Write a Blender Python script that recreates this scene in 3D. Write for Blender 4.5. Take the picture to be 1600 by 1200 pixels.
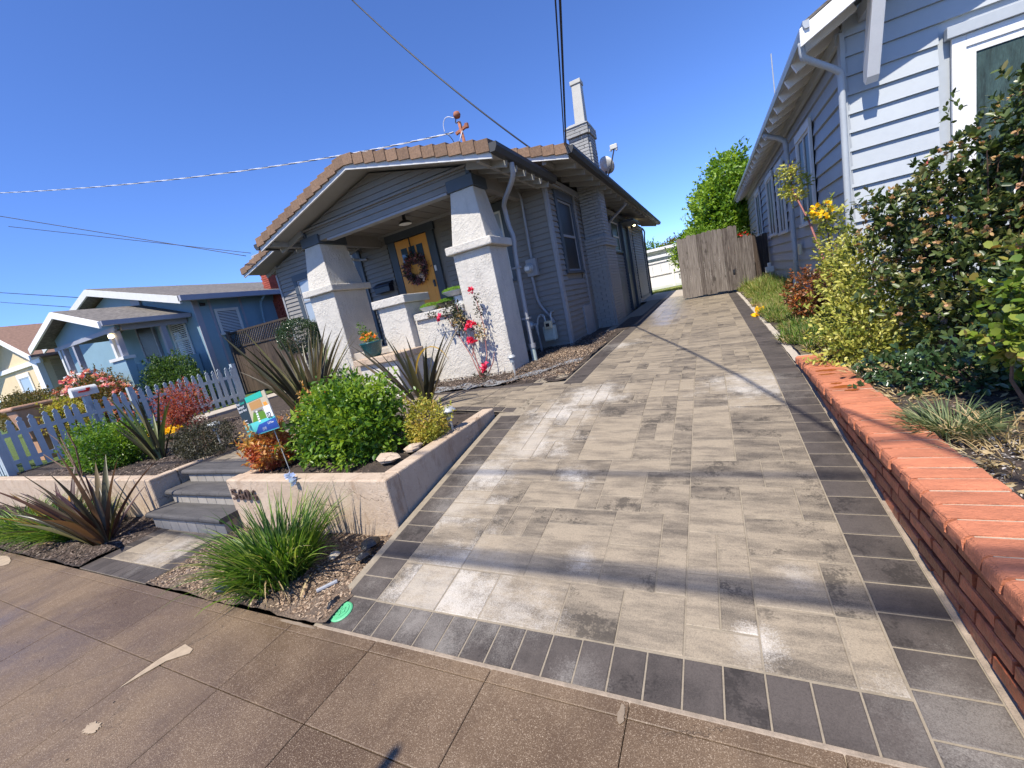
import bpy, math, random
import numpy as np
from mathutils import Matrix, Vector, Quaternion

for o in list(bpy.data.objects): bpy.data.objects.remove(o)
scene = bpy.context.scene
COL = scene.collection
rng = np.random.default_rng(7)
random.seed(7)

# ------------------------------------------------------------------ camera
# metres; x to the right along the street, y towards the houses, z up; z = 0 is the eye height
YAW, PITCH, ROLL, FOC = -0.477547309, -0.182436172, 0.209839913, 645.634302
def cam_axes():
    cy, sy = math.cos(YAW), math.sin(YAW); cp, sp = math.cos(PITCH), math.sin(PITCH)
    cr, sr = math.cos(ROLL), math.sin(ROLL)
    fwd = Vector((sy*cp, cy*cp, sp)); right = Vector((cy, -sy, 0)); down = -right.cross(fwd)
    return cr*right + sr*down, -sr*right + cr*down, fwd
_r, _d, _f = cam_axes()
cam = bpy.data.cameras.new('camera'); cam_o = bpy.data.objects.new('camera', cam); COL.objects.link(cam_o)
m = Matrix(((_r.x, -_d.x, -_f.x, 0), (_r.y, -_d.y, -_f.y, 0), (_r.z, -_d.z, -_f.z, 0), (0, 0, 0, 1)))
cam_o.matrix_world = m
cam.sensor_fit = 'HORIZONTAL'; cam.sensor_width = 36.0; cam.lens = FOC/1600*36.0
cam.clip_start = 0.02; cam.clip_end = 3000
scene.camera = cam_o

# ------------------------------------------------------------------ light
SUN_DIR = Vector((0.12, 1.0, -1.5)).normalized()       # the way the light travels
elev = math.asin(-SUN_DIR.z); rot = math.atan2(-SUN_DIR.x, -SUN_DIR.y)
world = bpy.data.worlds.new('World'); scene.world = world; world.use_nodes = True
nt = world.node_tree; nt.nodes.clear()
wo = nt.nodes.new('ShaderNodeOutputWorld'); bg = nt.nodes.new('ShaderNodeBackground')
sky = nt.nodes.new('ShaderNodeTexSky'); sky.sky_type = 'NISHITA'; sky.sun_disc = False
sky.sun_elevation = elev; sky.sun_rotation = rot; sky.air_density = 0.75; sky.dust_density = 0.0; sky.ozone_density = 3.0
tint = nt.nodes.new('ShaderNodeMix'); tint.data_type = 'RGBA'; tint.blend_type = 'MULTIPLY'
tint.inputs[0].default_value = 1.0; tint.inputs[7].default_value = (0.79, 1.02, 1.52, 1)
nt.links.new(sky.outputs[0], tint.inputs[6]); nt.links.new(tint.outputs[2], bg.inputs[0])
bg.inputs[1].default_value = 0.115
nt.links.new(bg.outputs[0], wo.inputs[0])
sun = bpy.data.lights.new('sun', 'SUN'); sun.energy = 5.0; sun.angle = math.radians(0.55); sun.color = (1.0, 0.93, 0.81)
sun_o = bpy.data.objects.new('sun', sun); COL.objects.link(sun_o)
sun_o.rotation_euler = SUN_DIR.to_track_quat('-Z', 'Y').to_euler()
scene.view_settings.view_transform = 'Standard'; scene.view_settings.look = 'None'
scene.view_settings.exposure = 0.55; scene.view_settings.gamma = 1.0
scene.view_settings.use_curve_mapping = False

# ------------------------------------------------------------------ materials
MATS = {}
def new_mat(name):
    m = bpy.data.materials.new(name); m.use_nodes = True
    nt = m.node_tree; b = nt.nodes['Principled BSDF']; MATS[name] = m
    return m, nt, b
def _noise(nt, coord, scale, detail=4, rough=0.55, vec_scale=None):
    n = nt.nodes.new('ShaderNodeTexNoise'); n.inputs['Scale'].default_value = scale
    n.inputs['Detail'].default_value = detail; n.inputs['Roughness'].default_value = rough
    if vec_scale:
        mp = nt.nodes.new('ShaderNodeMapping'); mp.inputs['Scale'].default_value = vec_scale
        nt.links.new(coord, mp.inputs[0]); coord = mp.outputs[0]
    nt.links.new(coord, n.inputs['Vector'])
    return n.outputs['Fac']
def _range(nt, v, a, b, c=0.0, d=1.0):
    r = nt.nodes.new('ShaderNodeMapRange'); r.inputs[1].default_value = a; r.inputs[2].default_value = b
    r.inputs[3].default_value = c; r.inputs[4].default_value = d; nt.links.new(v, r.inputs[0]); return r.outputs[0]
def _math(nt, op, a, b):
    n = nt.nodes.new('ShaderNodeMath'); n.operation = op
    for i, v in enumerate((a, b)):
        if isinstance(v, (int, float)): n.inputs[i].default_value = v
        else: nt.links.new(v, n.inputs[i])
    return n.outputs[0]
def _mix(nt, fac, a, b, mode='MIX'):
    n = nt.nodes.new('ShaderNodeMix'); n.data_type = 'RGBA'; n.blend_type = mode
    for k, v in ((0, fac), (6, a), (7, b)):
        if isinstance(v, (int, float)): n.inputs[k].default_value = v
        elif isinstance(v, tuple): n.inputs[k].default_value = (*v[:3], 1)
        else: nt.links.new(v, n.inputs[k])
    return n.outputs[2]
def _pos(nt): return nt.nodes.new('ShaderNodeNewGeometry').outputs['Position']
def _rnd(nt, attr):
    if attr:
        a = nt.nodes.new('ShaderNodeAttribute'); a.attribute_name = 'rnd'; return a.outputs['Fac']
    return nt.nodes.new('ShaderNodeObjectInfo').outputs['Random']
def _bump(nt, b, h, strength, dist):
    n = nt.nodes.new('ShaderNodeBump'); n.inputs['Strength'].default_value = strength; n.inputs['Distance'].default_value = dist
    nt.links.new(h, n.inputs['Height']); nt.links.new(n.outputs[0], b.inputs['Normal'])
def mix3(c, k): return tuple(max(0.0, min(1.0, v*k)) for v in c)

def plain(name, col, rough=0.6, var=0.12, scale=6, bump=0.0, bscale=60, bdist=0.004, metal=0.0, vec=None, spec=0.5, piece=0.0, attr=False):
    """painted / mineral surface: patchy colour, fine grain, small relief"""
    m, nt, b = new_mat(name); p = _pos(nt)
    n1 = _noise(nt, p, scale, 5, 0.6, vec); n2 = _noise(nt, p, scale*9, 3, 0.6, vec)
    s = _math(nt, 'ADD', _math(nt, 'MULTIPLY', n1, 0.65), _math(nt, 'MULTIPLY', n2, 0.35))
    f = _range(nt, s, 0.33, 0.67)
    c = _mix(nt, f, mix3(col, 1-var), mix3(col, 1+var))
    if piece:
        v = _range(nt, _rnd(nt, attr), 0, 1, 1-piece, 1+piece)
        cb = nt.nodes.new('ShaderNodeCombineColor')
        for i in range(3): nt.links.new(v, cb.inputs[i])
        c = _mix(nt, 1.0, c, cb.outputs[0], 'MULTIPLY')
    nt.links.new(c, b.inputs['Base Color'])
    nt.links.new(_range(nt, n2, 0.3, 0.7, max(0.02, rough-0.08), min(1, rough+0.08)), b.inputs['Roughness'])
    b.inputs['Metallic'].default_value = metal; b.inputs['Specular IOR Level'].default_value = spec
    if bump: _bump(nt, b, _noise(nt, p, bscale, 4, 0.6, vec), bump, bdist)
    return m

def stucco(name, col):
    m, nt, b = new_mat(name); p = _pos(nt)
    vo = nt.nodes.new('ShaderNodeTexVoronoi'); vo.inputs['Scale'].default_value = 26; vo.feature = 'SMOOTH_F1'
    wv = _noise(nt, p, 9, 4, 0.6); mp = nt.nodes.new('ShaderNodeVectorMath'); mp.operation = 'ADD'
    cb = nt.nodes.new('ShaderNodeCombineXYZ')
    for i in range(3): nt.links.new(_math(nt, 'MULTIPLY', wv, 0.25), cb.inputs[i])
    nt.links.new(p, mp.inputs[0]); nt.links.new(cb.outputs[0], mp.inputs[1]); nt.links.new(mp.outputs[0], vo.inputs['Vector'])
    h = _math(nt, 'ADD', _range(nt, vo.outputs['Distance'], 0.1, 0.6, 1, 0), _math(nt, 'MULTIPLY', _noise(nt, p, 140, 3), 0.6))
    _bump(nt, b, _math(nt, 'MULTIPLY', h, _range(nt, _noise(nt, p, 3.5, 3), 0.4, 0.6, 0.35, 1.0)), 0.6, 0.012)
    big = _noise(nt, p, 2.2, 5, 0.65)
    c = _mix(nt, _range(nt, big, 0.35, 0.65), mix3(col, 0.9), mix3(col, 1.05))
    # hairline cracks
    ck = nt.nodes.new('ShaderNodeTexVoronoi'); ck.feature = 'DISTANCE_TO_EDGE'; ck.inputs['Scale'].default_value = 2.6
    nt.links.new(mp.outputs[0], ck.inputs['Vector'])
    crack = _math(nt, 'MULTIPLY', _range(nt, ck.outputs['Distance'], 0.0, 0.006, 1, 0), _range(nt, _noise(nt, p, 1.4, 2), 0.52, 0.6))
    c = _mix(nt, _math(nt, 'MULTIPLY', crack, 0.55), c, mix3(col, 0.35))
    dr = _noise(nt, p, 3.2, 5, 0.7, (3, 3, 0.35)); c = _mix(nt, _range(nt, dr, 0.54, 0.74, 0, 0.4), c, mix3(col, 0.55))
    sp = _noise(nt, p, 17, 5, 0.8); c = _mix(nt, _range(nt, sp, 0.6, 0.72, 0, 0.3), c, mix3(col, 0.6))
    nt.links.new(c, b.inputs['Base Color']); b.inputs['Roughness'].default_value = 0.9
    b.inputs['Specular IOR Level'].default_value = 0.2
    return m
def old_concrete(name, a, d, stainc):
    m, nt, b = new_mat(name); p = _pos(nt)
    c = _mix(nt, _range(nt, _noise(nt, p, 3, 6, 0.7), 0.35, 0.65), a, d)
    c = _mix(nt, _range(nt, _noise(nt, p, 4.5, 6, 0.75, (1.6, 1.6, 0.6)), 0.54, 0.66, 0, 0.55), c, stainc)
    c = _mix(nt, _range(nt, _noise(nt, p, 60, 4, 0.8), 0.58, 0.75, 0, 0.55), c, mix3(stainc, 0.5))
    c = _mix(nt, _range(nt, _noise(nt, p, 22, 5, 0.8), 0.6, 0.72, 0, 0.5), c, (0.66, 0.60, 0.54))
    ck = nt.nodes.new('ShaderNodeTexVoronoi'); ck.feature = 'DISTANCE_TO_EDGE'; ck.inputs['Scale'].default_value = 3.1
    ad = nt.nodes.new('ShaderNodeVectorMath'); ad.operation = 'ADD'; cb = nt.nodes.new('ShaderNodeCombineXYZ'); nz_ = _noise(nt, p, 7, 4, 0.7)
    for i in range(3): nt.links.new(_math(nt, 'MULTIPLY', nz_, 0.3), cb.inputs[i])
    nt.links.new(p, ad.inputs[0]); nt.links.new(cb.outputs[0], ad.inputs[1]); nt.links.new(ad.outputs[0], ck.inputs['Vector'])
    crack = _math(nt, 'MULTIPLY', _range(nt, ck.outputs['Distance'], 0.0, 0.008, 1, 0), _range(nt, _noise(nt, p, 1.1, 2), 0.5, 0.58))
    c = _mix(nt, _math(nt, 'MULTIPLY', crack, 0.7), c, mix3(stainc, 0.35))
    nt.links.new(c, b.inputs['Base Color']); b.inputs['Roughness'].default_value = 0.92; b.inputs['Specular IOR Level'].default_value = 0.2
    h = _math(nt, 'ADD', _noise(nt, p, 30, 5, 0.7), _math(nt, 'MULTIPLY', crack, -0.8)); _bump(nt, b, h, 0.7, 0.012); return m

BLOOM = [(-1.41,3.6,-1.07,.24),(-1.49,3.05,-1.16,.26),(-1.72,2.6,-1.22,.2),(-1.75,2.2,-1.28,.2),(-1.25,1.73,-1.36,.10),(-1.45,1.47,-1.4,.32),(-.95,1.45,-1.4,.15),(.25,4.1,-1.1,.28),(.2,1.86,-1.36,.05),(0,1.47,-1.4,.06),(-1.5,6.7,-.96,.3),(-1.2,4.0,-1.05,.24),(-.75,1.8,-1.36,.07),(-.6,1.2,-1.43,.07),(-1.3,1.25,-1.43,.12),(.55,1.3,-1.43,.16),(-1.0,2.55,-1.24,.09),(-4.45,1.5,-1.44,.2)]
def paver_mat(name, light, dark, streak, attr, white_amt, wet=False):
    m, nt, b = new_mat(name); p = _pos(nt); r = _rnd(nt, attr)
    # every paver has its own tone and its own streaks: offset the texture by the piece's random number
    off = nt.nodes.new('ShaderNodeCombineXYZ')
    nt.links.new(_math(nt, 'MULTIPLY', r, 37.0), off.inputs[0]); nt.links.new(_math(nt, 'MULTIPLY', r, 91.0), off.inputs[1])
    ad = nt.nodes.new('ShaderNodeVectorMath'); ad.operation = 'ADD'; nt.links.new(p, ad.inputs[0]); nt.links.new(off.outputs[0], ad.inputs[1])
    sfac = _noise(nt, ad.outputs[0], 3.2, 6, 0.68, streak)
    f = _math(nt, 'ADD', _math(nt, 'MULTIPLY', _range(nt, sfac, 0.38, 0.64), 0.85), _range(nt, r, 0, 1, -0.28, 0.26))
    cl = nt.nodes.new('ShaderNodeClamp'); nt.links.new(f, cl.inputs[0])
    c = _mix(nt, cl.outputs[0], light, dark)
    # aggregate speckle
    sp = _noise(nt, p, 260, 2, 0.75)
    c = _mix(nt, _range(nt, sp, 0.45, 0.75, 0, 0.38), c, mix3(light, 1.6))
    c = _mix(nt, _range(nt, sp, 0.48, 0.28, 0, 0.38), c, mix3(dark, 0.5))
    sp2 = _noise(nt, p, 130, 3, 0.75)
    c = _mix(nt, _range(nt, sp2, 0.54, 0.70, 0, 0.5), c, mix3(dark, 0.6))
    bl = _noise(nt, ad.outputs[0], 4.5, 5, 0.75); c = _mix(nt, _math(nt, 'MULTIPLY', _range(nt, _math(nt, 'ADD', bl, _math(nt, 'MULTIPLY', _math(nt, 'SUBTRACT', sp2, 0.5), 0.35)), 0.55, 0.62, 0, 0.75), _range(nt, r, 0.35, 0.7)), c, mix3(dark, 0.6))
    # lime bloom left by the paving, in patches of its own shape
    if white_amt:
        w2 = _noise(nt, p, 26, 5, 0.8); w3 = _noise(nt, p, 5.5, 4, 0.6); acc = None
        for (bx_, by_, bz_, br_) in BLOOM:
            dn = nt.nodes.new('ShaderNodeVectorMath'); dn.operation = 'DISTANCE'; dn.inputs[1].default_value = (bx_, by_, bz_); nt.links.new(p, dn.inputs[0])
            v_ = _range(nt, dn.outputs['Value'], 0, br_*2.6, 1, 0); acc = v_ if acc is None else _math(nt, 'MAXIMUM', acc, v_)
        ws = _math(nt, 'ADD', acc, _math(nt, 'ADD', _math(nt, 'MULTIPLY', _math(nt, 'SUBTRACT', w2, 0.5), 0.8), _math(nt, 'MULTIPLY', _math(nt, 'SUBTRACT', w3, 0.5), 1.5)))
        gsp = _noise(nt, p, 170, 3, 0.75)
        ws = _math(nt, 'ADD', ws, _math(nt, 'MULTIPLY', _math(nt, 'SUBTRACT', gsp, 0.5), 1.5))
        wf = _range(nt, ws, 0.42, 1.0, 0, white_amt)
        wf = _math(nt, 'MULTIPLY', wf, _range(nt, r, 0.0, 0.6, 0.35, 1.0))
        wf = _math(nt, 'MULTIPLY', wf, _range(nt, _noise(nt, p, 330, 2, 0.7), 0.38, 0.55, 0.45, 1))
        c = _mix(nt, wf, c, (0.56, 0.52, 0.46))
    nt.links.new(c, b.inputs['Base Color'])
    b.inputs['Roughness'].default_value = 0.72; b.inputs['Specular IOR Level'].default_value = 0.35
    if wet:   # damp far end of the drive
        sx = nt.nodes.new('ShaderNodeSeparateXYZ'); nt.links.new(p, sx.inputs[0])
        wn = _math(nt, 'ADD', sx.outputs[1], _math(nt, 'MULTIPLY', _noise(nt, p, 1.4, 4), 5.0))
        wf = _math(nt, 'MULTIPLY', _range(nt, wn, 10.2, 11.6), _range(nt, sx.outputs[0], -0.2, -0.9))
        nt.links.new(_range(nt, wf, 0, 1, 0.72, 0.28), b.inputs['Roughness'])
    _bump(nt, b, _noise(nt, p, 260, 3, 0.7), 0.35, 0.0025)
    return m

def concrete_wet(name):
    m, nt, b = new_mat(name); p = _pos(nt); r = _rnd(nt, False)
    base = _mix(nt, _range(nt, _noise(nt, p, 1.6, 6, 0.65), 0.35, 0.66), (0.085, 0.052, 0.028), (0.160, 0.106, 0.062))
    base = _mix(nt, _range(nt, r, 0, 1, 0, 0.3), base, (0.20, 0.14, 0.09))
    sp = _noise(nt, p, 290, 2, 0.65)
    c = _mix(nt, _range(nt, sp, 0.56, 0.70, 0, 0.75), base, (0.50, 0.40, 0.29))
    c = _mix(nt, _range(nt, sp, 0.43, 0.29, 0, 0.65), c, (0.035, 0.022, 0.014))
    st = _noise(nt, p, 3.2, 6, 0.7, (1.0, 0.35, 1)); c = _mix(nt, _range(nt, st, 0.52, 0.68, 0, 0.5), c, (0.075, 0.048, 0.03))
    s2 = _noise(nt, p, 7, 5, 0.8); c = _mix(nt, _range(nt, s2, 0.60, 0.72, 0, 0.35), c, (0.30, 0.22, 0.15))
    ck = nt.nodes.new('ShaderNodeTexVoronoi'); ck.feature = 'DISTANCE_TO_EDGE'; ck.inputs['Scale'].default_value = 0.9
    ad = nt.nodes.new('ShaderNodeVectorMath'); ad.operation = 'ADD'; cb = nt.nodes.new('ShaderNodeCombineXYZ'); nz_ = _noise(nt, p, 5, 6, 0.75)
    for i in range(2): nt.links.new(_math(nt, 'MULTIPLY', nz_, 0.5), cb.inputs[i])
    nt.links.new(p, ad.inputs[0]); nt.links.new(cb.outputs[0], ad.inputs[1]); nt.links.new(ad.outputs[0], ck.inputs['Vector'])
    crack = _math(nt, 'MULTIPLY', _range(nt, ck.outputs['Distance'], 0.0, 0.0035, 1, 0), _range(nt, _noise(nt, p, 0.8, 2), 0.5, 0.56))
    c = _mix(nt, _math(nt, 'MULTIPLY', crack, 0.6), c, (0.03, 0.02, 0.014))
    spot = nt.nodes.new('ShaderNodeTexVoronoi'); spot.inputs['Scale'].default_value = 5.5; nt.links.new(p, spot.inputs['Vector'])
    c = _mix(nt, _range(nt, spot.outputs['Distance'], 0.045, 0.03, 0, 0.6), c, (0.04, 0.03, 0.022))
    nt.links.new(c, b.inputs['Base Color'])
    nt.links.new(_range(nt, _noise(nt, p, 1.6, 5), 0.38, 0.66, 0.36, 0.8), b.inputs['Roughness'])
    b.inputs['Specular IOR Level'].default_value = 0.4
    _bump(nt, b, _math(nt, 'ADD', sp, _math(nt, 'MULTIPLY', crack, -1.5)), 0.5, 0.003)
    return m

def leaf_mat(name, cols, rough=0.45, trans=0.35, spec=0.4, noise=0.0):
    m, nt, b = new_mat(name)
    a = nt.nodes.new('ShaderNodeAttribute'); a.attribute_name = 'rnd'
    cr = nt.nodes.new('ShaderNodeValToRGB'); el = cr.color_ramp.elements
    for i, c in enumerate(cols):
        pos = i/max(1, len(cols)-1)
        e = el[i] if i < 2 else el.new(pos)
        e.position = pos; e.color = (*c, 1)
    nt.links.new(a.outputs['Fac'], cr.inputs[0])
    nt.links.new(cr.outputs[0], b.inputs['Base Color']); b.inputs['Roughness'].default_value = rough
    b.inputs['Specular IOR Level'].default_value = spec
    tr = nt.nodes.new('ShaderNodeBsdfTranslucent'); mx = nt.nodes.new('ShaderNodeMixShader'); mx.inputs[0].default_value = trans
    br = _mix(nt, 1.0, cr.outputs[0], (1.5, 1.45, 0.7), 'MULTIPLY'); nt.links.new(br, tr.inputs[0])
    out = nt.nodes['Material Output']
    nt.links.new(b.outputs[0], mx.inputs[1]); nt.links.new(tr.outputs[0], mx.inputs[2]); nt.links.new(mx.outputs[0], out.inputs[0])
    return m

def wood_mat(name, light, dark, axis=(1, 1, 0.06), piece=0.25):
    m, nt, b = new_mat(name); p = _pos(nt); r = _rnd(nt, False)
    off = nt.nodes.new('ShaderNodeCombineXYZ'); nt.links.new(_math(nt, 'MULTIPLY', r, 53.0), off.inputs[2])
    ad = nt.nodes.new('ShaderNodeVectorMath'); ad.operation = 'ADD'; nt.links.new(p, ad.inputs[0]); nt.links.new(off.outputs[0], ad.inputs[1])
    g = _noise(nt, ad.outputs[0], 38, 6, 0.7, axis)
    k = _noise(nt, ad.outputs[0], 7, 3, 0.5, (1, 1, 0.5))
    f = _math(nt, 'ADD', _range(nt, g, 0.32, 0.68, 0, 0.8), _range(nt, r, 0, 1, -piece, piece))
    cl = nt.nodes.new('ShaderNodeClamp'); nt.links.new(f, cl.inputs[0])
    c = _mix(nt, cl.outputs[0], dark, light); c = _mix(nt, _range(nt, k, 0.62, 0.72, 0, 0.75), c, mix3(dark, 0.45))
    nt.links.new(c, b.inputs['Base Color']); b.inputs['Roughness'].default_value = 0.85; _bump(nt, b, g, 0.6, 0.004)
    return m

def glass_mat(name, col=(0.02, 0.025, 0.03), rough=0.06):
    m, nt, b = new_mat(name); b.inputs['Base Color'].default_value = (*col, 1); b.inputs['Roughness'].default_value = rough
    b.inputs['Specular IOR Level'].default_value = 0.9
    _bump(nt, b, _noise(nt, _pos(nt), 1.5, 2), 0.03, 0.02)
    return m
def flat(name, col, rough=0.5, metal=0.0, emit=None):
    m, nt, b = new_mat(name); b.inputs['Base Color'].default_value = (*col, 1); b.inputs['Roughness'].default_value = rough
    b.inputs['Metallic'].default_value = metal
    if emit: b.inputs['Emission Color'].default_value = (*emit[0], 1); b.inputs['Emission Strength'].default_value = emit[1]
    return m

plain('grout', (0.27, 0.215, 0.16), 0.95, 0.3, 25, 0.6, 150, 0.004)
stucco('stucco', (0.535, 0.505, 0.45))
plain('siding_grey', (0.215, 0.203, 0.185), 0.6, 0.10, 3, 0.15, 40)
plain('siding_side', (0.215, 0.203, 0.185), 0.6, 0.10, 3, 0.15, 40)
plain('trim_dark', (0.052, 0.066, 0.082), 0.5, 0.12, 5)
plain('trim_grey', (0.27, 0.275, 0.285), 0.55, 0.08, 5)
plain('barge_grey', (0.56, 0.56, 0.55), 0.55, 0.08, 5)
plain('soffit_grey', (0.27, 0.27, 0.26), 0.7, 0.1, 4)
plain('gutter_dark', (0.035, 0.036, 0.038), 0.6, 0.15, 4)
plain('pipe_grey', (0.27, 0.28, 0.30), 0.4, 0.08, 6)
plain('porch_ceiling', (0.20, 0.19, 0.175), 0.8, 0.08, 4)
plain('shingle_brown', (0.20, 0.125, 0.08), 0.95, 0.35, 40, 0.8, 250, 0.006, piece=0.16)
plain('roof_brown', (0.15, 0.10, 0.07), 0.95, 0.3, 30, 0.6, 160, 0.01)
plain('chimney_paint', (0.29, 0.29, 0.28), 0.7, 0.08, 8, 0.5, 60, 0.006, piece=0.06)
plain('flue_paint', (0.44, 0.43, 0.39), 0.7, 0.1, 5)
plain('door_orange', (0.74, 0.34, 0.065), 0.45, 0.05, 5)
old_concrete('concrete_pale', (0.50, 0.40, 0.30), (0.42, 0.32, 0.235), (0.26, 0.165, 0.10))
plain('concrete_flat', (0.42, 0.37, 0.31), 0.9, 0.15, 5, 0.4, 90, 0.004)
plain('joint_sand', (0.25, 0.21, 0.155), 0.95, 0.2, 30, 0.4, 200, 0.003)
plain('mortar', (0.40, 0.335, 0.255), 0.95, 0.2, 20, 0.5, 120, 0.004)
plain('mortar_dark', (0.05, 0.04, 0.035), 0.95, 0.2, 20, 0.5, 120, 0.004)
plain('step_charcoal', (0.075, 0.070, 0.067), 0.8, 0.4, 7, 0.5, 150, 0.004, vec=(0.35, 3, 1))
plain('riser_block', (0.30, 0.27, 0.23), 0.85, 0.15, 10, 0.4, 120, 0.004, piece=0.12)
plain('brick_top', (0.50, 0.175, 0.088), 0.8, 0.3, 11, 0.9, 90, 0.008, piece=0.2, vec=(0.6, 2.5, 1))
plain('brick_wet', (0.30, 0.07, 0.02), 0.15, 0.1, 14)
plain('brick_face', (0.44, 0.125, 0.055), 0.38, 0.45, 22, 0.8, 70, 0.008, piece=0.35)
plain('brick_red_paint', (0.30, 0.06, 0.035), 0.8, 0.2, 12, 0.5, 60, 0.006, piece=0.15)
plain('soil', (0.062, 0.045, 0.034), 0.95, 0.5, 9, 1.0, 60, 0.03)
plain('soil_tan', (0.16, 0.115, 0.08), 0.95, 0.5, 7, 1.0, 60, 0.03)
plain('lawn', (0.09, 0.14, 0.03), 0.95, 0.4, 12, 1.0, 90, 0.03)
plain('dry_ground', (0.17, 0.14, 0.085), 0.95, 0.4, 6, 1.0, 60, 0.03)
plain('asphalt', (0.05, 0.05, 0.052), 0.9, 0.2, 20, 0.6, 200, 0.004)
plain('far_ground', (0.12, 0.13, 0.06), 0.95, 0.4, 0.6)
plain('hill_green', (0.055, 0.075, 0.035), 0.95, 0.55, 0.12, 1.0, 0.3, 2.0)
plain('blue_paint', (0.40, 0.43, 0.45), 0.55, 0.05, 2, 0.12, 30, piece=0.03)
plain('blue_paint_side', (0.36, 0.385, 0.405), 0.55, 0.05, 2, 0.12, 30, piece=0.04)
plain('blue_trim', (0.40, 0.43, 0.45), 0.5, 0.05, 3)
plain('white_paint', (0.76, 0.75, 0.72), 0.5, 0.05, 6)
plain('offwhite_paint', (0.60, 0.60, 0.57), 0.55, 0.08, 6)
plain('bare_wood', (0.50, 0.38, 0.22), 0.7, 0.2, 10)
plain('neigh_blue', (0.20, 0.32, 0.39), 0.7, 0.07, 2, 0.3, 50)
plain('neigh_trim', (0.30, 0.31, 0.36), 0.6, 0.07, 3)
plain('neigh_roof', (0.15, 0.135, 0.12), 0.95, 0.75, 10, 0.6, 60, 0.01, vec=(1, 1, 6))
plain('cream_wall', (0.66, 0.53, 0.33), 0.8, 0.08, 3, 0.3, 60)
plain('cream_siding', (0.42, 0.32, 0.19), 0.8, 0.08, 3)
plain('cream_roof', (0.22, 0.13, 0.09), 0.95, 0.35, 14, 0.5, 60)
plain('picket_paint', (0.40, 0.46, 0.49), 0.6, 0.1, 8, piece=0.06)
plain('rust', (0.30, 0.11, 0.06), 0.8, 0.4, 30, 0.5, 120)
plain('rock', (0.42, 0.36, 0.28), 0.9, 0.25, 14, 1.0, 40, 0.01)
plain('plastic_black', (0.018, 0.018, 0.02), 0.35, 0.3, 14, 0.6, 30, 0.01)
plain('landscape_fabric', (0.20, 0.205, 0.21), 0.6, 0.5, 12, 1.0, 22, 0.02)
plain('pot_teal', (0.015, 0.075, 0.085), 0.25, 0.15, 8)
plain('terracotta', (0.42, 0.24, 0.15), 0.9, 0.2, 10, 0.4, 60)
plain('stem_brown', (0.12, 0.07, 0.045), 0.85, 0.3, 30, 0.5, 100)
plain('stem_red', (0.32, 0.12, 0.10), 0.7, 0.3, 30)
plain('metal_grey', (0.42, 0.44, 0.44), 0.42, 0.12, 20, metal=0.3)
plain('meter_green', (0.36, 0.43, 0.40), 0.5, 0.12, 20)
plain('meter_cream', (0.55, 0.50, 0.34), 0.55, 0.1, 20)
plain('lid_green', (0.10, 0.42, 0.20), 0.55, 0.18, 25)
plain('dish_grey', (0.52, 0.52, 0.50), 0.5, 0.05, 10)
plain('digit_brown', (0.085, 0.055, 0.045), 0.55, 0.3, 30)
plain('lamp_black', (0.02, 0.02, 0.022), 0.4, 0.1, 10)
flat('lamp_white', (0.8, 0.8, 0.76), 0.5)
flat('cable_black', (0.01, 0.01, 0.012), 0.5)
plain('cable_white', (0.55, 0.56, 0.60), 0.4, 0.1, 20)
flat('bulb_lit', (1, 0.9, 0.6), 0.4, emit=((1.0, 0.75, 0.35), 9.0))
glass_mat('glass_dark'); glass_mat('glass_pale', (0.30, 0.34, 0.38), 0.12); glass_mat('glass_side', (0.008, 0.009, 0.011), 0.35); MATS['glass_side'].node_tree.nodes['Principled BSDF'].inputs['Specular IOR Level'].default_value = 0.25
glass_mat('glass_blue', (0.05, 0.09, 0.13))
plain('blind', (0.55, 0.57, 0.58), 0.7, 0.05, 10)
plain('curtain', (0.035, 0.065, 0.062), 0.95, 0.6, 5, 0.8, 9, 0.05, vec=(2.5, 2.5, 0.35))
plain('mailbox_dark', (0.012, 0.014, 0.025), 0.35, 0.1, 10)
paver_mat('paver_light', (0.295, 0.243, 0.175), (0.085, 0.071, 0.057), (1, 4.2, 1), False, 0.85, wet=True)
paver_mat('paver_light_far', (0.295, 0.243, 0.175), (0.085, 0.071, 0.057), (1, 4.2, 1), True, 0.8, wet=True)
paver_mat('paver_dark', (0.085, 0.071, 0.062), (0.042, 0.035, 0.031), (2, 2, 1), False, 0.28)
paver_mat('paver_dark_far', (0.105, 0.088, 0.076), (0.055, 0.045, 0.040), (2, 2, 1), True, 0.15)
concrete_wet('sidewalk_wet')
plain('concrete_worn', (0.22, 0.17, 0.12), 0.9, 0.25, 18, 0.4, 200, 0.003)
plain('concrete_dry', (0.36, 0.28, 0.195), 0.9, 0.2, 18, 0.4, 200, 0.003)
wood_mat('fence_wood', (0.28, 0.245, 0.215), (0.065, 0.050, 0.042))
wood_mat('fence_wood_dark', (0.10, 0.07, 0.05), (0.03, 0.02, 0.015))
# foliage: real leaf colours
leaf_mat('leaf_green', [(0.035, 0.085, 0.012), (0.075, 0.17, 0.02), (0.19, 0.30, 0.03), (0.32, 0.42, 0.05)], 0.35, 0.38)
leaf_mat('leaf_mid', [(0.02, 0.05, 0.012), (0.06, 0.12, 0.025), (0.12, 0.19, 0.04)], 0.45, 0.3)
leaf_mat('leaf_dark', [(0.012, 0.03, 0.012), (0.03, 0.062, 0.022), (0.05, 0.095, 0.035), (0.12, 0.13, 0.045)], 0.22, 0.15, 0.7)
leaf_mat('leaf_orange', [(0.42, 0.24, 0.06), (0.55, 0.36, 0.10), (0.48, 0.13, 0.05), (0.30, 0.05, 0.035)], 0.5, 0.35)
leaf_mat('leaf_gold', [(0.12, 0.16, 0.025), (0.32, 0.33, 0.05), (0.50, 0.42, 0.08), (0.36, 0.16, 0.04)], 0.5, 0.35)
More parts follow.
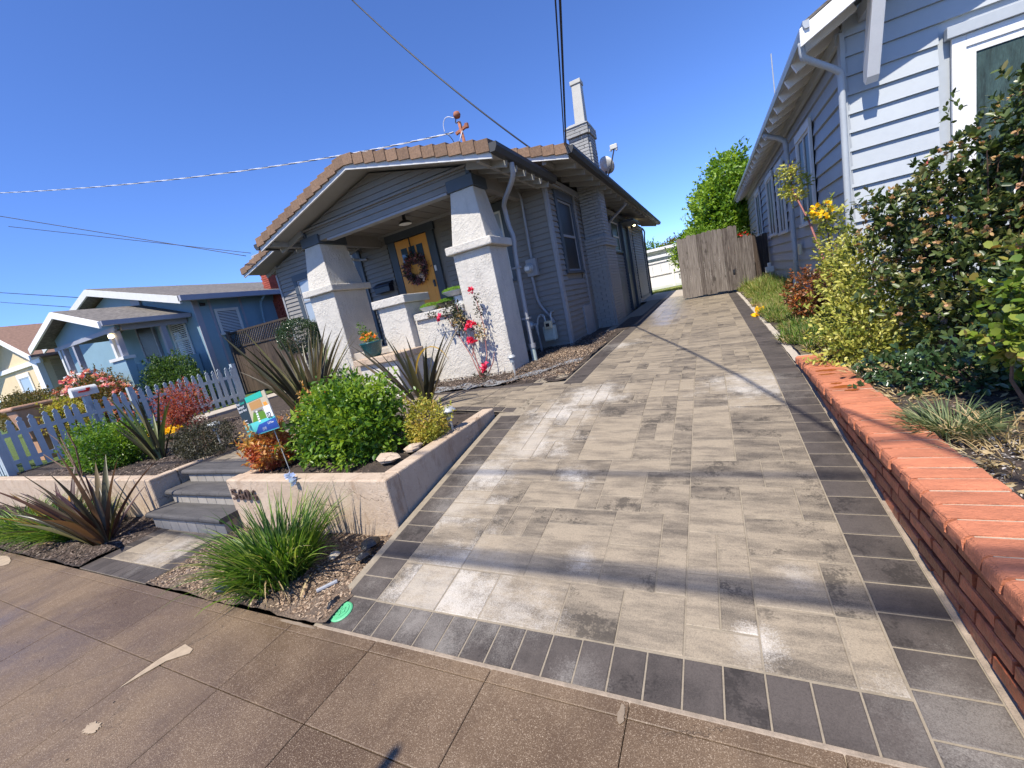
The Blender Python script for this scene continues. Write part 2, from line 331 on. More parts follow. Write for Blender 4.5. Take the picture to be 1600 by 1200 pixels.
leaf_mat('leaf_variegated', [(0.06, 0.10, 0.015), (0.22, 0.25, 0.04), (0.48, 0.46, 0.10), (0.62, 0.58, 0.18)], 0.4, 0.3)
leaf_mat('leaf_red', [(0.10, 0.035, 0.025), (0.28, 0.05, 0.045), (0.40, 0.09, 0.06), (0.30, 0.14, 0.04)], 0.5, 0.35)
leaf_mat('leaf_rust', [(0.05, 0.045, 0.022), (0.12, 0.055, 0.025), (0.34, 0.10, 0.025), (0.16, 0.15, 0.06)], 0.4, 0.25)
leaf_mat('leaf_bronze', [(0.025, 0.03, 0.014), (0.055, 0.05, 0.028), (0.09, 0.085, 0.04)], 0.45, 0.2)
leaf_mat('leaf_tree', [(0.05, 0.11, 0.012), (0.13, 0.25, 0.025), (0.25, 0.38, 0.045), (0.34, 0.46, 0.07)], 0.4, 0.4)
leaf_mat('leaf_hedge', [(0.05, 0.05, 0.02), (0.12, 0.11, 0.03), (0.20, 0.09, 0.03)], 0.5, 0.3)
leaf_mat('leaf_jade', [(0.06, 0.12, 0.015), (0.13, 0.20, 0.025), (0.24, 0.27, 0.05), (0.36, 0.15, 0.06)], 0.28, 0.2, 0.6)
leaf_mat('grass_green', [(0.02, 0.06, 0.008), (0.055, 0.13, 0.016), (0.14, 0.25, 0.03), (0.30, 0.36, 0.09)], 0.4, 0.35)
leaf_mat('grass_grey', [(0.06, 0.10, 0.04), (0.12, 0.17, 0.075), (0.26, 0.27, 0.13)], 0.5, 0.3)
leaf_mat('grass_lawn', [(0.07, 0.15, 0.02), (0.16, 0.27, 0.04), (0.34, 0.34, 0.10), (0.46, 0.38, 0.18)], 0.5, 0.4)
leaf_mat('grass_dry', [(0.30, 0.20, 0.09), (0.46, 0.34, 0.17), (0.55, 0.45, 0.27)], 0.6, 0.3)
leaf_mat('moss', [(0.08, 0.19, 0.015), (0.15, 0.30, 0.02), (0.22, 0.38, 0.04)], 0.6, 0.3)
leaf_mat('petal_pink', [(0.65, 0.10, 0.13), (0.80, 0.25, 0.25), (0.85, 0.55, 0.48), (0.85, 0.72, 0.60)], 0.6, 0.3)
leaf_mat('petal_rose', [(0.50, 0.01, 0.05), (0.70, 0.03, 0.10), (0.80, 0.10, 0.20)], 0.6, 0.3)
leaf_mat('petal_red', [(0.55, 0.02, 0.02), (0.72, 0.06, 0.04)], 0.6, 0.3)
leaf_mat('petal_yellow', [(0.85, 0.50, 0.01), (0.90, 0.66, 0.02)], 0.6, 0.3)
leaf_mat('petal_orange', [(0.80, 0.20, 0.03), (0.88, 0.38, 0.06)], 0.6, 0.3)
leaf_mat('petal_white', [(0.75, 0.72, 0.68), (0.80, 0.62, 0.58)], 0.6, 0.3)
leaf_mat('petal_blue', [(0.42, 0.50, 0.80), (0.62, 0.68, 0.88)], 0.6, 0.3)
leaf_mat('bloom_tan', [(0.30, 0.15, 0.07), (0.42, 0.30, 0.10), (0.45, 0.24, 0.16)], 0.7, 0.2)
leaf_mat('chip_dark', [(0.018, 0.013, 0.011), (0.05, 0.034, 0.026), (0.11, 0.078, 0.06), (0.25, 0.20, 0.16)], 0.85, 0.0)
leaf_mat('chip_tan', [(0.06, 0.04, 0.028), (0.17, 0.11, 0.07), (0.33, 0.23, 0.15), (0.42, 0.33, 0.24)], 0.85, 0.0)
leaf_mat('chip_white', [(0.20, 0.18, 0.16), (0.5, 0.46, 0.42)], 0.85, 0.0)
leaf_mat('flax_a', [(0.025, 0.024, 0.014), (0.05, 0.048, 0.024), (0.13, 0.12, 0.055)], 0.38, 0.15, 0.5)
leaf_mat('wreath_mix', [(0.02, 0.035, 0.015), (0.05, 0.08, 0.04), (0.25, 0.05, 0.06), (0.40, 0.22, 0.25), (0.06, 0.07, 0.14)], 0.6, 0.2)

# ------------------------------------------------------------------ object helpers
W = {}
def tag(o, label=None, cat=None, group=None, kind=None):
    if label: o['label'] = label
    if cat: o['category'] = cat
    if group: o['group'] = group
    if kind: o['kind'] = kind
    return o
def thing(name, loc, label, cat, group=None):
    o = bpy.data.objects.new(name, None); COL.objects.link(o); o.location = loc
    o.empty_display_size = 0.1; W[o] = Matrix.Translation(Vector(loc)); return tag(o, label, cat, group, 'thing')
def link(o, parent=None, M=None):
    COL.objects.link(o)
    if M is None: M = Matrix.Identity(4)
    o.matrix_basis = M; W[o] = M
    if parent is not None:
        o.parent = parent; o.matrix_parent_inverse = W[parent].inverted()
    return o
def piece(name, mesh, parent, M): return link(bpy.data.objects.new(name, mesh), parent, M)

class MB:
    def __init__(s): s.v = []; s.f = []; s.r = []
    def add(s, vs, fs, r=None):
        n = len(s.v); s.v += [tuple(p) for p in vs]; s.f += [tuple(i+n for i in f) for f in fs]
        s.r += [random.random() if r is None else r]*len(fs); return s
    def box(s, x0, x1, y0, y1, z0, z1, r=None):
        if x0 > x1: x0, x1 = x1, x0
        if y0 > y1: y0, y1 = y1, y0
        if z0 > z1: z0, z1 = z1, z0
        vs = [(x0,y0,z0),(x1,y0,z0),(x1,y1,z0),(x0,y1,z0),(x0,y0,z1),(x1,y0,z1),(x1,y1,z1),(x0,y1,z1)]
        return s.add(vs, [(0,3,2,1),(4,5,6,7),(0,1,5,4),(1,2,6,5),(2,3,7,6),(3,0,4,7)], r)
    def hexa(s, vs, r=None):   # 8 verts, bottom ring then top ring
        return s.add(vs, [(0,3,2,1),(4,5,6,7),(0,1,5,4),(1,2,6,5),(2,3,7,6),(3,0,4,7)], r)
    def prism(s, pts, ext, r=None):
        n = len(pts); e = Vector(ext); a = [Vector(p) for p in pts]; b = [p+e for p in a]
        fs = [tuple(range(n))[::-1], tuple(range(n, 2*n))] + [(i, (i+1) % n, n+(i+1) % n, n+i) for i in range(n)]
        return s.add(a+b, fs, r)
    def bar(s, p, q, w, h, up=(0,0,1), r=None):
        p, q = Vector(p), Vector(q); d = (q-p).normalized(); u = Vector(up)
        x = d.cross(u).normalized(); u = x.cross(d)
        vs = []
        for c in (p, q): vs += [c-x*w/2-u*h/2, c+x*w/2-u*h/2, c+x*w/2+u*h/2, c-x*w/2+u*h/2]
        return s.add(vs, [(0,1,2,3),(7,6,5,4),(0,4,5,1),(1,5,6,2),(2,6,7,3),(3,7,4,0)], r)
    def tube(s, pts, rad, n=8, r=None):
        pts = [Vector(p) for p in pts]; k = len(pts); rad = rad if isinstance(rad, (list, tuple)) else [rad]*k
        vs = []; prev = None
        for i, p in enumerate(pts):
            d = (pts[min(i+1, k-1)]-pts[max(i-1, 0)]).normalized()
            if prev is None: x = d.orthogonal().normalized()
            else: x = (prev - d*prev.dot(d)).normalized()
            prev = x; y = d.cross(x)
            vs += [p+(x*math.cos(2*math.pi*j/n)+y*math.sin(2*math.pi*j/n))*rad[i] for j in range(n)]
        fs = [(i*n+j, i*n+(j+1) % n, (i+1)*n+(j+1) % n, (i+1)*n+j) for i in range(k-1) for j in range(n)]
        fs += [tuple(range(n))[::-1], tuple(range((k-1)*n, k*n))]
        return s.add(vs, fs, r)
    def lathe(s, prof, c, n=20, r=None):
        c = Vector(c); vs = [c+Vector((q*math.cos(2*math.pi*j/n), q*math.sin(2*math.pi*j/n), h)) for q, h in prof for j in range(n)]
        k = len(prof); fs = [(i*n+j, i*n+(j+1) % n, (i+1)*n+(j+1) % n, (i+1)*n+j) for i in range(k-1) for j in range(n)]
        fs += [tuple(range(n))[::-1], tuple(range((k-1)*n, k*n))]
        return s.add(vs, fs, r)
    def mesh(s, name, mat, smooth=False):
        me = bpy.data.meshes.new(name); me.from_pydata(s.v, [], s.f); me.materials.append(MATS[mat])
        a = me.attributes.new('rnd', 'FLOAT', 'FACE'); a.data.foreach_set('value', s.r)
        if smooth: me.polygons.foreach_set('use_smooth', [True]*len(me.polygons))
        me.update(); return me
    def build(s, name, mat, parent=None, bevel=0, smooth=False, kind=None):
        o = link(bpy.data.objects.new(name, s.mesh(name, mat, smooth)), parent)
        if bevel:
            b = o.modifiers.new('bevel', 'BEVEL'); b.width = bevel; b.segments = 2; b.limit_method = 'ANGLE'
        if kind: o['kind'] = kind
        return o
def np_mesh(name, mat, V, F, R, n):   # V (N,3), F (M,k) fixed-size faces, R (M,) per-face random
    me = bpy.data.meshes.new(name); me.vertices.add(len(V)); me.vertices.foreach_set('co', np.asarray(V, 'f').ravel())
    M, k = F.shape; me.loops.add(M*k); me.polygons.add(M)
    me.loops.foreach_set('vertex_index', F.astype('i').ravel())
    me.polygons.foreach_set('loop_start', np.arange(0, M*k, k, dtype='i')); me.polygons.foreach_set('loop_total', np.full(M, k, 'i'))
    me.materials.append(MATS[mat]); a = me.attributes.new('rnd', 'FLOAT', 'FACE'); a.data.foreach_set('value', np.asarray(R, 'f'))
    me.update(calc_edges=True); me.validate(); return me

def unit(a): return a/np.maximum(1e-9, np.linalg.norm(a, axis=-1, keepdims=True))
def leaves_mesh(name, mat, P, N, L, Wd, round_=False, rlow=0.0, rhigh=1.0, droop=0.0, rnd=None, g=None):
    """P leaf base points, N rough outward direction; each leaf is a folded blade"""
    g = g or rng; n = len(P); L = L*(0.65+0.7*g.random((n, 1))); Wd = Wd*(0.7+0.6*g.random((n, 1)))
    ax = unit(N + g.normal(0, 0.55, (n, 3)) + np.array([0, 0, 0.15-droop]))
    nm = unit(g.normal(0, 0.55, (n, 3)) + np.array([0, -0.15, 0.8]) + N*0.45)
    sd = unit(np.cross(ax, nm)); nm = np.cross(sd, ax)
    if round_:
        pts = [P, P+ax*L*.3+sd*Wd*.42+nm*L*.08, P+ax*L*.75+sd*Wd*.38+nm*L*.06, P+ax*L, P+ax*L*.75-sd*Wd*.38+nm*L*.06, P+ax*L*.3-sd*Wd*.42+nm*L*.08]
        F = np.array([[0,1,2,3],[0,3,4,5]]); k = 6
    else:
        pts = [P, P+ax*L*.45+sd*Wd*.5+nm*L*.1, P+ax*L-nm*L*.08, P+ax*L*.45-sd*Wd*.5+nm*L*.1]
        F = np.array([[0,1,2],[0,2,3]]); k = 4
    V = np.stack(pts, 1).reshape(-1, 3); Fa = (F[None]+(np.arange(n)*k)[:, None, None]).reshape(-1, F.shape[1])
    r = rlow+(rhigh-rlow)*g.random(n) if rnd is None else rnd
    return np_mesh(name, mat, V, Fa, np.repeat(r, 2), n)
def blob_points(blobs, n, g, shell=0.55, lumps=0.22, flat_bottom=True):
    """points spread through the outer volume of lumpy ellipsoids"""
    vol = np.array([b[3]*b[4]*b[5] for b in blobs])**(2/3); cnt = (n*vol/vol.sum()).astype(int)+1
    P = []; N = []
    for b, c in zip(blobs, cnt):
        d = unit(g.normal(0, 1, (c, 3)))
        K = unit(g.normal(0, 1, (9, 3))); bump = np.clip((d@K.T)-0.55, 0, None).max(1)*2.2
        K2 = unit(g.normal(0, 1, (26, 3))); bump2 = np.clip((d@K2.T)-0.8, 0, None).max(1)*5
        rad = (1-lumps*0.8)+lumps*bump+lumps*0.8*bump2
        rr = rad*(shell+(1-shell)*g.random(c)**0.6)
        p = np.array(b[:3])+d*rr[:, None]*np.array(b[3:6]); P.append(p); N.append(unit(d/np.array(b[3:6])))
    P = np.concatenate(P); N = np.concatenate(N); return P, N
def foliage(name, parent, mat, blobs, n, L, Wd, seed, zmin=None, round_=False, shell=0.5, lumps=0.22, rlow=0., rhigh=1., kind='stuff', sprig=0.0, rosette=0):
    g = np.random.default_rng(seed)
    if rosette:
        P, N = blob_points(blobs, n//rosette, g, shell, lumps); P = np.repeat(P, rosette, 0)+g.normal(0, L*.12, (len(P)*rosette, 3)); N = np.repeat(N, rosette, 0); N = unit(N*.55+np.array([0, 0, .3])+unit(g.normal(0, 1, N.shape))*.9)
    else: P, N = blob_points(blobs, n, g, shell, lumps)
    if sprig:     # shoots that stand out of the crown
        k = int(len(P)*sprig/9)+1; S, SN = blob_points(blobs, k, g, .85, lumps); D = unit(SN+np.array([0, 0, .7])+g.normal(0, .35, SN.shape)); ln = L*(1.2+2.6*g.random((len(S), 1)))
        Q = []; QN = []
        for j in range(9):
            t = (j+.5)/9; Q.append(S+D*ln*t); QN.append(unit(D*.5+unit(g.normal(0, 1, D.shape))*.9))
        P = np.concatenate([P]+Q); N = np.concatenate([N]+QN)
    if zmin is not None: P[:, 2] = np.maximum(P[:, 2], zmin+g.random(len(P))*0.06)
    # clumps share a tone, so the crown has light and dark tufts
    cl = np.floor(P*(1.0/(L*3.2))).astype(int); h = ((cl[:, 0]*73856093) ^ (cl[:, 1]*19349663) ^ (cl[:, 2]*83492791)) % 997/997.0
    r = np.clip(rlow+(rhigh-rlow)*(0.55*h+0.45*g.random(len(P))), 0, 1)
    me = leaves_mesh(name, mat, P, N, L, Wd, round_, rnd=r, g=g)
    o = link(bpy.data.objects.new(name, me), parent)
    if kind: o['kind'] = kind
    return o
def ribbons(name, mat, base, dirs, length, width, bend, seed, segs=6, fold=0.3, taper=True):
    """arched strap leaves; base (n,3), dirs (n,3) start directions, bend = how far tips fall"""
    g = np.random.default_rng(seed); n = len(base); V = []
    d = unit(dirs); hor = d.copy(); hor[:, 2] = 0; hor = unit(hor+g.normal(0, 0.05, (n, 3))*np.array([1, 1, 0]))
    side = unit(np.cross(hor, np.array([0, 0, 1.0]))); tw = g.normal(0, 0.35, (n, 1)); side = unit(side+np.cross(d, side)*tw)
    p = base.copy(); cur = d.copy(); st = (length/segs)[:, None]
    for i in range(segs+1):
        t = i/segs; w = width*(1-t**2.2)*(0.6+0.8*min(1, t*3)) if taper else width*(1-t*0.9)
        w = np.maximum(w, width*0.06)[:, None]; nm = np.cross(side, cur)
        V += [p-side*w/2+nm*w*fold, p, p+side*w/2+nm*w*fold]
        cur = unit(cur+np.array([0, 0, -1.0])*(bend[:, None])/segs*(0.4+1.4*t)+hor*0.02); p = p+cur*st
    V = np.stack(V, 1); k = (segs+1)*3
    f = [];
    for i in range(segs):
        a = i*3; f += [[a, a+1, a+4, a+3], [a+1, a+2, a+5, a+4]]
    f = np.array(f); F = (f[None]+(np.arange(n)*k)[:, None, None]).reshape(-1, 4)
    r = np.repeat(g.random(n), len(f)); return np_mesh(name, mat, V.reshape(-1, 3), F, r, n)
def tuft(name, parent, mat, c, n, rad, length, width, spread, bend, seed, kind='stuff', segs=5):
    g = np.random.default_rng(seed); a = g.random(n)*2*math.pi; q = np.sqrt(g.random(n))*rad
    base = np.stack([c[0]+np.cos(a)*q, c[1]+np.sin(a)*q, np.full(n, c[2])], 1)
    dr = np.stack([np.cos(a)*spread*(.3+.9*g.random(n)), np.sin(a)*spread*(.3+.9*g.random(n)), np.ones(n)], 1)+g.normal(0, .12, (n, 3))
    L = length*(0.5+0.6*g.random(n)); me = ribbons(name, mat, base, dr, L, np.full(n, width)*(0.6+.7*g.random(n)), bend*(0.5+g.random(n)), seed+1, segs)
    o = link(bpy.data.objects.new(name, me), parent)
    if kind: o['kind'] = kind
    return o
def chips(name, mat, pts_fn, n, size, seed, parent=None, flatness=0.5, rl=0., rh=1.):
    """loose bark chips or stones: little bent shards lying about"""
    g = np.random.default_rng(seed); P = pts_fn(g, n); n = len(P)
    s = size*(0.35+1.1*g.random((n, 1))**1.6); a = g.random(n)*2*math.pi
    u = np.stack([np.cos(a), np.sin(a), g.normal(0, 0.25, n)], 1); v = np.stack([-np.sin(a), np.cos(a), g.normal(0, 0.4, n)], 1)
    w = s*(0.2+0.4*g.random((n, 1))); up = np.array([0, 0, 1.0])*s*flatness*0.5
    V = np.stack([P-u*s/2, P+v*w/2+up*0.4, P+u*s/2, P-v*w/2+up*0.2, P+up], 1).reshape(-1, 3)
    f = np.array([[0, 3, 4], [3, 2, 4], [2, 1, 4], [1, 0, 4]]); F = (f[None]+(np.arange(n)*5)[:, None, None]).reshape(-1, 3)
    o = link(bpy.data.objects.new(name, np_mesh(name, mat, V, F, np.repeat(rl+(rh-rl)*g.random(n), 4), n)), parent)
    o['kind'] = 'stuff'; return o
def flower_heads(name, parent, mat, P, size, seed, petals=9, kind=None):
    g = np.random.default_rng(seed); n = len(P); Q = np.repeat(P, petals, 0)
    d = unit(g.normal(0, 1, (n*petals, 3))+np.array([0, -0.5, 0.5]))
    me = leaves_mesh(name, mat, Q+d*size*0.1, d, size, size*0.9, True, g=g); o = link(bpy.data.objects.new(name, me), parent)
    if kind: o['kind'] = kind
    return o

# ------------------------------------------------------------------ levels
def dz(X, Y):
    zr = np.interp(Y, [-2, 1.18, 4.3, 6, 16, 25], [-1.44, -1.44, -1.10, -1.03, -.95, -.85])
    zl = np.interp(Y, [-2, 1.18, 3.6, 4.2, 7.5, 20], [-1.44, -1.44, -1.05, -.985, -.93, -.80])
    t = np.clip((X+2.1)/2.75, 0, 1); return zl+(zr-zl)*t
def yard(X, Y):
    z = np.interp(Y, [2, 5, 7.4, 20], [-1.0, -.975, -.93, -.80])
    return z - 0.05*np.clip((-6-X)/5, 0, 1)
def slope_matrix(f, x, y, rz=0.0, dzv=0.0):
    e = 0.05; nx = -(f(x+e, y)-f(x-e, y))/(2*e); ny = -(f(x, y+e)-f(x, y-e))/(2*e)
    n = Vector((nx, ny, 1)).normalized(); q = Vector((0, 0, 1)).rotation_difference(n)
    return Matrix.Translation((x, y, float(f(x, y))+dzv)) @ q.to_matrix().to_4x4() @ Matrix.Rotation(rz, 4, 'Z')
def patch(name, x0, x1, y0, y1, f, mat, step=0.12, parent=None, kind='structure', amp=0.0):
    nx = max(1, int((x1-x0)/step)); ny = max(1, int((y1-y0)/step))
    xs = np.linspace(x0, x1, nx+1); ys = np.linspace(y0, y1, ny+1); XX, YY = np.meshgrid(xs, ys, indexing='ij')
    Z = np.vectorize(lambda a, b: float(f(a, b)))(XX, YY)+rng.normal(0, 1, XX.shape)*amp
    V = np.stack([XX, YY, Z], -1).reshape(-1, 3)
    i, j = np.meshgrid(np.arange(nx), np.arange(ny), indexing='ij'); a = (i*(ny+1)+j).ravel()
    F = np.stack([a, a+ny+1, a+ny+2, a+1], 1); me = np_mesh(name, mat, V, F, rng.random(len(F)), 0)
    me.polygons.foreach_set('use_smooth', [True]*len(me.polygons))
    o = link(bpy.data.objects.new(name, me), parent)
    if kind: o['kind'] = kind
    return o

# ground far and near
mb = MB(); mb.add([(-700, -300, -1.75), (700, -300, -1.75), (700, 1200, -1.75), (-700, 1200, -1.75)], [(0, 1, 2, 3)])
mb.build('ground', 'far_ground', kind='structure')
mb = MB(); mb.add([(-90, -9, -1.62), (60, -9, -1.62), (60, -1.3, -1.57), (-90, -1.3, -1.57)], [(0, 1, 2, 3)]); mb.build('road', 'asphalt', kind='structure')
mb = MB(); mb.box(-90, 60, -1.3, -1.15, -1.7, -1.445); mb.build('kerb', 'concrete_flat', kind='structure', bevel=0.02)
patch('hills', -160, 260, 240, 420, lambda x, y: -1.75+max(0, (y-240)/180)**0.8*(24+5*math.sin(x*0.021+1)+3*math.sin(x*0.063)), 'hill_green', 6, amp=0.8)

# yard soil between sidewalk, planters and houses
def strip(x, y): return -1.43+0.02*math.sin(x*5+y*9)*math.cos(x*3.1)
patch('planting_strip', -16, -5.19, 1.185, 1.97, strip, 'soil', 0.08, amp=0.004)
patch('planting_strip', -4.0, -2.0, 1.185, 1.97, lambda x, y: strip(x, y)+0.05*max(0, x+2.9)*(y-1.18), 'soil_tan', 0.06, amp=0.006)
patch('garden_bed', -11.2, -5.42, 2.0, 25, lambda x, y: yard(x, y)+0.012*math.sin(x*7)*math.sin(y*6), 'soil', 0.15, amp=0.005)
patch('garden_bed', -4.0, -2.16, 2.0, 3.60, lambda x, y: yard(x, y)-.03+0.02*math.sin(x*7)*math.sin(y*6), 'soil', 0.1, amp=0.006)
patch('garden_bed', -5.42, -4.0, 4.6, 25, yard, 'soil', 0.2, amp=0.004)
patch('garden_bed', -4.0, -1.68, 4.6, 8.6, lambda x, y: yard(x, y)+.035*math.exp(-((x+2.0)**2+(y-6.3)**2)/0.4)-0.005, 'soil', 0.1, amp=0.008)
patch('garden_bed', -2.6, -1.6, 8.6, 11.0, lambda x, y: yard(x, y)-0.01, 'soil', 0.2)
def garden_r(x, y): return np.interp(y, [1, 5, 9, 25], [-1.045, -1.03, -.98, -.85])+np.clip((x-.7)*0.03, 0, .2)
patch('garden_bed', 0.70, 14, 1.2, 26, lambda x, y: garden_r(x, y)+0.012*math.sin(x*8)*math.sin(y*7), 'soil', 0.16, amp=0.006)
def neigh(x, y): return np.interp(y, [1.18, 2.3, 6, 30], [-1.44, -1.08, -.95, -.8])
patch('lawn', -80, -11.15, 1.97, 60, neigh, 'lawn', 0.5)
patch('back_lawn', -12, 14, 21.5, 60, lambda x, y: -.84, 'lawn', 2.0)
patch('back_path', -2.4, 1.6, 16.15, 21.6, lambda x, y: float(dz(x, y))-.012, 'concrete_flat', .3)
mb = MB(); mb.box(-10.85, -10.0, 4.9, 8.4, -1.1, -.945); mb.build('concrete_pad', 'concrete_flat', kind='structure', bevel=0.01)

# sidewalk: slabs of old wet concrete
sw = MB(); sw.add([(-90, -1.15, -1.462), (60, -1.15, -1.462), (60, 1.17, -1.462), (-90, 1.17, -1.462)], [(0, 1, 2, 3)])
sidewalk = sw.build('sidewalk', 'mortar_dark', kind='structure')
def slab_mesh(w, d, t=0.03, ch=0.003, gap=0.0016, mat='sidewalk_wet', name='slab'):
    a, b = w/2-gap, d/2-gap; c = ch; m_ = MB()
    ring = lambda ex, z: [(-a+ex, -b+ex, z), (a-ex, -b+ex, z), (a-ex, b-ex, z), (-a+ex, b-ex, z)]
    vs = ring(0, -t)+ring(0, -c*0.8)+ring(c, 0)
    fs = [(8, 9, 10, 11)]+[(4+i, 4+(i+1) % 4, 8+(i+1) % 4, 8+i) for i in range(4)]+[(i, (i+1) % 4, 4+(i+1) % 4, 4+i) for i in range(4)]
    m_.add(vs, fs); return m_.mesh(name, mat)
xj = [-60, -30, -15, -10, -8.05, -6.8, -5.9, -5.28, -4.66, -4.06, -3.45, -2.85, -2.24, -1.63, -.98, -.41, .2, .82, 1.44, 2.06, 4, 8, 30]
yj = [-1.15, -.5, .13, .755, 1.11, 1.175]
cache = {}
for j in range(len(yj)-1):
    for i in range(len(xj)-1):
        w, d = xj[i+1]-xj[i], yj[j+1]-yj[j]; k = (round(w, 3), round(d, 3))
        mat = 'sidewalk_wet'
        key = (k, mat)
        if key not in cache: cache[key] = slab_mesh(w, d, mat=mat)
        tilt = Matrix.Rotation(random.uniform(-.0015, .0015), 4, 'X') @ Matrix.Rotation(random.uniform(-.0015, .0015), 4, 'Y')
        piece('slab', cache[key], sidewalk, Matrix.Translation(((xj[i]+xj[i+1])/2, (yj[j]+yj[j+1])/2, -1.44)) @ tilt)
def stain(name, pts, z, mat, parent):
    m_ = MB(); n = len(pts); m_.add([(x, y, z) for x, y in pts], [tuple(range(n))]); return m_.build(name, mat, parent)
# pale dry mends and worn spots in the concrete
stain('dry_patch', [(-2.835, .60), (-2.80, .70), (-2.77, .78), (-2.68, .85), (-2.70, .875), (-2.80, .885), (-2.84, .78), (-2.842, .69)], -1.4362, 'concrete_dry', sidewalk)
def ragged(cx, cy, rx, ry, n=18, a=0.35, seed=1):
    g = random.Random(seed); return [(cx+rx*(1+g.uniform(-a, a))*math.cos(2*math.pi*i/n), cy+ry*(1+g.uniform(-a, a))*math.sin(2*math.pi*i/n)) for i in range(n)]
stain('dry_patch', ragged(-2.67, .445, .045, .025, 40, .3, 3), -1.4362, 'concrete_dry', sidewalk)
stain('dry_patch', ragged(-2.20, 1.157, .15, .010, 30, .25, 4), -1.4356, 'concrete_worn', sidewalk)


stain('dry_patch', ragged(-.43, 1.12, .014, .035, seed=8), -1.4356, 'concrete_worn', sidewalk)
stain('dry_patch', ragged(-6.9, 1.02, .45, .11, seed=7, a=.2), -1.4356, 'concrete_dry', sidewalk)
# cement fillet between sidewalk and pavers
mb = MB(); mb.hexa([(-2.06, 1.15, -1.46), (.72, 1.15, -1.46), (.72, 1.186, -1.46), (-2.06, 1.186, -1.46), (-2.06, 1.172, -1.4372), (.72, 1.172, -1.4372), (.72, 1.184, -1.436), (-2.06, 1.184, -1.436)])
mb.build('mortar_joint', 'grout', sidewalk)

# ------------------------------------------------------------------ driveway
drive = patch('driveway', -2.10, 0.70, 1.175, 16.2, lambda x, y: dz(x, y)-0.0036, 'joint_sand', 0.14)
U, V_ = 2.24/17, 0.1405
def paver_mesh(w, d, mat, name='paver', gap=0.0028): return slab_mesh(w, d, 0.045, 0.0035, gap, mat, name)
XL, YN = -1.82, 1.378
rows = int((16.1-YN)/V_); grid = np.zeros((17, rows), bool)
for r_ in range(rows):
    for c_ in range(17):
        y = YN+r_*V_
        if y > 3.60 and XL+c_*U < -1.45-0.02*max(0, y-4)*0.6: grid[c_, r_] = False
# walkway mouth and narrower far part are tiled with the same grid
left_cut = lambda y: -1.82 if y < 4.40 else -1.43
for r_ in range(rows):
    for c_ in range(17):
        if XL+(c_+.5)*U < left_cut(YN+(r_+.5)*V_): grid[c_, r_] = True
sizes = [(2, 2), (3, 2), (2, 1), (2, 2), (1, 2), (3, 2), (3, 2), (2, 2), (3, 1)]
pv = random.Random(21); pav = []
for r_ in range(rows):
    for c_ in range(17):
        if grid[c_, r_]: continue
        opts = sizes[:]; pv.shuffle(opts)
        for (w, d) in opts+[(1, 1)]:
            if w == 1 and d == 1 and pv.random() < 0.6 and (c_+2 <= 17) and not grid[c_:c_+2, r_].any(): w, d = 2, 1
            if c_+w <= 17 and r_+d <= rows and not grid[c_:c_+w, r_:r_+d].any():
                grid[c_:c_+w, r_:r_+d] = True; pav.append((c_, r_, w, d)); break
pav.sort(key=lambda t: t[1]); pm = {}
far = MB()
def surf_box(mb_, f, x0, x1, y0, y1, g=0.0028, up=0.0, th=0.03):
    x0 += g; x1 -= g; y0 += g; y1 -= g; c = 0.003
    P = [(x0, y0), (x1, y0), (x1, y1), (x0, y1)]; Q = [(x0+c, y0+c), (x1-c, y0+c), (x1-c, y1-c), (x0+c, y1-c)]
    vs = [(x, y, float(f(x, y))-th) for x, y in P]+[(x, y, float(f(x, y))-.0025+up) for x, y in P]+[(x, y, float(f(x, y))+up) for x, y in Q]
    mb_.add(vs, [(8, 9, 10, 11)]+[(4+i, 4+(i+1) % 4, 8+(i+1) % 4, 8+i) for i in range(4)]+[(i, (i+1) % 4, 4+(i+1) % 4, 4+i) for i in range(4)])
for k, (c_, r_, w, d) in enumerate(pav):
    x0, y0 = XL+c_*U, YN+r_*V_
    if k < 295:
        if (w, d) not in pm: pm[(w, d)] = paver_mesh(w*U, d*V_, 'paver_light')
        M = slope_matrix(dz, x0+w*U/2, y0+d*V_/2, 0, pv.uniform(-.0012, .0012))
        piece('paver', pm[(w, d)], drive, M)
    else: surf_box(far, dz, x0, x0+w*U, y0, y0+d*V_)
far.build('far_pavers', 'paver_light_far', drive, kind='stuff')
bm_front = paver_mesh(.1315, .195, 'paver_dark', 'border_paver'); bm_right = paver_mesh(.212, .146, 'paver_dark', 'border_paver'); bm_side = paver_mesh(.23, .146, 'paver_dark', 'border_paver')
for i in range(17):
    piece('border_paver', bm_front, drive, slope_matrix(dz, -1.82+.1318*(i+.5), 1.18+.0985, 0, pv.uniform(-.001, .001)))
piece('border_paver', paver_mesh(.212, .089, 'paver_dark', 'border_paver'), drive, slope_matrix(dz, .528, 1.2245))
piece('border_paver', paver_mesh(.23, .20, 'paver_dark', 'border_paver'), drive, slope_matrix(dz, -1.935, 1.28))
for i in range(100):
    y = 1.342+.146*i
    if y < 16: piece('border_paver', bm_right, drive, slope_matrix(dz, .528, y, 0, pv.uniform(-.001, .001)))
for i in range(15):
    piece('border_paver', bm_side, drive, slope_matrix(dz, -1.82-.115, 1.455+.146*i, 0, pv.uniform(-.001, .001)))
# border along the bed and the house side
xl = lambda y: -1.43-0.23
for i in range(76):
    y = 4.49+.146*i
    piece('border_paver', bm_side, drive, slope_matrix(dz, -1.43-.115, y, 0, pv.uniform(-.001, .001)))
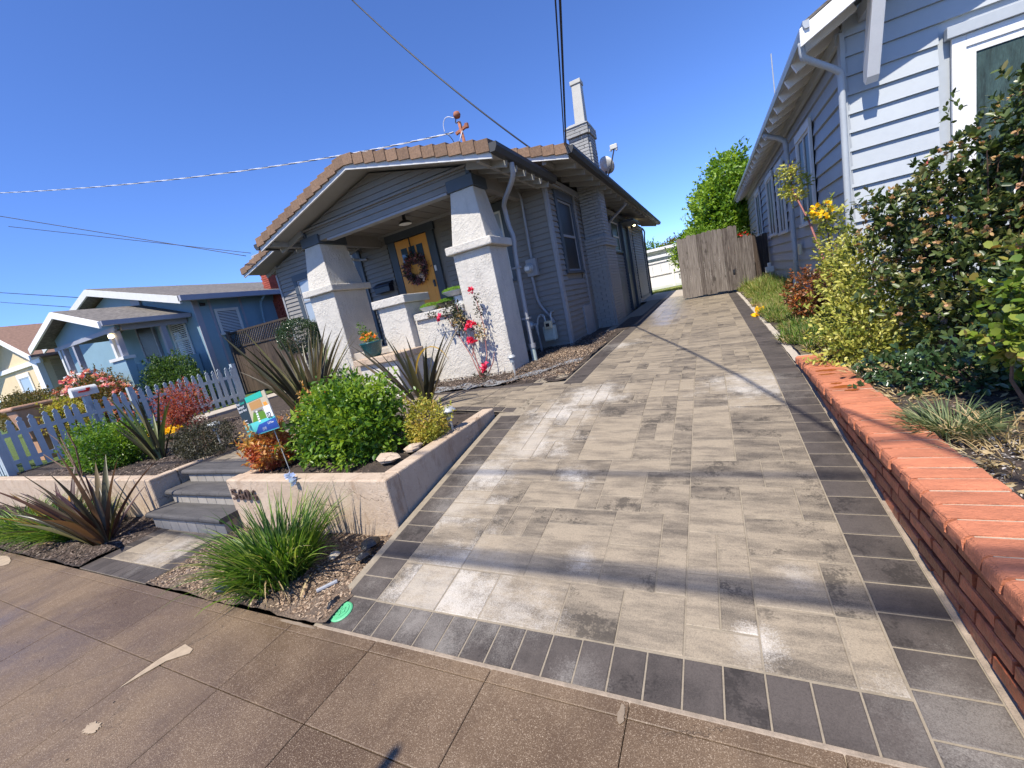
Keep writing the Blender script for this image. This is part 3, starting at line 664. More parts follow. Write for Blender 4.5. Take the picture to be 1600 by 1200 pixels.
# cleanout lid let into the corner of the border
lid = thing('cleanout_lid', (-1.985, 1.275, -1.43), 'round bright green access lid set in the corner of the driveway edge by the sidewalk', 'lid')
mb = MB(); mb.lathe([(.0, -.012), (.062, -.012), (.064, .004), (.058, .008), (0.0005, .010)], (0, 0, 0), 28)
LM = slope_matrix(dz, -1.985, 1.275, 0, .001)
mb.v = [tuple(LM @ Vector(v)) for v in mb.v]; mb.build('disc', 'lid_green', lid)
mb = MB()
for r0 in (.022, .043): mb.lathe([(r0-.004, 0), (r0-.003, .0035), (r0+.003, .0035), (r0+.004, 0)], (0, 0, .0085), 28)
for a in range(3):
    an = a*math.pi/3; mb.bar((-.03*math.cos(an), -.03*math.sin(an), .011), (.03*math.cos(an), .03*math.sin(an), .011), .006, .004)
mb.v = [tuple(LM @ Vector(v)) for v in mb.v]
mb.build('rib', 'lid_green', lid)

# walkway from the drive to the steps, charcoal borders
def wz(x, y): return yard(x, y)+0.012 if x < -2.6 else (dz(x, y)*(x+2.6)/0.6+(yard(x, y)+0.012)*(-2.0-x)/0.6 if x < -2.0 else dz(x, y))
walk = patch('walkway', -5.35, -1.84, 3.64, 4.62, lambda x, y: wz(x, y)-0.0036, 'joint_sand', 0.15)
for i in range(25):
    for (y, d) in ((3.71, .12), (4.55, .13)):
        piece('border_paver', pm.setdefault(('b', d), paver_mesh(.14, d, 'paver_dark', 'border_paver')), walk, slope_matrix(wz, -1.98-.14*i-.03, y, 0, pv.uniform(-.001, .001)))
yy = 3.772
for rr, d in enumerate((.24, .24, .235)):
    x = -1.825
    while x > -5.3:
        w = pv.choice((.264, .396, .264, .132)); w = min(w, x+5.35)
        if w < .06: break
        key = (round(w, 3), d)
        if key not in pm: pm[key] = paver_mesh(w, d, 'paver_light')
        piece('paver', pm[key], walk, slope_matrix(wz, x-w/2, yy+d/2, 0, pv.uniform(-.001, .001))); x -= w
    yy += d
# path to the porch above the steps
path = patch('path', -5.36, -4.05, 2.42, 3.64, lambda x, y: yard(x, y)+0.0072, 'joint_sand', 0.2)
py = lambda x, y: yard(x, y)+0.011
for i in range(8):
    for x in (-5.29, -4.12): piece('border_paver', pm.setdefault(('p', 1), paver_mesh(.14, .15, 'paver_dark', 'border_paver')), path, slope_matrix(py, x, 2.50+.15*i))
    x = -5.22
    for w in (pv.choice([(.3, .36, .375), (.4, .235, .4), (.25, .46, .325)])):
        w = w*1.0
        key = ('pp', round(w, 3))
        if key not in pm: pm[key] = paver_mesh(w, .15, 'paver_light')
        piece('paver', pm[key], path, slope_matrix(py, x+w/2, 2.50+.15*i)); x += w
patch('porch_path', -5.36, -4.3, 4.62, 5.4, lambda x, y: yard(x, y)+0.008, 'concrete_flat', 0.2)
# lower landing at the sidewalk
land = patch('landing', -5.20, -4.0, 1.185, 1.86, lambda x, y: -1.4436, 'joint_sand', 0.3)
lz = lambda x, y: -1.44
for k in range(8): piece('border_paver', pm.setdefault(('l1', 1), paver_mesh(.15, .16, 'paver_dark', 'border_paver')), land, slope_matrix(lz, -5.125+.15*k, 1.265))
for k in range(3):
    for x in (-5.12, -4.08): piece('border_paver', pm.setdefault(('l2', 1), paver_mesh(.16, .17, 'paver_dark', 'border_paver')), land, slope_matrix(lz, x, 1.43+.17*k))
for (x, y, w, d, l) in ((-4.84, 1.40, .40, .11, 0), (-4.84, 1.53, .40, .15, 0), (-4.84, 1.70, .4, .19, 0), (-4.46, 1.45, .36, .20, 0), (-4.46, 1.68, .36, .26, 0), (-4.22, 1.50, .12, .3, 0), (-4.22, 1.74, .12, .18, 0)):
    piece('paver', paver_mesh(w, d, 'paver_light'), land, slope_matrix(lz, x, y))

# steps: bullnosed charcoal treads over small pale riser blocks
steps = thing('garden_steps', (-4.7, 1.9, -1.44), 'three charcoal bullnose garden steps with small pale riser blocks between the planter walls', 'steps')
for k, (yn, zt) in enumerate(((1.78, -1.27), (2.00, -1.13), (2.20, -.99))):
    zb = zt-.14 if k else -1.44
    yb = yn+0.03
    for i in range(8):
        x0 = -5.30+.16*i; mb = MB(); mb.box(x0+.003, x0+.157, yb, yb+.06, zb-.02, zt-.055); mb.build('riser_block', 'riser_block', steps, bevel=.004)
    for i in range(4):
        x0 = -5.36+.335*i; x1 = x0+.332; mb = MB(); pr = []
        for a in range(7):
            t = math.pi/2+math.pi*a/6; pr.append((x0, yn+.028+.028*math.cos(t), zt-.028+.028*math.sin(t)))
        pr += [(x0, yn+.30, zt-.056), (x0, yn+.30, zt)]
        mb.prism(pr, (x1-x0, 0, 0)); o = mb.build('tread', 'step_charcoal', steps)
mb = MB(); mb.box(-5.34, -4.06, 1.90, 2.5, -1.5, -1.33); mb.box(-5.34, -4.06, 2.1, 2.5, -1.5, -1.19); mb.build('step_core', 'mortar', steps)

# ------------------------------------------------------------------ planter walls
pl = thing('planter_wall', (-3.1, 1.95, -1.44), 'pale stained concrete planter wall beside the driveway carrying the house number', 'planter wall')
mb = MB(); T = .14
mb.prism([(-4.05, 1.95, -1.5), (-4.05, 1.95, -.976), (-2.13, 1.95, -.976), (-2.13, 1.95, -1.5)], (0, T, 0)); mb.build('front_wall', 'concrete_pale', pl, bevel=.012)
mb = MB(); mb.box(-2.13-T, -2.132, 1.95+T, 3.60, -1.5, -.977); mb.build('side_wall', 'concrete_pale', pl, bevel=.012)
mb = MB(); mb.box(-4.048, -4.048+T*.8, 1.95+T, 3.4, -1.5, -.985); mb.build('path_side_wall', 'concrete_pale', pl, bevel=.012)
pl2 = thing('planter_wall', (-7.5, 1.95, -1.44), 'pale concrete planter wall left of the garden steps with a crack at its corner', 'planter wall')
mb = MB(); mb.box(-10.9, -5.56, 1.95, 2.07, -1.5, -.976); mb.build('front_wall', 'concrete_pale', pl2, bevel=.012)
mb = MB(); mb.box(-5.55, -5.43, 1.935, 2.20, -1.5, -.972); mb.box(-5.55, -5.44, 2.204, 2.62, -1.5, -.974); mb.build('side_wall', 'concrete_pale', pl2, bevel=.012)
# house number
def text_obj(body, size, loc, rot, mat, parent=None, depth=0.004, name='digit', align='LEFT'):
    cu = bpy.data.curves.new(name, 'FONT'); cu.body = body; cu.size = size; cu.extrude = depth; cu.align_x = align
    t = bpy.data.objects.new(name, cu); COL.objects.link(t); dg = bpy.context.evaluated_depsgraph_get()
    me = bpy.data.meshes.new_from_object(t.evaluated_get(dg)); bpy.data.objects.remove(t); me.name = name
    me.materials.clear(); me.materials.append(MATS[mat])
    return link(bpy.data.objects.new(name, me), parent, Matrix.Translation(loc) @ rot)
RX = Matrix.Rotation(math.pi/2, 4, 'X')
for i, ch in enumerate('5606'):
    text_obj(ch, .145, (-3.99+i*.095, 1.935, -1.155-.002*i), RX, 'digit_brown', pl, .008)

# ------------------------------------------------------------------ brick wall on the right
bw = thing('brick_retaining_wall', (.70, 3.0, -1.4), 'low red brick retaining wall with bullnose coping along the right edge of the driveway', 'brick wall')
mb = MB(); mb.box(.672, .79, 1.14, 4.62, -1.5, -1.06); mb.build('mortar_core', 'mortar_dark', bw)
mb = MB(); mb.box(.657, .872, 1.125, 4.62, -1.06, -1.0045); mb.build('coping_bed', 'mortar', bw)
def rounded_brick(L, Wd, H, r=.022, mat='brick_top', name='coping_brick'):
    # long axis x (across the wall), bullnose at -x end
    m_ = MB(); pr = [(L, 0, 0), (L, 0, H)]
    for a in range(6):
        t = math.pi/2+math.pi/2*a/5; pr.append((r+r*math.cos(t), 0, H-r+r*math.sin(t)))
    pr += [(0, 0, 0.008), (.008, 0, 0)]
    m_.prism([(x, -Wd/2, z) for x, _, z in pr], (0, Wd, 0)); me = m_.mesh(name, mat); return me
cops = []
for q_ in range(7):
    me_ = rounded_brick(.245, .0875, .062); gq = random.Random(q_)
    for v_ in me_.vertices: v_.co.x += gq.uniform(-.003, .003); v_.co.y += gq.uniform(-.0022, .0022); v_.co.z += gq.uniform(-.0015, .0008)
    cops.append(me_)
for i in range(34):
    y = 1.17+.1016*i
    piece('coping_brick', pv.choice(cops), bw, Matrix.Translation((.628+pv.uniform(-.005, .005), y, -1.062+pv.uniform(-.002, .002))) @ Matrix.Rotation(pv.uniform(-.012, .012), 4, 'Z') @ Matrix.Rotation(pv.uniform(-.006, .006), 4, 'Y'))
def brick_mesh(L, D, H, name='brick', mat='brick_face', jit=.003, seed=0):
    g = random.Random(seed); m_ = MB(); m_.box(-D/2, D/2, -L/2, L/2, -H/2, H/2)
    c = .004; vs = []
    # chamfered block
    for z, ex in ((-H/2, c), (-H/2+c, 0), (H/2-c, 0), (H/2, c)):
        for sx, sy in ((-1, -1), (1, -1), (1, 1), (-1, 1)): vs.append((sx*(D/2-ex)+g.uniform(-jit, jit)*.6, sy*(L/2-ex)+g.uniform(-jit, jit), z+g.uniform(-jit, jit)*.5))
    m_ = MB(); m_.add(vs, [(3, 2, 1, 0), (12, 13, 14, 15)]+[(4*k+i, 4*k+(i+1) % 4, 4*k+4+(i+1) % 4, 4*k+4+i) for k in range(3) for i in range(4)])
    return m_.mesh(name, mat)
bks = [brick_mesh(.189, .09, .053, seed=s) for s in range(5)]
for c_ in range(7):
    zc = -1.062-.034-.0672*c_
    for i in range(19):
        y = 1.22+.2032*i+(.1016 if c_ % 2 else 0)
        if y > 4.6: continue
        if zc+.03 < float(dz(.6, y))-.03: continue
        piece('brick', pv.choice(bks), bw, Matrix.Translation((.70+pv.uniform(-.004, .004), y, zc)) @ Matrix.Rotation(pv.uniform(-.012, .012), 4, 'Z'))
mb = MB()
for (cx_, cy_, rx_, ry_, sd_) in ((.74, 4.25, .05, .05, 1), (.72, 4.05, .06, .035, 2), (.74, 3.92, .07, .03, 3), (.72, 3.80, .05, .02, 4), (.71, 3.52, .035, .02, 5), (.74, 3.42, .075, .035, 6), (.76, 3.33, .04, .018, 7)):
    stain('wet_patch', ragged(cx_, cy_, rx_, ry_, seed=sd_), -.9985, 'brick_wet', bw)
pts = [(0.64, y, float(dz(.64, y))) for y in np.linspace(1.18, 4.7, 24)]
for i in range(23):
    a, b = pts[i], pts[i+1]; mb.hexa([(.632, a[1], a[2]-.03), (.69, a[1], a[2]-.03), (.69, b[1], b[2]-.03), (.632, b[1], b[2]-.03), (.636, a[1], a[2]-.001), (.69, a[1], a[2]+.010), (.69, b[1], b[2]+.010), (.636, b[1], b[2]-.001)])
mb.build('mortar_fillet', 'grout', bw)

# ------------------------------------------------------------------ siding
def siding(O, u, n, U0, U1, z0, z1, ex, t, mat, parent, holes=(), clip=None, name='siding_board', separate=False, jit=0.0):
    """lapped boards on the plane through O (x,y) with direction u and outward normal n"""
    O = Vector((O[0], O[1], 0)); u = Vector((u[0], u[1], 0)); n = Vector((n[0], n[1], 0)); mb = MB(); k = 0
    z = z0
    while z < z1-0.01:
        zt = min(z+ex, z1); a0, a1 = (U0, U1) if clip is None else clip(z); b0, b1 = (U0, U1) if clip is None else clip(min(zt, z1))
        segs = [(a0, a1, b0, b1)] if a1 > a0 else []
        for (h0, h1, hz0, hz1) in holes:
            if z+ex*0.5 > hz0 and z+ex*0.5 < hz1:
                out = []
                for s in segs:
                    if h1 <= s[0] or h0 >= s[1]: out.append(s); continue
                    if h0 > s[0]: out.append((s[0], h0, s[2], h0))
                    if h1 < s[1]: out.append((h1, s[1], h1, s[3]))
                segs = out
        for (p0, p1, q0, q1) in segs:
            if q1 < q0: q0 = q1 = (p0+p1)/2
            cell = MB() if separate else mb; tt = t*(1+random.uniform(-jit, jit))
            P = lambda uu, zz, off: O+u*uu+n*off+Vector((0, 0, zz))
            z_ = z+min(.007, ex*.06); vs = [P(p0, z_, -.01), P(p1, z_, -.01), P(p1, z_, tt), P(p0, z_, tt), P(q0, zt+.004, 0), P(q1, zt+.004, 0), P(q1, zt+.004, tt*.12), P(q0, zt+.004, tt*.12)]
            cell.add(vs, [(0, 1, 2, 3), (3, 2, 6, 7), (1, 5, 6, 2), (0, 3, 7, 4), (4, 7, 6, 5)])
            if separate: cell.build(name, mat, parent)
        z = zt; k += 1
    if not separate and mb.v: return mb.build(name, mat, parent, kind='stuff')

def window(parent, O, u, n, U0, U1, z0, z1, trim='trim_dark', tw=.13, glass='glass_dark', sash='trim_grey', rail=True, sill=True, blinds=None, th=.03, label=None, mull=None):
    """window with casing, sash, meeting rail, glass and sill; U0..U1, z0..z1 is the opening"""
    O = Vector((O[0], O[1], 0)); u = Vector((u[0], u[1], 0)); n = Vector((n[0], n[1], 0))
    def bx(mb, a0, a1, c0, c1, d0, d1):
        vs = [O+u*a+n*d+Vector((0, 0, c)) for c in (c0, c1) for a, d in ((a0, d0), (a1, d0), (a1, d1), (a0, d1))]
        mb.hexa(vs)
    f = MB(); e = .0
    bx(f, U0-tw, U0, z0, z1, 0, th); bx(f, U1, U1+tw, z0, z1, 0, th); bx(f, U0-tw, U1+tw, z1, z1+tw*1.15, 0, th+.008)
    w = f.build('window', trim, parent, bevel=.003)
    if label: w['label'] = label
    g = MB(); bx(g, U0, U1, z0, z1, -.03, .004); g.build('pane', glass, w)
    s = MB(); q = .035
    bx(s, U0, U0+q, z0, z1, .004, .02); bx(s, U1-q, U1, z0, z1, .004, .02); bx(s, U0+q, U1-q, z1-q, z1, .004, .02); bx(s, U0+q, U1-q, z0, z0+q, .004, .02)
    if rail: bx(s, U0+q, U1-q, (z0+z1)/2-.02, (z0+z1)/2+.025, .004, .026)
    if mull:
        for x in mull: bx(s, x-.02, x+.02, z0+q, z1-q, .004, .024)
    s.build('sash', sash, w)
    if sill:
        s = MB(); bx(s, U0-tw-.03, U1+tw+.03, z0-.05, z0, 0, .06); s.build('sill', trim, w, bevel=.003)
    if blinds:
        b = MB(); zz = z0+q+.02
        while zz < z1-q: bx(b, U0+q, U1-q, zz, zz+blinds*.62, .0045, .0085); zz += blinds
        b.build('blind', 'blind', w)
    return w

# ------------------------------------------------------------------ the grey bungalow
GH = thing('grey_bungalow', (-6, 7.43, -1.0), 'dark grey bungalow with a stucco pillared porch and orange front door', 'house')
H0 = -1.12
# walls behind the boards
mb = MB(); mb.box(-9.75, -2.455, 7.455, 19.65, H0, 2.16)
mb.prism([(-9.75, 7.455, 2.16), (-2.455, 7.455, 2.16), (-6.05, 7.455, 3.02)], (0, 12.2, 0)); mb.build('wall', 'siding_grey', GH)
EX = .098
main_clip = lambda z: (max(-9.8, -9.8 if z < 2.1 else -10.3+(z-2.03)/.25+.05), min(-2.43, -1.79-(z-2.14)/.25) if z > 2.14 else -2.43)
front_holes = [(-6.12, -4.74, -.3, 2.06), (-4.35, -3.2, .40, 1.9), (-9.27, -7.49, .52, 1.84), (-7.36, -6.90, -.3, 1.92)]
siding((0, 7.43), (1, 0), (0, -1), -9.8, -2.43, H0, 2.6, EX, .026, 'siding_grey', GH, front_holes, main_clip, 'front_siding')
side_holes = [(7.85, 9.02, .30, 1.95), (12.6, 14.2, .8, 1.95), (9.62, 10.78, -1.2, 2.3), (14.35, 15.35, -1.2, 1.75)]
siding((-2.43, 0), (0, 1), (1, 0), 7.43, 19.7, -1.02, 2.12, EX, .028, 'siding_side', GH, side_holes, None, 'side_siding')
siding((-9.8, 0), (0, 1), (-1, 0), 7.43, 19.7, H0, 2.0, .2, .016, 'siding_side', GH, name='far_side_siding')
# corner boards and vertical trims on the driveway side
mb = MB(); mb.box(-2.455, -2.395, 7.395, 7.43+.10, -1.05, 2.12); mb.build('corner_board', 'trim_grey', GH, bevel=.003)
for y in (9.20, 12.35, 15.55, 16.35, 19.66):
    mb = MB(); mb.box(-2.43, -2.398, y-.045, y+.045, -1.0, 2.1); mb.build('trim_board', 'trim_grey', GH)
mb = MB(); mb.box(-9.83, -9.77, 7.39, 7.5, -1.05, 1.98); mb.build('corner_board', 'trim_grey', GH, bevel=.003)
mb = MB(); mb.box(-2.43, -2.39, 7.54, 19.65, 1.985, 2.11); mb.build('frieze_board', 'trim_grey', GH)
# windows
window(GH, (0, 7.425), (1, 0), (0, -1), -4.22, -3.33, .50, 1.75, 'trim_dark', .13, 'glass_pale', 'offwhite_paint')
window(GH, (0, 7.425), (1, 0), (0, -1), -9.14, -7.62, .62, 1.69, 'trim_dark', .13, 'glass_pale', 'trim_grey')
window(GH, (-2.43, 0), (0, 1), (1, 0), 7.99, 8.88, .43, 1.77, 'trim_dark', .14, 'glass_side', 'trim_grey', th=.04)
window(GH, (-2.43, 0), (0, 1), (1, 0), 12.9, 13.95, .95, 1.80, 'trim_dark', .12, 'glass_side', 'offwhite_paint', th=.04)
# side door in its dark recess, vent hatch, rear hatch
d = MB(); d.box(-2.46, -2.40, 14.35, 15.35, -.95, 1.72); d = d.build('side_door', 'trim_dark', GH)
mb = MB(); mb.tube([(-2.39, 14.5, .2), (-2.35, 14.5, .2)], .03, 8); mb.build('handle', 'metal_grey', d)
mb = MB(); mb.box(-2.43, -2.33, 14.2, 14.3, -.95, 1.8); mb.box(-2.43, -2.33, 15.4, 15.5, -.95, 1.8); mb.box(-2.43, -1.95, 14.2, 15.5, 1.82, 1.88); mb.build('door_surround', 'trim_dark', GH)
mb = MB(); mb.box(-2.43, -2.385, 8.50, 9.08, -.92, -.30); mb.build('vent_hatch', 'trim_grey', GH, bevel=.006)
mb = MB(); mb.box(-2.43, -2.385, 16.6, 19.3, -.72, -.66); mb.box(-2.43, -2.385, 16.6, 16.68, -.72, 1.7); mb.box(-2.43, -2.385, 19.2, 19.28, -.72, 1.7); mb.build('panel_trim', 'trim_dark', GH)

# front door
fd = MB(); fd.box(-5.87, -5.045, 7.38, 7.42, -.25, 1.80); door = fd.build('front_door', 'door_orange', GH); door['label'] = 'orange plank door with three small top lights'
for i in range(4):
    x0 = -5.80+.17*i
    mb = MB(); mb.box(x0+.004, x0+.166, 7.372, 7.38, -.15, 1.16); mb.build('door_plank', 'door_orange', door, bevel=.002)
for i in range(3):
    x0 = -5.745+.205*i; mb = MB(); mb.box(x0, x0+.155, 7.371, 7.379, 1.26, 1.63); mb.build('pane', 'glass_blue', door)
mb = MB(); mb.box(-5.10, -5.07, 7.34, 7.38, .72, .86); mb.lathe([(0, 0), (.025, 0), (.025, .03), (0, .03)], (-5.085, 7.345, .80)); mb.build('handle', 'trim_dark', door)
mb = MB(); mb.box(-6.06, -5.88, 7.37, 7.43, -.3, 1.82); mb.box(-5.035, -4.86, 7.37, 7.43, -.3, 1.82); mb.box(-6.10, -4.82, 7.362, 7.43, 1.82, 2.02); mb.build('door_casing', 'trim_dark', GH, bevel=.004)
mb = MB(); mb.box(-5.0, -4.955, 7.35, 7.37, 1.02, 1.13); mb.build('doorbell', 'white_paint', GH, bevel=.004)

# porch: floor, ceiling, piers, low walls
mb = MB(); mb.box(-6.62, -3.38, 5.56, 7.44, -.42, -.25); mb.build('porch_floor', 'concrete_flat', GH, bevel=.01)
mb = MB(); mb.box(-6.5, -3.4, 5.55, 7.44, -1.05, -.421); mb.build('porch_base', 'stucco', GH)
mb = MB(); mb.box(-6.36, -2.88, 5.56, 7.42, 2.02, 2.05); mb.build('porch_ceiling', 'porch_ceiling', GH)
mb = MB()
for i in range(12): mb.box(-6.33+.29*i, -6.32+.29*i, 5.6, 7.4, 2.012, 2.0205)
mb.build('ceiling_batten', 'porch_ceiling', GH, kind='stuff')
mb = MB(); mb.box(-6.32, -2.9, 7.36, 7.425, 1.97, 2.018); mb.build('ceiling_mould', 'soffit_grey', GH)
def pier(x0, x1, name='pier', dp=0.0):
    p = MB(); p.box(x0, x1, 5.50, 6.08+dp, -1.10, .905); p = p.build(name, 'stucco', GH, bevel=.012)
    c = MB(); c.box(x0-.07, x1+.085, 5.42, 6.16+dp, .905, 1.02); c.build('cap', 'stucco', p, bevel=.015)
    xa, xb = x0+.015, x1-.015; ta, tb = x0+.135, x1-.105
    t = MB(); t.hexa([(xa, 5.51, 1.02), (xb, 5.51, 1.02), (xb, 6.07+dp, 1.02), (xa, 6.07+dp, 1.02), (ta, 5.585, 1.76), (tb, 5.585, 1.76), (tb, 5.97+dp, 1.76), (ta, 5.97+dp, 1.76)])
    t.build('tapered_shaft', 'stucco', p, bevel=.012)
    b = MB(); b.box(ta-.03, tb+.03, 5.56, 6.0+dp, 1.76, 1.92); b.build('head_block', 'trim_dark', p, bevel=.004)
pier(-3.37, -2.745); pier(-6.585, -5.96, dp=.22)
mb = MB(); mb.box(-7.36, -6.90, 7.37, 7.43, -.3, 1.92); mb.build('trim_shade_board', 'trim_dark', GH, bevel=.003)  # dark trim, widened so its colour stands in for shade on the sunlit siding
# stub wall, low wall with its sloped coping, steps up to the porch
mb = MB(); mb.box(-4.93, -4.36, 5.36, 5.90, -1.10, .40); st = mb.build('porch_stub_wall', 'stucco', GH, bevel=.012)
mb = MB(); mb.box(-4.99, -4.30, 5.30, 5.98, .40, .53); mb.build('cap', 'stucco', st, bevel=.012)
mb = MB(); mb.box(-4.358, -3.372, 5.50, 5.82, -1.10, .08); lw = mb.build('porch_low_wall', 'stucco', GH, bevel=.01)
mb = MB(); mb.box(-4.32, -3.374, 5.45, 5.86, .08, .19); mb.build('cap', 'stucco', lw, bevel=.012)
for k in range(3):
    mb = MB(); mb.box(-5.955, -4.935, 5.02+.16*k, 5.6, -1.0+.18*k, -.82+.18*k); mb.build('porch_step', 'concrete_flat', GH, bevel=.012)
mb = MB(); mb.box(-5.0, -4.25, 4.72, 5.36, -1.02, -.42); pb = mb.build('porch_plinth', 'stucco', GH, bevel=.012)
mb = MB(); mb.box(-5.06, -4.2, 4.66, 5.36, -.42, -.32); mb.build('cap', 'concrete_pale', pb, bevel=.012)

# porch gable
PX, PZ, PS = -4.63, 2.55, .262        # ridge x, sheathing height at ridge, slope
pz = lambda x: PZ-PS*abs(x-PX)
mb = MB(); mb.prism([(-6.36, 5.62, 1.80), (-2.87, 5.62, 1.80), (-2.87, 5.62, pz(-2.87)-.06), (PX, 5.62, PZ-.06), (-6.36, 5.62, pz(-6.36)-.06)], (0, .10, 0)); mb.build('gable_wall', 'siding_grey', GH)
gclip = lambda z: (max(-6.38, PX-(PZ-.07-z)/PS), min(-2.87, PX+(PZ-.07-z)/PS))
siding((0, 5.62), (1, 0), (0, -1), -6.38, -2.87, 1.80, 2.44, .092, .024, 'siding_grey', GH, (), gclip, 'gable_siding')
mb = MB(); mb.box(-2.91, -2.85, 5.575, 5.64, 1.93, pz(-2.87)-.05); mb.box(-6.40, -6.34, 5.575, 5.64, 1.93, pz(-6.36)-.05); mb.build('corner_board', 'trim_dark', GH)
mb = MB(); mb.box(-5.86, -3.30, 5.60, 5.74, 1.765, 1.80); mb.build('gable_beam', 'trim_grey', GH)
for xa, xb in ((-2.97, -2.86), (-6.36, -6.25)):
    mb = MB(); mb.box(xa, xb, 5.66, 7.42, 1.80, pz(-2.87)-.05); mb.build('side_beam', 'siding_grey', GH)

def roof_slab(name, xr, xe, z_of, y0, y1, th, top='roof_brown', under='soffit_grey', parent=GH):
    mb = MB(); a, b = (xr, xe)
    mb.hexa([(a, y0, z_of(a)-th), (b, y0, z_of(b)-th), (b, y1, z_of(b)-th), (a, y1, z_of(a)-th), (a, y0, z_of(a)), (b, y0, z_of(b)), (b, y1, z_of(b)), (a, y1, z_of(a))])
    o = mb.build(name, under, parent)
    t = MB(); t.hexa([(a, y0, z_of(a)+.002), (b, y0, z_of(b)+.002), (b, y1, z_of(b)+.002), (a, y1, z_of(a)+.002), (a, y0, z_of(a)+.022), (b, y0, z_of(b)+.022), (b, y1, z_of(b)+.022), (a, y1, z_of(a)+.022)])
    t.build('shingle_layer', top, o); return o
XE, XW = -2.29, -6.99
r1 = roof_slab('porch_roof', PX, XE, pz, 5.16, 8.0, .035); r2 = roof_slab('porch_roof', PX, XW, pz, 5.16, 8.0, .035)
# barge boards and the thick shingle caps along the rakes
def rake(parent, x0, x1, z_of, y, bw_, cap_n, xc0=None, xc1=None, bmat='barge_grey', gap=.0):
    mb = MB(); mb.hexa([(x0, y-.03, z_of(x0)-bw_), (x1, y-.03, z_of(x1)-bw_), (x1, y, z_of(x1)-bw_), (x0, y, z_of(x0)-bw_), (x0, y-.03, z_of(x0)+.002), (x1, y-.03, z_of(x1)+.002), (x1, y, z_of(x1)+.002), (x0, y, z_of(x0)+.002)])
    mb.build('barge_board', bmat, parent)
    a, b = (xc0 if xc0 is not None else x0), (xc1 if xc1 is not None else x1)
    sg = 1 if b > a else -1; L = abs(b-a)/cap_n
    for i in range(cap_n):
        p, q = a+sg*L*i, a+sg*L*(i+1); t0, t1 = .012, .040    # each cap kicks up over the one below it
        mb = MB(); yo = y-.075; h = .118+random.uniform(-.004, .004)
        zp, zq = z_of(p)+t0*0, z_of(q)+(t1-t0); q2 = q+sg*.006
        # outer face leans a little; the lower end of each cap stands proud and leaves a dark step
        mb.hexa([(p, yo+.018, zp-.045), (q2, yo, zq-.055), (q2, y+.18, zq-.02), (p, y+.18, zp-.02), (p, yo+.02, zp+h-.015), (q2, yo+.004, zq+h-.02), (q2, y+.2, zq+h), (p, y+.2, zp+h)])
        mb.build('shingle', 'shingle_brown', parent, bevel=.004)
rake(r1, PX, XE+.02, pz, 5.16, .10, 12); rake(r2, PX, XW, pz, 5.16, .10, 13)
mb = MB()
mb.build('x', 'soffit_grey', GH) if False else None
# rafter tails and soffit boards under the porch rakes
for x in (-2.5, -6.78):
    mb = MB(); mb.bar((x, 5.2, pz(x)-.075), (x, 7.4, pz(x)-.075), .05, .08); mb.build('rafter', 'soffit_grey', GH)
for i in range(6):
    y = 5.55+.33*i
    for s, xa, xb in ((1, -2.86, XE+.03), (-1, -6.37, XW-.0)):
        mb = MB(); mb.bar((xa, y, pz(xa)-.08), (xb, y, pz(xb)-.08), .045, .085); mb.build('rafter_tail', 'soffit_grey', GH)

# main roof
MX = -6.05; mz = lambda x: 2.14+.25*(4.26-abs(x-MX)); ME, MWX = -1.79, -10.31
m1 = roof_slab('main_roof', MX, ME, mz, 6.93, 20.1, .04); m2 = roof_slab('main_roof', MX, MWX, mz, 6.93, 20.1, .04)
rake(m1, -2.98, ME+.02, mz, 6.93, .10, 6); rake(m2, -6.4, MWX, mz, 6.93, .10, 18)
for i in range(22):
    y = 7.45+.58*i; xa = -2.42; xb = ME-.02
    mb = MB(); mb.bar((xa, y, mz(xa)-.085), (xb, y, mz(xb)-.085), .045, .09); mb.build('rafter_tail', 'soffit_grey', GH)
for i in range(4):
    y = 7.5+.6*i; mb = MB(); mb.bar((-9.8, y, mz(-9.8)-.085), (MWX+.03, y, mz(MWX)-.085), .045, .09); mb.build('rafter_tail', 'soffit_grey', GH)
mb = MB(); mb.bar((-3.0, 6.97, mz(-3.0)-.12), (-3.0, 7.45, mz(-3.0)-.12), .06, .1); mb.build('lookout', 'soffit_grey', GH); mb = MB(); mb.bar((-2.2, 6.97, mz(-2.2)-.1), (-2.2, 7.45, mz(-2.2)-.1), .06, .09); mb.build('lookout', 'soffit_grey', GH)

# gutters
def gutter(x, y0, y1, z, parent=GH, mat='gutter_dark', out=1, w=.115, h=.105):
    mb = MB(); x0 = x
    pr = [(x0, z), (x0, z-h), (x0+out*w*.7, z-h), (x0+out*w, z-h*.45), (x0+out*w, z), (x0+out*(w-.008), z), (x0+out*(w-.01), z-h*.4), (x0+out*w*.66, z-h+.01), (x0+out*.008, z-h+.01), (x0+out*.008, z)]
    mb.prism([(a, y0, b) for a, b in pr], (0, y1-y0, 0)); g = mb.build('gutter', mat, parent)
    e = MB()
    for yy in (y0-.004, y1+.002): e = MB(); e.prism([(a, yy, b) for a, b in pr[:5]], (0, .004, 0)); e.build('end_cap', mat, g)
    return g
gutter(XE+.015, 5.10, 7.42, pz(XE)+.06); gutter(ME+.015, 6.86, 20.12, mz(ME)+.06)
gutter(XW-.015, 5.12, 7.3, pz(XW)+.05, out=-1)
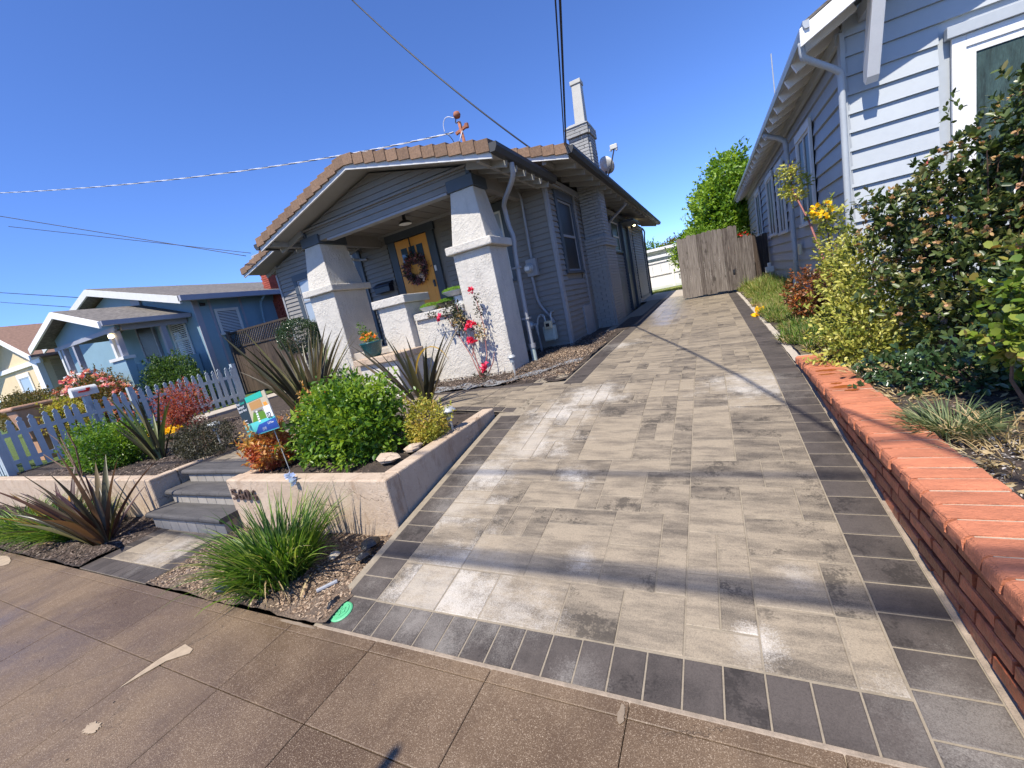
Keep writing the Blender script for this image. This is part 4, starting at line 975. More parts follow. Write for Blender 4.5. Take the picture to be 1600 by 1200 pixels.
# downspouts: porch gutter to the ground, and a conduit
def pipe(pts, r, mat='pipe_grey', parent=GH, name='downspout', n=10, sm=3):
    P = [Vector(p) for p in pts]
    for _ in range(sm):
        Q = [P[0]]
        for a, b in zip(P[:-1], P[1:]): Q += [a.lerp(b, .25), a.lerp(b, .75)]
        Q.append(P[-1]); P = Q
    mb = MB(); mb.tube(P, r, n); return mb.build(name, mat, parent, smooth=True)
ds = pipe([(-2.22, 5.62, 1.86), (-2.22, 5.62, 1.80), (-2.24, 5.65, 1.68), (-2.62, 6.0, 1.50), (-2.665, 6.12, 1.42), (-2.665, 6.14, 1.2), (-2.62, 6.16, 1.0), (-2.66, 6.16, .8), (-2.68, 6.16, -.2), (-2.68, 6.16, -.72)], .036, sm=2)
mb = MB(); mb.tube([(-2.68, 6.16, -.70), (-2.68, 6.16, -1.0)], .045, 12); mb.build('drain_socket', 'meter_green', ds)
mb = MB(); mb.lathe([(0, 0), (.058, 0), (.058, .07), (0, .07)], (-2.68, 6.16, -.72), 14); mb.build('collar', 'pipe_grey', ds)
for z in (.55, -.25): mb = MB(); mb.box(-2.76, -2.62, 6.11, 6.21, z, z+.025); mb.build('strap', 'pipe_grey', ds)
pipe([(-3.05, 6.0, 2.0), (-3.0, 6.3, 1.95), (-2.95, 7.0, 1.98), (-2.86, 7.36, 1.9), (-2.86, 7.37, 1.7), (-2.88, 7.37, .75)], .024, 'pipe_grey', name='conduit')
pipe([(-2.93, 7.37, .45), (-2.93, 7.37, .3), (-2.92, 7.37, -.05), (-2.70, 7.37, -.38), (-2.68, 7.37, -.46)], .026, 'pipe_grey', name='conduit', sm=2)
pipe([(-2.42+.05, 19.5, 2.06), (-2.30, 19.6, 1.9), (-2.38, 19.72, 1.7), (-2.38, 19.72, -.8)], .03, 'gutter_dark', name='downspout')
pipe([(ME-.03, 12.3, 2.06), (ME-.1, 12.3, 1.98), (-2.3, 12.3, 1.72), (-2.37, 12.3, 1.6), (-2.37, 12.3, -.85)], .036, 'pipe_grey')
pipe([(-7.15, 6.6, 1.88), (-7.12, 6.9, 1.8), (-7.0, 7.36, 1.70), (-6.7, 7.36, 1.66)], .03, 'pipe_grey')
# satellite dish bolted to the eave
dish = thing('satellite_dish', (-1.95, 10.6, 2.35), 'pale grey satellite dish on the roof edge beside the painted chimney', 'satellite dish')
mb = MB(); R = Vector((.35, .55, .35)).normalized(); q = R.to_track_quat('Z', 'Y'); c = Vector((-1.93, 10.75, 2.72))
prof = [(0, 0), (.08, .010), (.15, .035), (.21, .07), (.203, .08), (.15, .05), (.1, .022), (0, .012)]
m_ = MB(); m_.lathe(prof, (0, 0, 0), 26); m_.v = [tuple(c+q @ Vector(v)) for v in m_.v]; m_.build('dish', 'dish_grey', dish, smooth=True)
mb = MB(); mb.tube([(-1.88, 10.55, 2.42), (-1.76, 10.4, 2.55), (-1.62, 10.4, 2.92)], .016, 8); mb.build('arm', 'gutter_dark', dish)
mb = MB(); mb.box(-1.70, -1.54, 10.36, 10.44, 2.92, 3.02); mb.tube([(-1.70, 10.4, 2.90), (-1.66, 10.4, 2.99)], .03, 8); mb.tube([(-1.56, 10.4, 2.88), (-1.59, 10.4, 2.97)], .03, 8); mb.build('receiver', 'dish_grey', dish, bevel=.012)
mb = MB(); mb.tube([(-1.9, 10.62, 2.20), (-1.92, 10.68, 2.6)], .02, 8); mb.build('mast', 'gutter_dark', dish)

# painted brick chimney
CH = thing('painted_chimney', (-2.2, 10.2, -1.0), 'tall grey painted brick chimney on the bungalow side with a square flue', 'chimney')
mb = MB(); mb.box(-2.45, -2.03, 9.63, 10.75, -1.1, 1.02); mb.box(-2.42, -1.995, 9.68, 10.22, 1.02, 3.42); mb.build('mortar_core', 'chimney_paint', CH)
cbk = [brick_mesh(.20, .06, .058, 'brick', 'chimney_paint', .003, s) for s in range(3)]
cbn = [brick_mesh(.095, .06, .058, 'brick', 'chimney_paint', .003, 9+s) for s in range(2)]
rest = MB(); nb = 0
def course(z, x0, x1, y0, y1, odd, single):
    # front face (-y) then driveway face (+x)
    def put(cx, cy, L, rz):
        global nb
        if single and nb < 290:
            me = random.choice(cbk if L > .15 else cbn); nb += 1
            piece('brick', me, CH, Matrix.Translation((cx+random.uniform(-.002, .002), cy+random.uniform(-.002, .002), z)) @ Matrix.Rotation(rz, 4, 'Z'))
        else:
            if rz: rest.box(cx-L/2+.002, cx+L/2-.002, cy-.03, cy+.03, z-.029+random.uniform(0, .002), z+.029)
            else: rest.box(cx-.03, cx+.03, cy-L/2+.002, cy+L/2-.002, z-.029, z+.029)
    w = x1-x0; x = x0+(.1 if odd else 0)
    if odd: put(x0+.05, y0, .095, math.pi/2)
    while x < x1-.05:
        L = .20 if x+.2 <= x1+.02 else .095
        put(min(x+L/2, x1-L/2), y0, L, math.pi/2); x += L+.006
    y = y0+(.03 if not odd else .13)
    if odd: put(x1, y0+.07, .095, 0)
    while y < y1-.04:
        L = .20 if y+.2 <= y1+.03 else .095
        put(x1, min(y+L/2, y1-L/2+.02), L, 0); y += L+.006
k = 0; z = 3.42
while z > -1.0:
    z -= .066; k += 1
    if z > 3.20: course(z, -2.43, -1.955, 9.60, 10.26, k % 2, True)
    elif z > 1.05: course(z, -2.40, -1.985, 9.66, 10.22, k % 2, True)
    elif z > .86: course(z, -2.45, -1.97, 9.575, 10.80, k % 2, True)
    else: course(z, -2.43, -2.015, 9.61, 10.75, k % 2, True)
rest.build('lower_bricks', 'chimney_paint', CH, kind='stuff')
mb = MB(); mb.hexa([(-2.46, 9.55, 3.38), (-1.93, 9.55, 3.38), (-1.93, 10.3, 3.38), (-2.46, 10.3, 3.38), (-2.36, 9.65, 3.46), (-2.05, 9.65, 3.46), (-2.05, 10.2, 3.46), (-2.36, 10.2, 3.46)]); mb.build('mortar_cap', 'chimney_paint', CH)
mb = MB(); mb.hexa([(-2.24, 9.72, 3.44), (-2.02, 9.72, 3.44), (-2.02, 9.98, 3.44), (-2.24, 9.98, 3.44), (-2.19, 9.75, 4.22), (-2.0, 9.75, 4.22), (-2.0, 9.96, 4.22), (-2.19, 9.96, 4.22)]); fl = mb.build('flue', 'flue_paint', CH, bevel=.01)
mb = MB(); mb.box(-2.215, -1.985, 9.73, 9.98, 4.22, 4.30); mb.build('flue_cap', 'flue_paint', fl, bevel=.008)

# ------------------------------------------------------------------ small things on the bungalow
lamp = thing('pendant_lamp', (-4.82, 6.5, 2.02), 'black barn style pendant lamp with a white inside under the porch ceiling', 'lamp')
mb = MB(); mb.tube([(-4.82, 6.5, 2.02), (-4.82, 6.5, 1.93)], .03, 10); mb.lathe([(.03, .0), (.035, .05), (.02, .06)], (-4.82, 6.5, 1.90), 16); mb.build('stem', 'lamp_black', lamp)
mb = MB(); mb.lathe([(.04, .075), (.06, .06), (.10, .045), (.125, .005), (.128, 0), (.12, .003), (.09, .035), (.04, .05)], (-4.82, 6.5, 1.83), 24); mb.build('shade', 'lamp_black', lamp, smooth=True)
mb = MB(); mb.lathe([(0.0, .038), (.085, .030), (.118, .0035), (0.0, .002)], (-4.82, 6.5, 1.828), 24); mb.build('diffuser', 'lamp_white', lamp)
wl = thing('wall_light', (-2.36, 16.6, 2.0), 'small lit wall light under the far eave of the grey bungalow', 'wall light')
mb = MB(); mb.box(-2.40, -2.34, 16.55, 16.65, 1.85, 2.0); mb.build('mount', 'lamp_black', wl); mb = MB(); mb.lathe([(0, 0), (.04, .02), (.05, .06), (.03, .1), (0, .11)], (-2.28, 16.6, 1.90), 12); mb.build('bulb', 'bulb_lit', wl, smooth=True)
mbx = thing('wall_mailbox', (-6.4, 7.35, 1.0), 'black wall mailbox on grey siding left of the orange door', 'mailbox')
mb = MB(); mb.box(-6.63, -6.19, 7.25, 7.40, .86, .99); mb.build('box', 'mailbox_dark', mbx, bevel=.01)
mb = MB(); mb.hexa([(-6.645, 7.235, .992), (-6.175, 7.235, .992), (-6.175, 7.40, .992), (-6.645, 7.40, .992), (-6.645, 7.245, 1.02), (-6.175, 7.245, 1.02), (-6.175, 7.40, 1.09), (-6.645, 7.40, 1.09)]); mb.build('lid', 'mailbox_dark', mbx)
wr = thing('door_wreath', (-5.47, 7.33, 1.1), 'round dark wreath of leaves and pink flowers hanging on the orange door', 'wreath')
g_ = np.random.default_rng(5); a = g_.random(1500)*2*math.pi; rr = .215+g_.normal(0, .042, 1500); P = np.stack([-5.43+np.cos(a)*rr, 7.34-np.abs(g_.normal(0, .035, 1500)), 1.16+np.sin(a)*rr], 1)
link(bpy.data.objects.new('greenery', leaves_mesh('greenery', 'wreath_mix', P, np.stack([np.cos(a), -0.8+0*a, np.sin(a)], 1), .065, .03, g=g_)), wr)['kind'] = 'stuff'
a = g_.random(26)*2*math.pi; P = np.stack([-5.43+np.cos(a)*.22, np.full(26, 7.29), 1.16+np.sin(a)*.22], 1); flower_heads('flower', wr, 'petal_pink', P, .035, 3)
P = np.stack([-5.30+g_.normal(0, .03, 5), np.full(5, 7.27), .98+g_.normal(0, .03, 5)], 1); flower_heads('flower', wr, 'petal_white', P, .045, 4)
mb = MB(); mb.box(-5.475, -5.455, 7.345, 7.36, 1.4, 1.81); mb.build('ribbon', 'lamp_black', wr)
mb = MB(); mb.tube([(-5.45+.19*math.cos(t/20*6.2832)+.02, 7.35, 1.16+.19*math.sin(t/20*6.2832)) for t in range(21)], .02, 6); mb.build('ring', 'stem_brown', wr)

em = thing('electric_meter', (-2.9, 7.35, .6), 'round glass electric meter on the shaded grey siding above the gas meter', 'meter')
mb = MB(); mb.box(-2.99, -2.79, 7.30, 7.41, .45, .76); mb.build('box', 'pipe_grey', em, bevel=.01)
m_ = MB(); m_.lathe([(0, 0), (.085, 0), (.085, .03), (.075, .035), (.072, .09), (.05, .11), (0, .11)], (0, 0, 0), 22); m_.v = [(-2.93+v[0], 7.30-v[2], .60+v[1]) for v in m_.v]; m_.f = [f[::-1] for f in m_.f]; m_.build('dial', 'metal_grey', em)
m_ = MB(); m_.box(-2.97, -2.89, 7.186, 7.189, .57, .63); m_.build('dial_face', 'lamp_white', em)
gm = thing('gas_meter', (-2.75, 7.2, -.6), 'pale green gas meter with a silver regulator at the foot of the shaded siding', 'meter')
mb = MB(); mb.box(-2.83, -2.60, 7.10, 7.26, -.76, -.48); mb.build('body', 'meter_green', gm, bevel=.03)
mb = MB(); mb.box(-2.75, -2.62, 7.03, 7.12, -.53, -.39); mb.build('index_box', 'meter_cream', gm, bevel=.01)
mb = MB(); mb.box(-2.72, -2.65, 7.026, 7.03, -.49, -.43); mb.build('index_window', 'glass_dark', gm)
mb = MB(); mb.tube([(-3.11, 7.22, -.43), (-3.08, 7.22, -.43)], .095, 20); mb.tube([(-3.08, 7.22, -.43), (-3.03, 7.22, -.43)], [.095, .05], 20); mb.tube([(-3.03, 7.22, -.43), (-2.95, 7.22, -.43)], .03, 12); mb.tube([(-2.98, 7.22, -.43), (-2.97, 7.22, -.62)], [.035, .022], 12); mb.build('regulator', 'metal_grey', gm, smooth=False)
pipe([(-2.97, 7.22, -.6), (-2.96, 7.22, -1.0)], .02, 'pipe_grey', gm, 'riser_pipe'); pipe([(-2.95, 7.22, -.43), (-2.92, 7.22, -.30), (-2.85, 7.25, -.26), (-2.78, 7.2, -.30), (-2.78, 7.2, -.47)], .018, 'metal_grey', gm, 'top_pipe'); pipe([(-2.66, 7.2, -.47), (-2.66, 7.2, -.25), (-2.66, 7.4, -.25)], .018, 'metal_grey', gm, 'outlet_pipe')

# rusty service mast on the roof
sm = thing('service_mast', (-3.2, 6.4, 2.3), 'rusty service mast with a weatherhead on the brown roof holding the white cable', 'service mast')
pipe([(-3.19, 6.35, 2.2), (-3.24, 6.35, 2.95)], .026, 'rust', sm, 'mast_pipe', sm=0)
m_ = MB(); m_.lathe([(0, -.02), (.045, -.02), (.06, .02), (.045, .06), (0, .075)], (-3.25, 6.35, 3.03), 14); m_.build('weatherhead', 'rust', sm, smooth=True)
mb = MB(); mb.bar((-3.33, 6.35, 2.80), (-3.12, 6.35, 2.85), .04, .04); mb.tube([(-3.12, 6.35, 2.82), (-3.12, 6.35, 2.88)], .035, 8); mb.build('bracket', 'rust', sm)
pipe([(-3.3, 6.33, 3.02), (-3.42, 6.3, 3.08), (-3.5, 6.3, 3.0), (-3.5, 6.3, 2.88)], .006, 'cable_white', sm, 'drip_loop'); pipe([(-3.27, 6.33, 3.0), (-3.30, 6.33, 2.93), (-3.2, 6.33, 2.95), (-3.2, 6.33, 2.84)], .008, 'cable_black', sm, 'drip_loop'); pipe([(-3.5, 6.3, 2.85), (-3.42, 6.3, 2.8), (-3.36, 6.33, 2.62)], .006, 'cable_black', sm, 'drip_loop'); pipe([(-3.2, 6.33, 2.8), (-3.3, 6.3, 2.62)], .007, 'cable_white', sm, 'drip_loop', sm=0)

# ------------------------------------------------------------------ the blue house on the right
BH = thing('blue_house', (1.6, 6.62, -1.0), 'light blue clapboard house with white trim on the right beyond the flowering bushes', 'house')
BX, BY = 1.6, 6.62; RS = .48
bz = lambda x: 2.235+RS*(x-1.14)                     # top of roof sheathing at rake
mb = MB(); mb.box(BX+.03, 9.0, BY+.03, 20.2, -1.2, 2.25)
mb.prism([(BX+.03, BY+.03, 2.25), (9.0, BY+.03, 2.25), (9.0, BY+.03, 3.6), (5.3, BY+.03, bz(5.3)-.15), (BX+.03, BY+.03, bz(BX)-.15)], (0, 13.5, 0)); mb.build('wall', 'blue_paint', BH)
bclip = lambda z: (max(BX, 1.14+(z-2.235+.12)/RS) if z > 2.25 else BX, 6.0)
siding((0, BY+.03), (1, 0), (0, -1), BX, 6.0, -1.1, 4.0, .2025, .036, 'blue_paint', BH, [(2.40, 5.3, .1, 1.86)], bclip, 'clapboard', True)
holes = [(8.30, 9.50, .23, 1.84), (11.1, 12.15, .26, 1.84), (12.6, 13.95, .30, 1.90), (15.5, 16.8, .5, 1.9)]
siding((BX+.03, 0), (0, 1), (-1, 0), BY, 20.2, -1.1, 2.25, .2025, .036, 'blue_paint_side', BH, holes, None, 'clapboard', True)
mb = MB(); mb.box(BX-.03, BX+.015, BY-.02, BY+.10, -1.1, 2.2); mb.build('corner_board', 'blue_paint', BH, bevel=.003)
# big front window with curtain, white casing
wv = MB(); wv.box(2.49, 2.60, BY-.035, BY, .10, 1.74); wv.box(2.60, 5.1, BY-.035, BY, 1.62, 1.74); wv.box(5.1, 5.25, BY-.035, BY, .1, 1.74)
w = wv.build('window', 'white_paint', BH, bevel=.004); w['label'] = 'large front window in a white frame with a dark curtain'
mb = MB(); mb.box(2.44, 5.3, BY-.075, BY, 1.742, 1.85); mb.build('head_casing', 'blue_trim', w, bevel=.004)
mb = MB(); mb.box(2.602, 2.68, BY-.02, BY, .10, 1.62); mb.box(2.68, 5.1, BY-.02, BY, 1.55, 1.62); mb.build('sash', 'white_paint', w, bevel=.003)
mb = MB(); mb.box(2.68, 5.1, BY-.008, BY+.005, .1, 1.55); mb.build('pane', 'curtain', w)
mb = MB(); mb.box(2.4, 5.3, BY-.09, BY, .04, .10); mb.build('sill', 'white_paint', w, bevel=.004)
for (a, b, c, dd) in ((8.44, 9.38, .34, 1.70), (11.2, 12.02, .36, 1.70), (12.75, 13.8, .40, 1.76), (15.6, 16.7, .58, 1.80)):
    window(BH, (BX-.006, 0), (0, 1), (-1, 0), a, b, c, dd, 'offwhite_paint', .11, 'glass_side', 'offwhite_paint', rail=False, mull=[(a+b)/2], th=.035)
# roof, rake board, rafters, gutter, downspouts
mb = MB(); a, b = 1.20, 6.2
mb.hexa([(a, 6.12, bz(a)-.04), (b, 6.12, bz(b)-.04), (b, 20.9, bz(b)-.04), (a, 20.9, bz(a)-.04), (a, 6.12, bz(a)), (b, 6.12, bz(b)), (b, 20.9, bz(b)), (a, 20.9, bz(a))]); rf = mb.build('roof', 'offwhite_paint', BH)
mb = MB(); a = 1.16; mb.hexa([(a, 6.09, bz(a)+.002), (b, 6.09, bz(b)+.002), (b, 20.9, bz(b)+.002), (a, 20.9, bz(a)+.002), (a, 6.09, bz(a)+.03), (b, 6.09, bz(b)+.03), (b, 20.9, bz(b)+.03), (a, 20.9, bz(a)+.03)]); mb.build('shingle_layer', 'neigh_roof', rf)
mb = MB(); a = 1.115; mb.hexa([(a, 6.08, bz(a)-.185), (b, 6.08, bz(b)-.185), (b, 6.118, bz(b)-.185), (a, 6.118, bz(a)-.185), (a, 6.08, bz(a)-.012), (b, 6.08, bz(b)-.012), (b, 6.118, bz(b)-.012), (a, 6.118, bz(a)-.012)]); mb.build('barge_board', 'white_paint', rf, bevel=.004)
for i in range(27):
    y = 6.45+.545*i; mb = MB(); mb.bar((1.66, y, bz(1.66)-.11), (1.19, y, bz(1.19)-.11), .06, .15); o = mb.build('rafter_tail', 'white_paint', rf)
mb = MB(); mb.box(1.55, 1.60, 6.7, 20.2, 2.12, 2.24); mb.build('frieze_board', 'blue_trim', BH)
gutter(1.20, 6.06, 20.95, bz(1.20)-.0, BH, 'metal_grey', -1, .06, .075)
d1 = pipe([(1.165, 6.32, 2.16), (1.17, 6.32, 2.03), (1.18, 6.33, 2.0), (1.53, 6.51, 1.80), (1.55, 6.535, 1.76), (1.55, 6.54, 1.6), (1.55, 6.54, -1.0)], .034, 'blue_trim', BH, sm=1)
d2 = pipe([(1.17, 10.1, 2.15), (1.5, 10.1, 1.98), (1.53, 10.1, 1.8), (1.53, 10.1, -.6)], .045, 'blue_trim', BH, sm=1)
mb = MB(); mb.tube([(1.53, 10.1, -.58), (1.50, 10.1, -.78), (1.44, 10.1, -.92)], .052, 10); mb.build('shoe', 'offwhite_paint', d2)
# knee brace and lookout under the rake
kb = MB(); xk = 1.79
kb.prism([(xk-.055, 6.50, 1.60), (xk-.055, 6.44, 1.545), (xk-.055, 6.38, 1.60), (xk-.055, 6.12, bz(xk)-.32), (xk-.055, 6.12, bz(xk)-.19), (xk-.055, 6.24, bz(xk)-.19), (xk-.055, 6.5, 1.75)], (.11, 0, 0)); kb.build('knee_brace', 'white_paint', BH, bevel=.004)
mb = MB(); mb.box(xk-.05, xk+.05, 6.13, 6.62, bz(xk)-.31, bz(xk)-.17); mb.build('lookout', 'blue_trim', BH, bevel=.004)
mb = MB(); mb.box(1.93, 2.03, 6.02, 6.10, 2.16, 2.42); mb.build('bracket_block', 'white_paint', BH) if False else None
ob = thing('outlet_box', (1.57, 9.9, -.1), 'small cream outlet box on the shaded blue side wall beside the downspout', 'outlet box')
mb = MB(); mb.box(1.52, 1.57, 9.62, 9.74, -.18, .02); mb.build('box', 'meter_cream', ob, bevel=.01)

# ------------------------------------------------------------------ board fence with gate across the drive
def board_fence(name, x0, x1, y, z0f, h, label, mat='fence_wood', tilt=0.0, bw_=.135, seed=1, top=None, behind=True):
    g = random.Random(seed); t = thing(name, ((x0+x1)/2, y, -.95), label, 'fence' if 'gate' not in name else 'gate')
    x = x0; i = 0
    while x < x1-.02:
        w = min(bw_*g.uniform(.93, 1.07), x1-x); zb = z0f+g.uniform(-.01, .02); zt = z0f+h+g.uniform(-.025, .03)+(top(x) if top else 0); e = .03
        mb = MB(); yy = y+g.uniform(-.006, .006)
        mb.prism([(x+.001, yy, zb), (x+w-.001, yy, zb), (x+w-.001, yy, zt-e), (x+w-e, yy, zt), (x+e, yy, zt), (x+.001, yy, zt-e)], (0, .019, 0))
        mb.build('plank', mat, t); x += w; i += 1
    if behind:
        for z in (z0f+.25, z0f+h-.35):
            mb = MB(); mb.box(x0, x1, y+.02, y+.06, z, z+.09); mb.build('rail', mat, t)
    return t
gate = board_fence('driveway_gate', -.80, .80, 14.05, -.88, 1.80, 'weathered grey plank gate closing the far end of the driveway', seed=3)
mb = MB(); mb.tube([(-.82, 14.03, -.1), (-.82, 14.0, -.1), (-.82, 14.0, -.25)], .012, 6); mb.build('latch', 'lamp_black', gate)
mb = MB(); mb.box(.60, .66, 14.01, 14.045, -.4, -.3); mb.build('hinge', 'lamp_black', gate)
board_fence('side_fence', .79, 1.17, 14.09, -.93, 1.50, 'short run of reddish weathered planks between the gate and the blue house', seed=9)
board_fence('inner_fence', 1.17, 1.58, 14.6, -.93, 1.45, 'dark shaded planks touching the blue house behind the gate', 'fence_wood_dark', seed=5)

# white garage and white fence far behind
wg = thing('white_garage', (-2.0, 26, -.8), 'low white garage with a flat pale roof beyond the driveway gate', 'garage')
mb = MB(); mb.box(-6, 1.5, 27, 33, -.85, 1.38); mb.build('wall', 'offwhite_paint', wg)
mb = MB(); mb.box(-6.2, 1.7, 26.5, 33.3, 1.38, 1.52); mb.box(-6.1, 1.6, 26.3, 26.6, .95, 1.1); mb.build('roof', 'white_paint', wg)
wf = thing('white_fence', (-2.0, 24, -.8), 'white panel fence with a mid rail at the back of the lawn', 'fence')
for i in range(14):
    mb = MB(); mb.box(-5.2+.42*i, -4.795+.42*i, 24, 24.03, -.62, .66); mb.build('panel', 'white_paint', wf)
mb = MB(); mb.box(-5.2, .7, 23.95, 24.0, -.02, .06); mb.build('rail', 'white_paint', wf)
mb = MB(); mb.box(-5.2, .7, 23.95, 24.0, .62, .70); mb.build('rail', 'white_paint', wf)
for x in (-3.2, -1.72, -.2): mb = MB(); mb.box(x-.05, x+.05, 23.93, 24.0, -.7, .72); mb.build('post', 'white_paint', wf)
mb = MB(); mb.box(-8, 2, 22.9, 23.9, -.83, -.80); mb.build('back_patio', 'concrete_flat', kind='structure')
tuft('back_grass', None, 'grass_lawn', (-1.6, 22.2, -.84), 5000, 1.6, .10, .01, .4, .6, 4)

# ------------------------------------------------------------------ neighbour houses on the left
NB = thing('sky_blue_house', (-17, 7, -1), 'small sky blue house with a gabled front porch beyond the picket fence', 'house')
nz = lambda x: 3.22-.24*abs(x+17.5)
mb = MB(); mb.box(-22.0, -13.0, 7.0, 16, -1.3, 2.06); mb.prism([(-22, 7.0, 2.06), (-13, 7.0, 2.06), (-17.5, 7.0, 3.06)], (0, 9, 0)); mb.build('wall', 'neigh_blue', NB)
for xe in (-12.62, -22.4):
    mb = MB(); a, b = -17.5, xe
    mb.hexa([(a, 6.55, nz(a)-.04), (b, 6.55, nz(b)-.04), (b, 16.4, nz(b)-.04), (a, 16.4, nz(a)-.04), (a, 6.55, nz(a)+.05), (b, 6.55, nz(b)+.05), (b, 16.4, nz(b)+.05), (a, 16.4, nz(a)+.05)]); r = mb.build('roof', 'neigh_roof', NB)
    mb = MB(); mb.hexa([(a, 6.50, nz(a)-.17), (b, 6.50, nz(b)-.17), (b, 6.548, nz(b)-.17), (a, 6.548, nz(a)-.17), (a, 6.50, nz(a)+.03), (b, 6.50, nz(b)+.03), (b, 6.548, nz(b)+.03), (a, 6.548, nz(a)+.03)]); mb.build('barge_board', 'offwhite_paint', r)
mb = MB(); mb.box(-12.66, -12.52, 6.5, 9.6, nz(-12.6)-.10, nz(-12.6)+.045); mb.build('gutter', 'neigh_trim', NB)
mb = MB(); mb.box(-13.02, -12.98, 6.97, 7.12, -1.1, 2.05); mb.build('corner_board', 'neigh_trim', NB)
for a in (7.45, 8.35): mb = MB(); mb.box(-13.0, -12.975, a-.06, a+.0, -.9, 2.0); mb.build('batten', 'neigh_trim', NB)
window(NB, (-12.99, 0), (0, 1), (1, 0), 7.52, 8.15, .98, 1.66, 'offwhite_paint', .035, 'glass_dark', 'offwhite_paint', rail=False, blinds=.045)
window(NB, (0, 6.99), (1, 0), (0, -1), -14.5, -13.72, .45, 1.66, 'offwhite_paint', .05, 'glass_dark', 'offwhite_paint', blinds=.055)
mb = MB(); mb.box(-16.32, -15.45, 6.93, 6.98, -.5, 1.72); dr = mb.build('front_door', 'plastic_black', NB)
mb = MB(); mb.box(-16.40, -16.33, 6.92, 6.99, -.5, 1.78); mb.box(-15.44, -15.37, 6.92, 6.99, -.5, 1.78); mb.build('door_casing', 'neigh_trim', NB)
mb = MB(); mb.box(-12.99, -12.93, 7.16, 7.28, 1.82, 1.90); mb.build('floodlight', 'lamp_black', NB)
mb = MB(); mb.box(-16.1, -15.6, 6.94, 6.99, 2.35, 2.6); mb.build('gable_vent', 'neigh_trim', NB)
pipe([(-12.6, 8.9, 2.02), (-12.65, 8.9, 1.9), (-12.93, 8.85, 1.72), (-12.95, 8.85, -.9)], .035, 'neigh_blue', NB)
# its porch
qz = lambda x: 2.33-.28*abs(x+15.65)
for xe in (-13.30, -18.0):
    mb = MB(); a, b = -15.65, xe
    mb.hexa([(a, 5.0, qz(a)-.04), (b, 5.0, qz(b)-.04), (b, 7.3, qz(b)-.04), (a, 7.3, qz(a)-.04), (a, 5.0, qz(a)+.04), (b, 5.0, qz(b)+.04), (b, 7.3, qz(b)+.04), (a, 7.3, qz(a)+.04)]); r = mb.build('porch_roof', 'neigh_roof', NB)
    mb = MB(); mb.hexa([(a, 4.95, qz(a)-.14), (b, 4.95, qz(b)-.14), (b, 4.998, qz(b)-.14), (a, 4.998, qz(a)-.14), (a, 4.95, qz(a)+.025), (b, 4.95, qz(b)+.025), (b, 4.998, qz(b)+.025), (a, 4.998, qz(a)+.025)]); mb.build('barge_board', 'white_paint', r)
mb = MB(); mb.box(-13.33, -13.22, 5.0, 6.98, qz(-13.3)-.09, qz(-13.3)+.03); mb.build('gutter', 'neigh_trim', NB)
mb = MB(); mb.prism([(-17.3, 5.35, 1.5), (-13.55, 5.35, 1.5), (-13.55, 5.35, 1.66), (-15.65, 5.35, 2.24), (-17.3, 5.35, 1.78)], (0, .08, 0)); mb.build('porch_gable', 'neigh_blue', NB)
mb = MB(); mb.box(-17.4, -13.5, 5.30, 5.349, 1.46, 1.56); mb.box(-13.62, -13.5, 5.45, 6.98, 1.46, 1.6); mb.build('porch_beam', 'neigh_trim', NB)
mb = MB(); mb.box(-17.3, -13.55, 5.4, 6.97, -1.1, -.45); mb.build('porch_floor', 'neigh_blue', NB)
mb = MB(); mb.box(-17.35, -16.0, 5.28, 5.46, -1.1, .62); mb.build('porch_rail_wall', 'neigh_blue', NB); mb = MB(); mb.box(-14.2, -13.5, 5.28, 5.46, -1.1, .72); mb.box(-13.66, -13.5, 5.47, 6.97, -1.1, .55); mb.build('porch_rail_wall', 'neigh_blue', NB)
mb = MB(); mb.box(-17.4, -15.95, 5.24, 5.50, .62, .70); mb.build('rail_cap', 'offwhite_paint', NB); mb = MB(); mb.box(-14.25, -13.45, 5.24, 5.50, .72, .80); mb.build('rail_cap', 'offwhite_paint', NB)
for x in (-17.2, -16.95, -16.2, -13.95, -13.65): mb = MB(); mb.box(x-.06, x+.06, 5.31, 5.43, .7, 1.46); mb.build('column', 'offwhite_paint' if x in (-17.2, -13.95) else 'neigh_trim', NB)
for y in (6.3,): mb = MB(); mb.box(-13.64, -13.52, y, y+.12, .55, 1.46); mb.build('column', 'neigh_trim', NB)
mb = MB(); mb.box(-17.25, -17.13, 6.6, 6.72, .5, 1.5); mb.build('column', 'neigh_trim', NB)
pl_ = thing('porch_lamp', (-13.6, 5.4, 1.4), 'small lit round lamp at the corner of the sky blue porch', 'lamp')
mb = MB(); mb.lathe([(0, 0), (.05, .02), (.06, .07), (.03, .11), (0, .12)], (-13.55, 5.2, 1.28), 12); mb.build('globe', 'bulb_lit', pl_, smooth=True); mb = MB(); mb.box(-13.58, -13.52, 5.17, 5.3, 1.39, 1.43); mb.build('bracket', 'offwhite_paint', pl_)
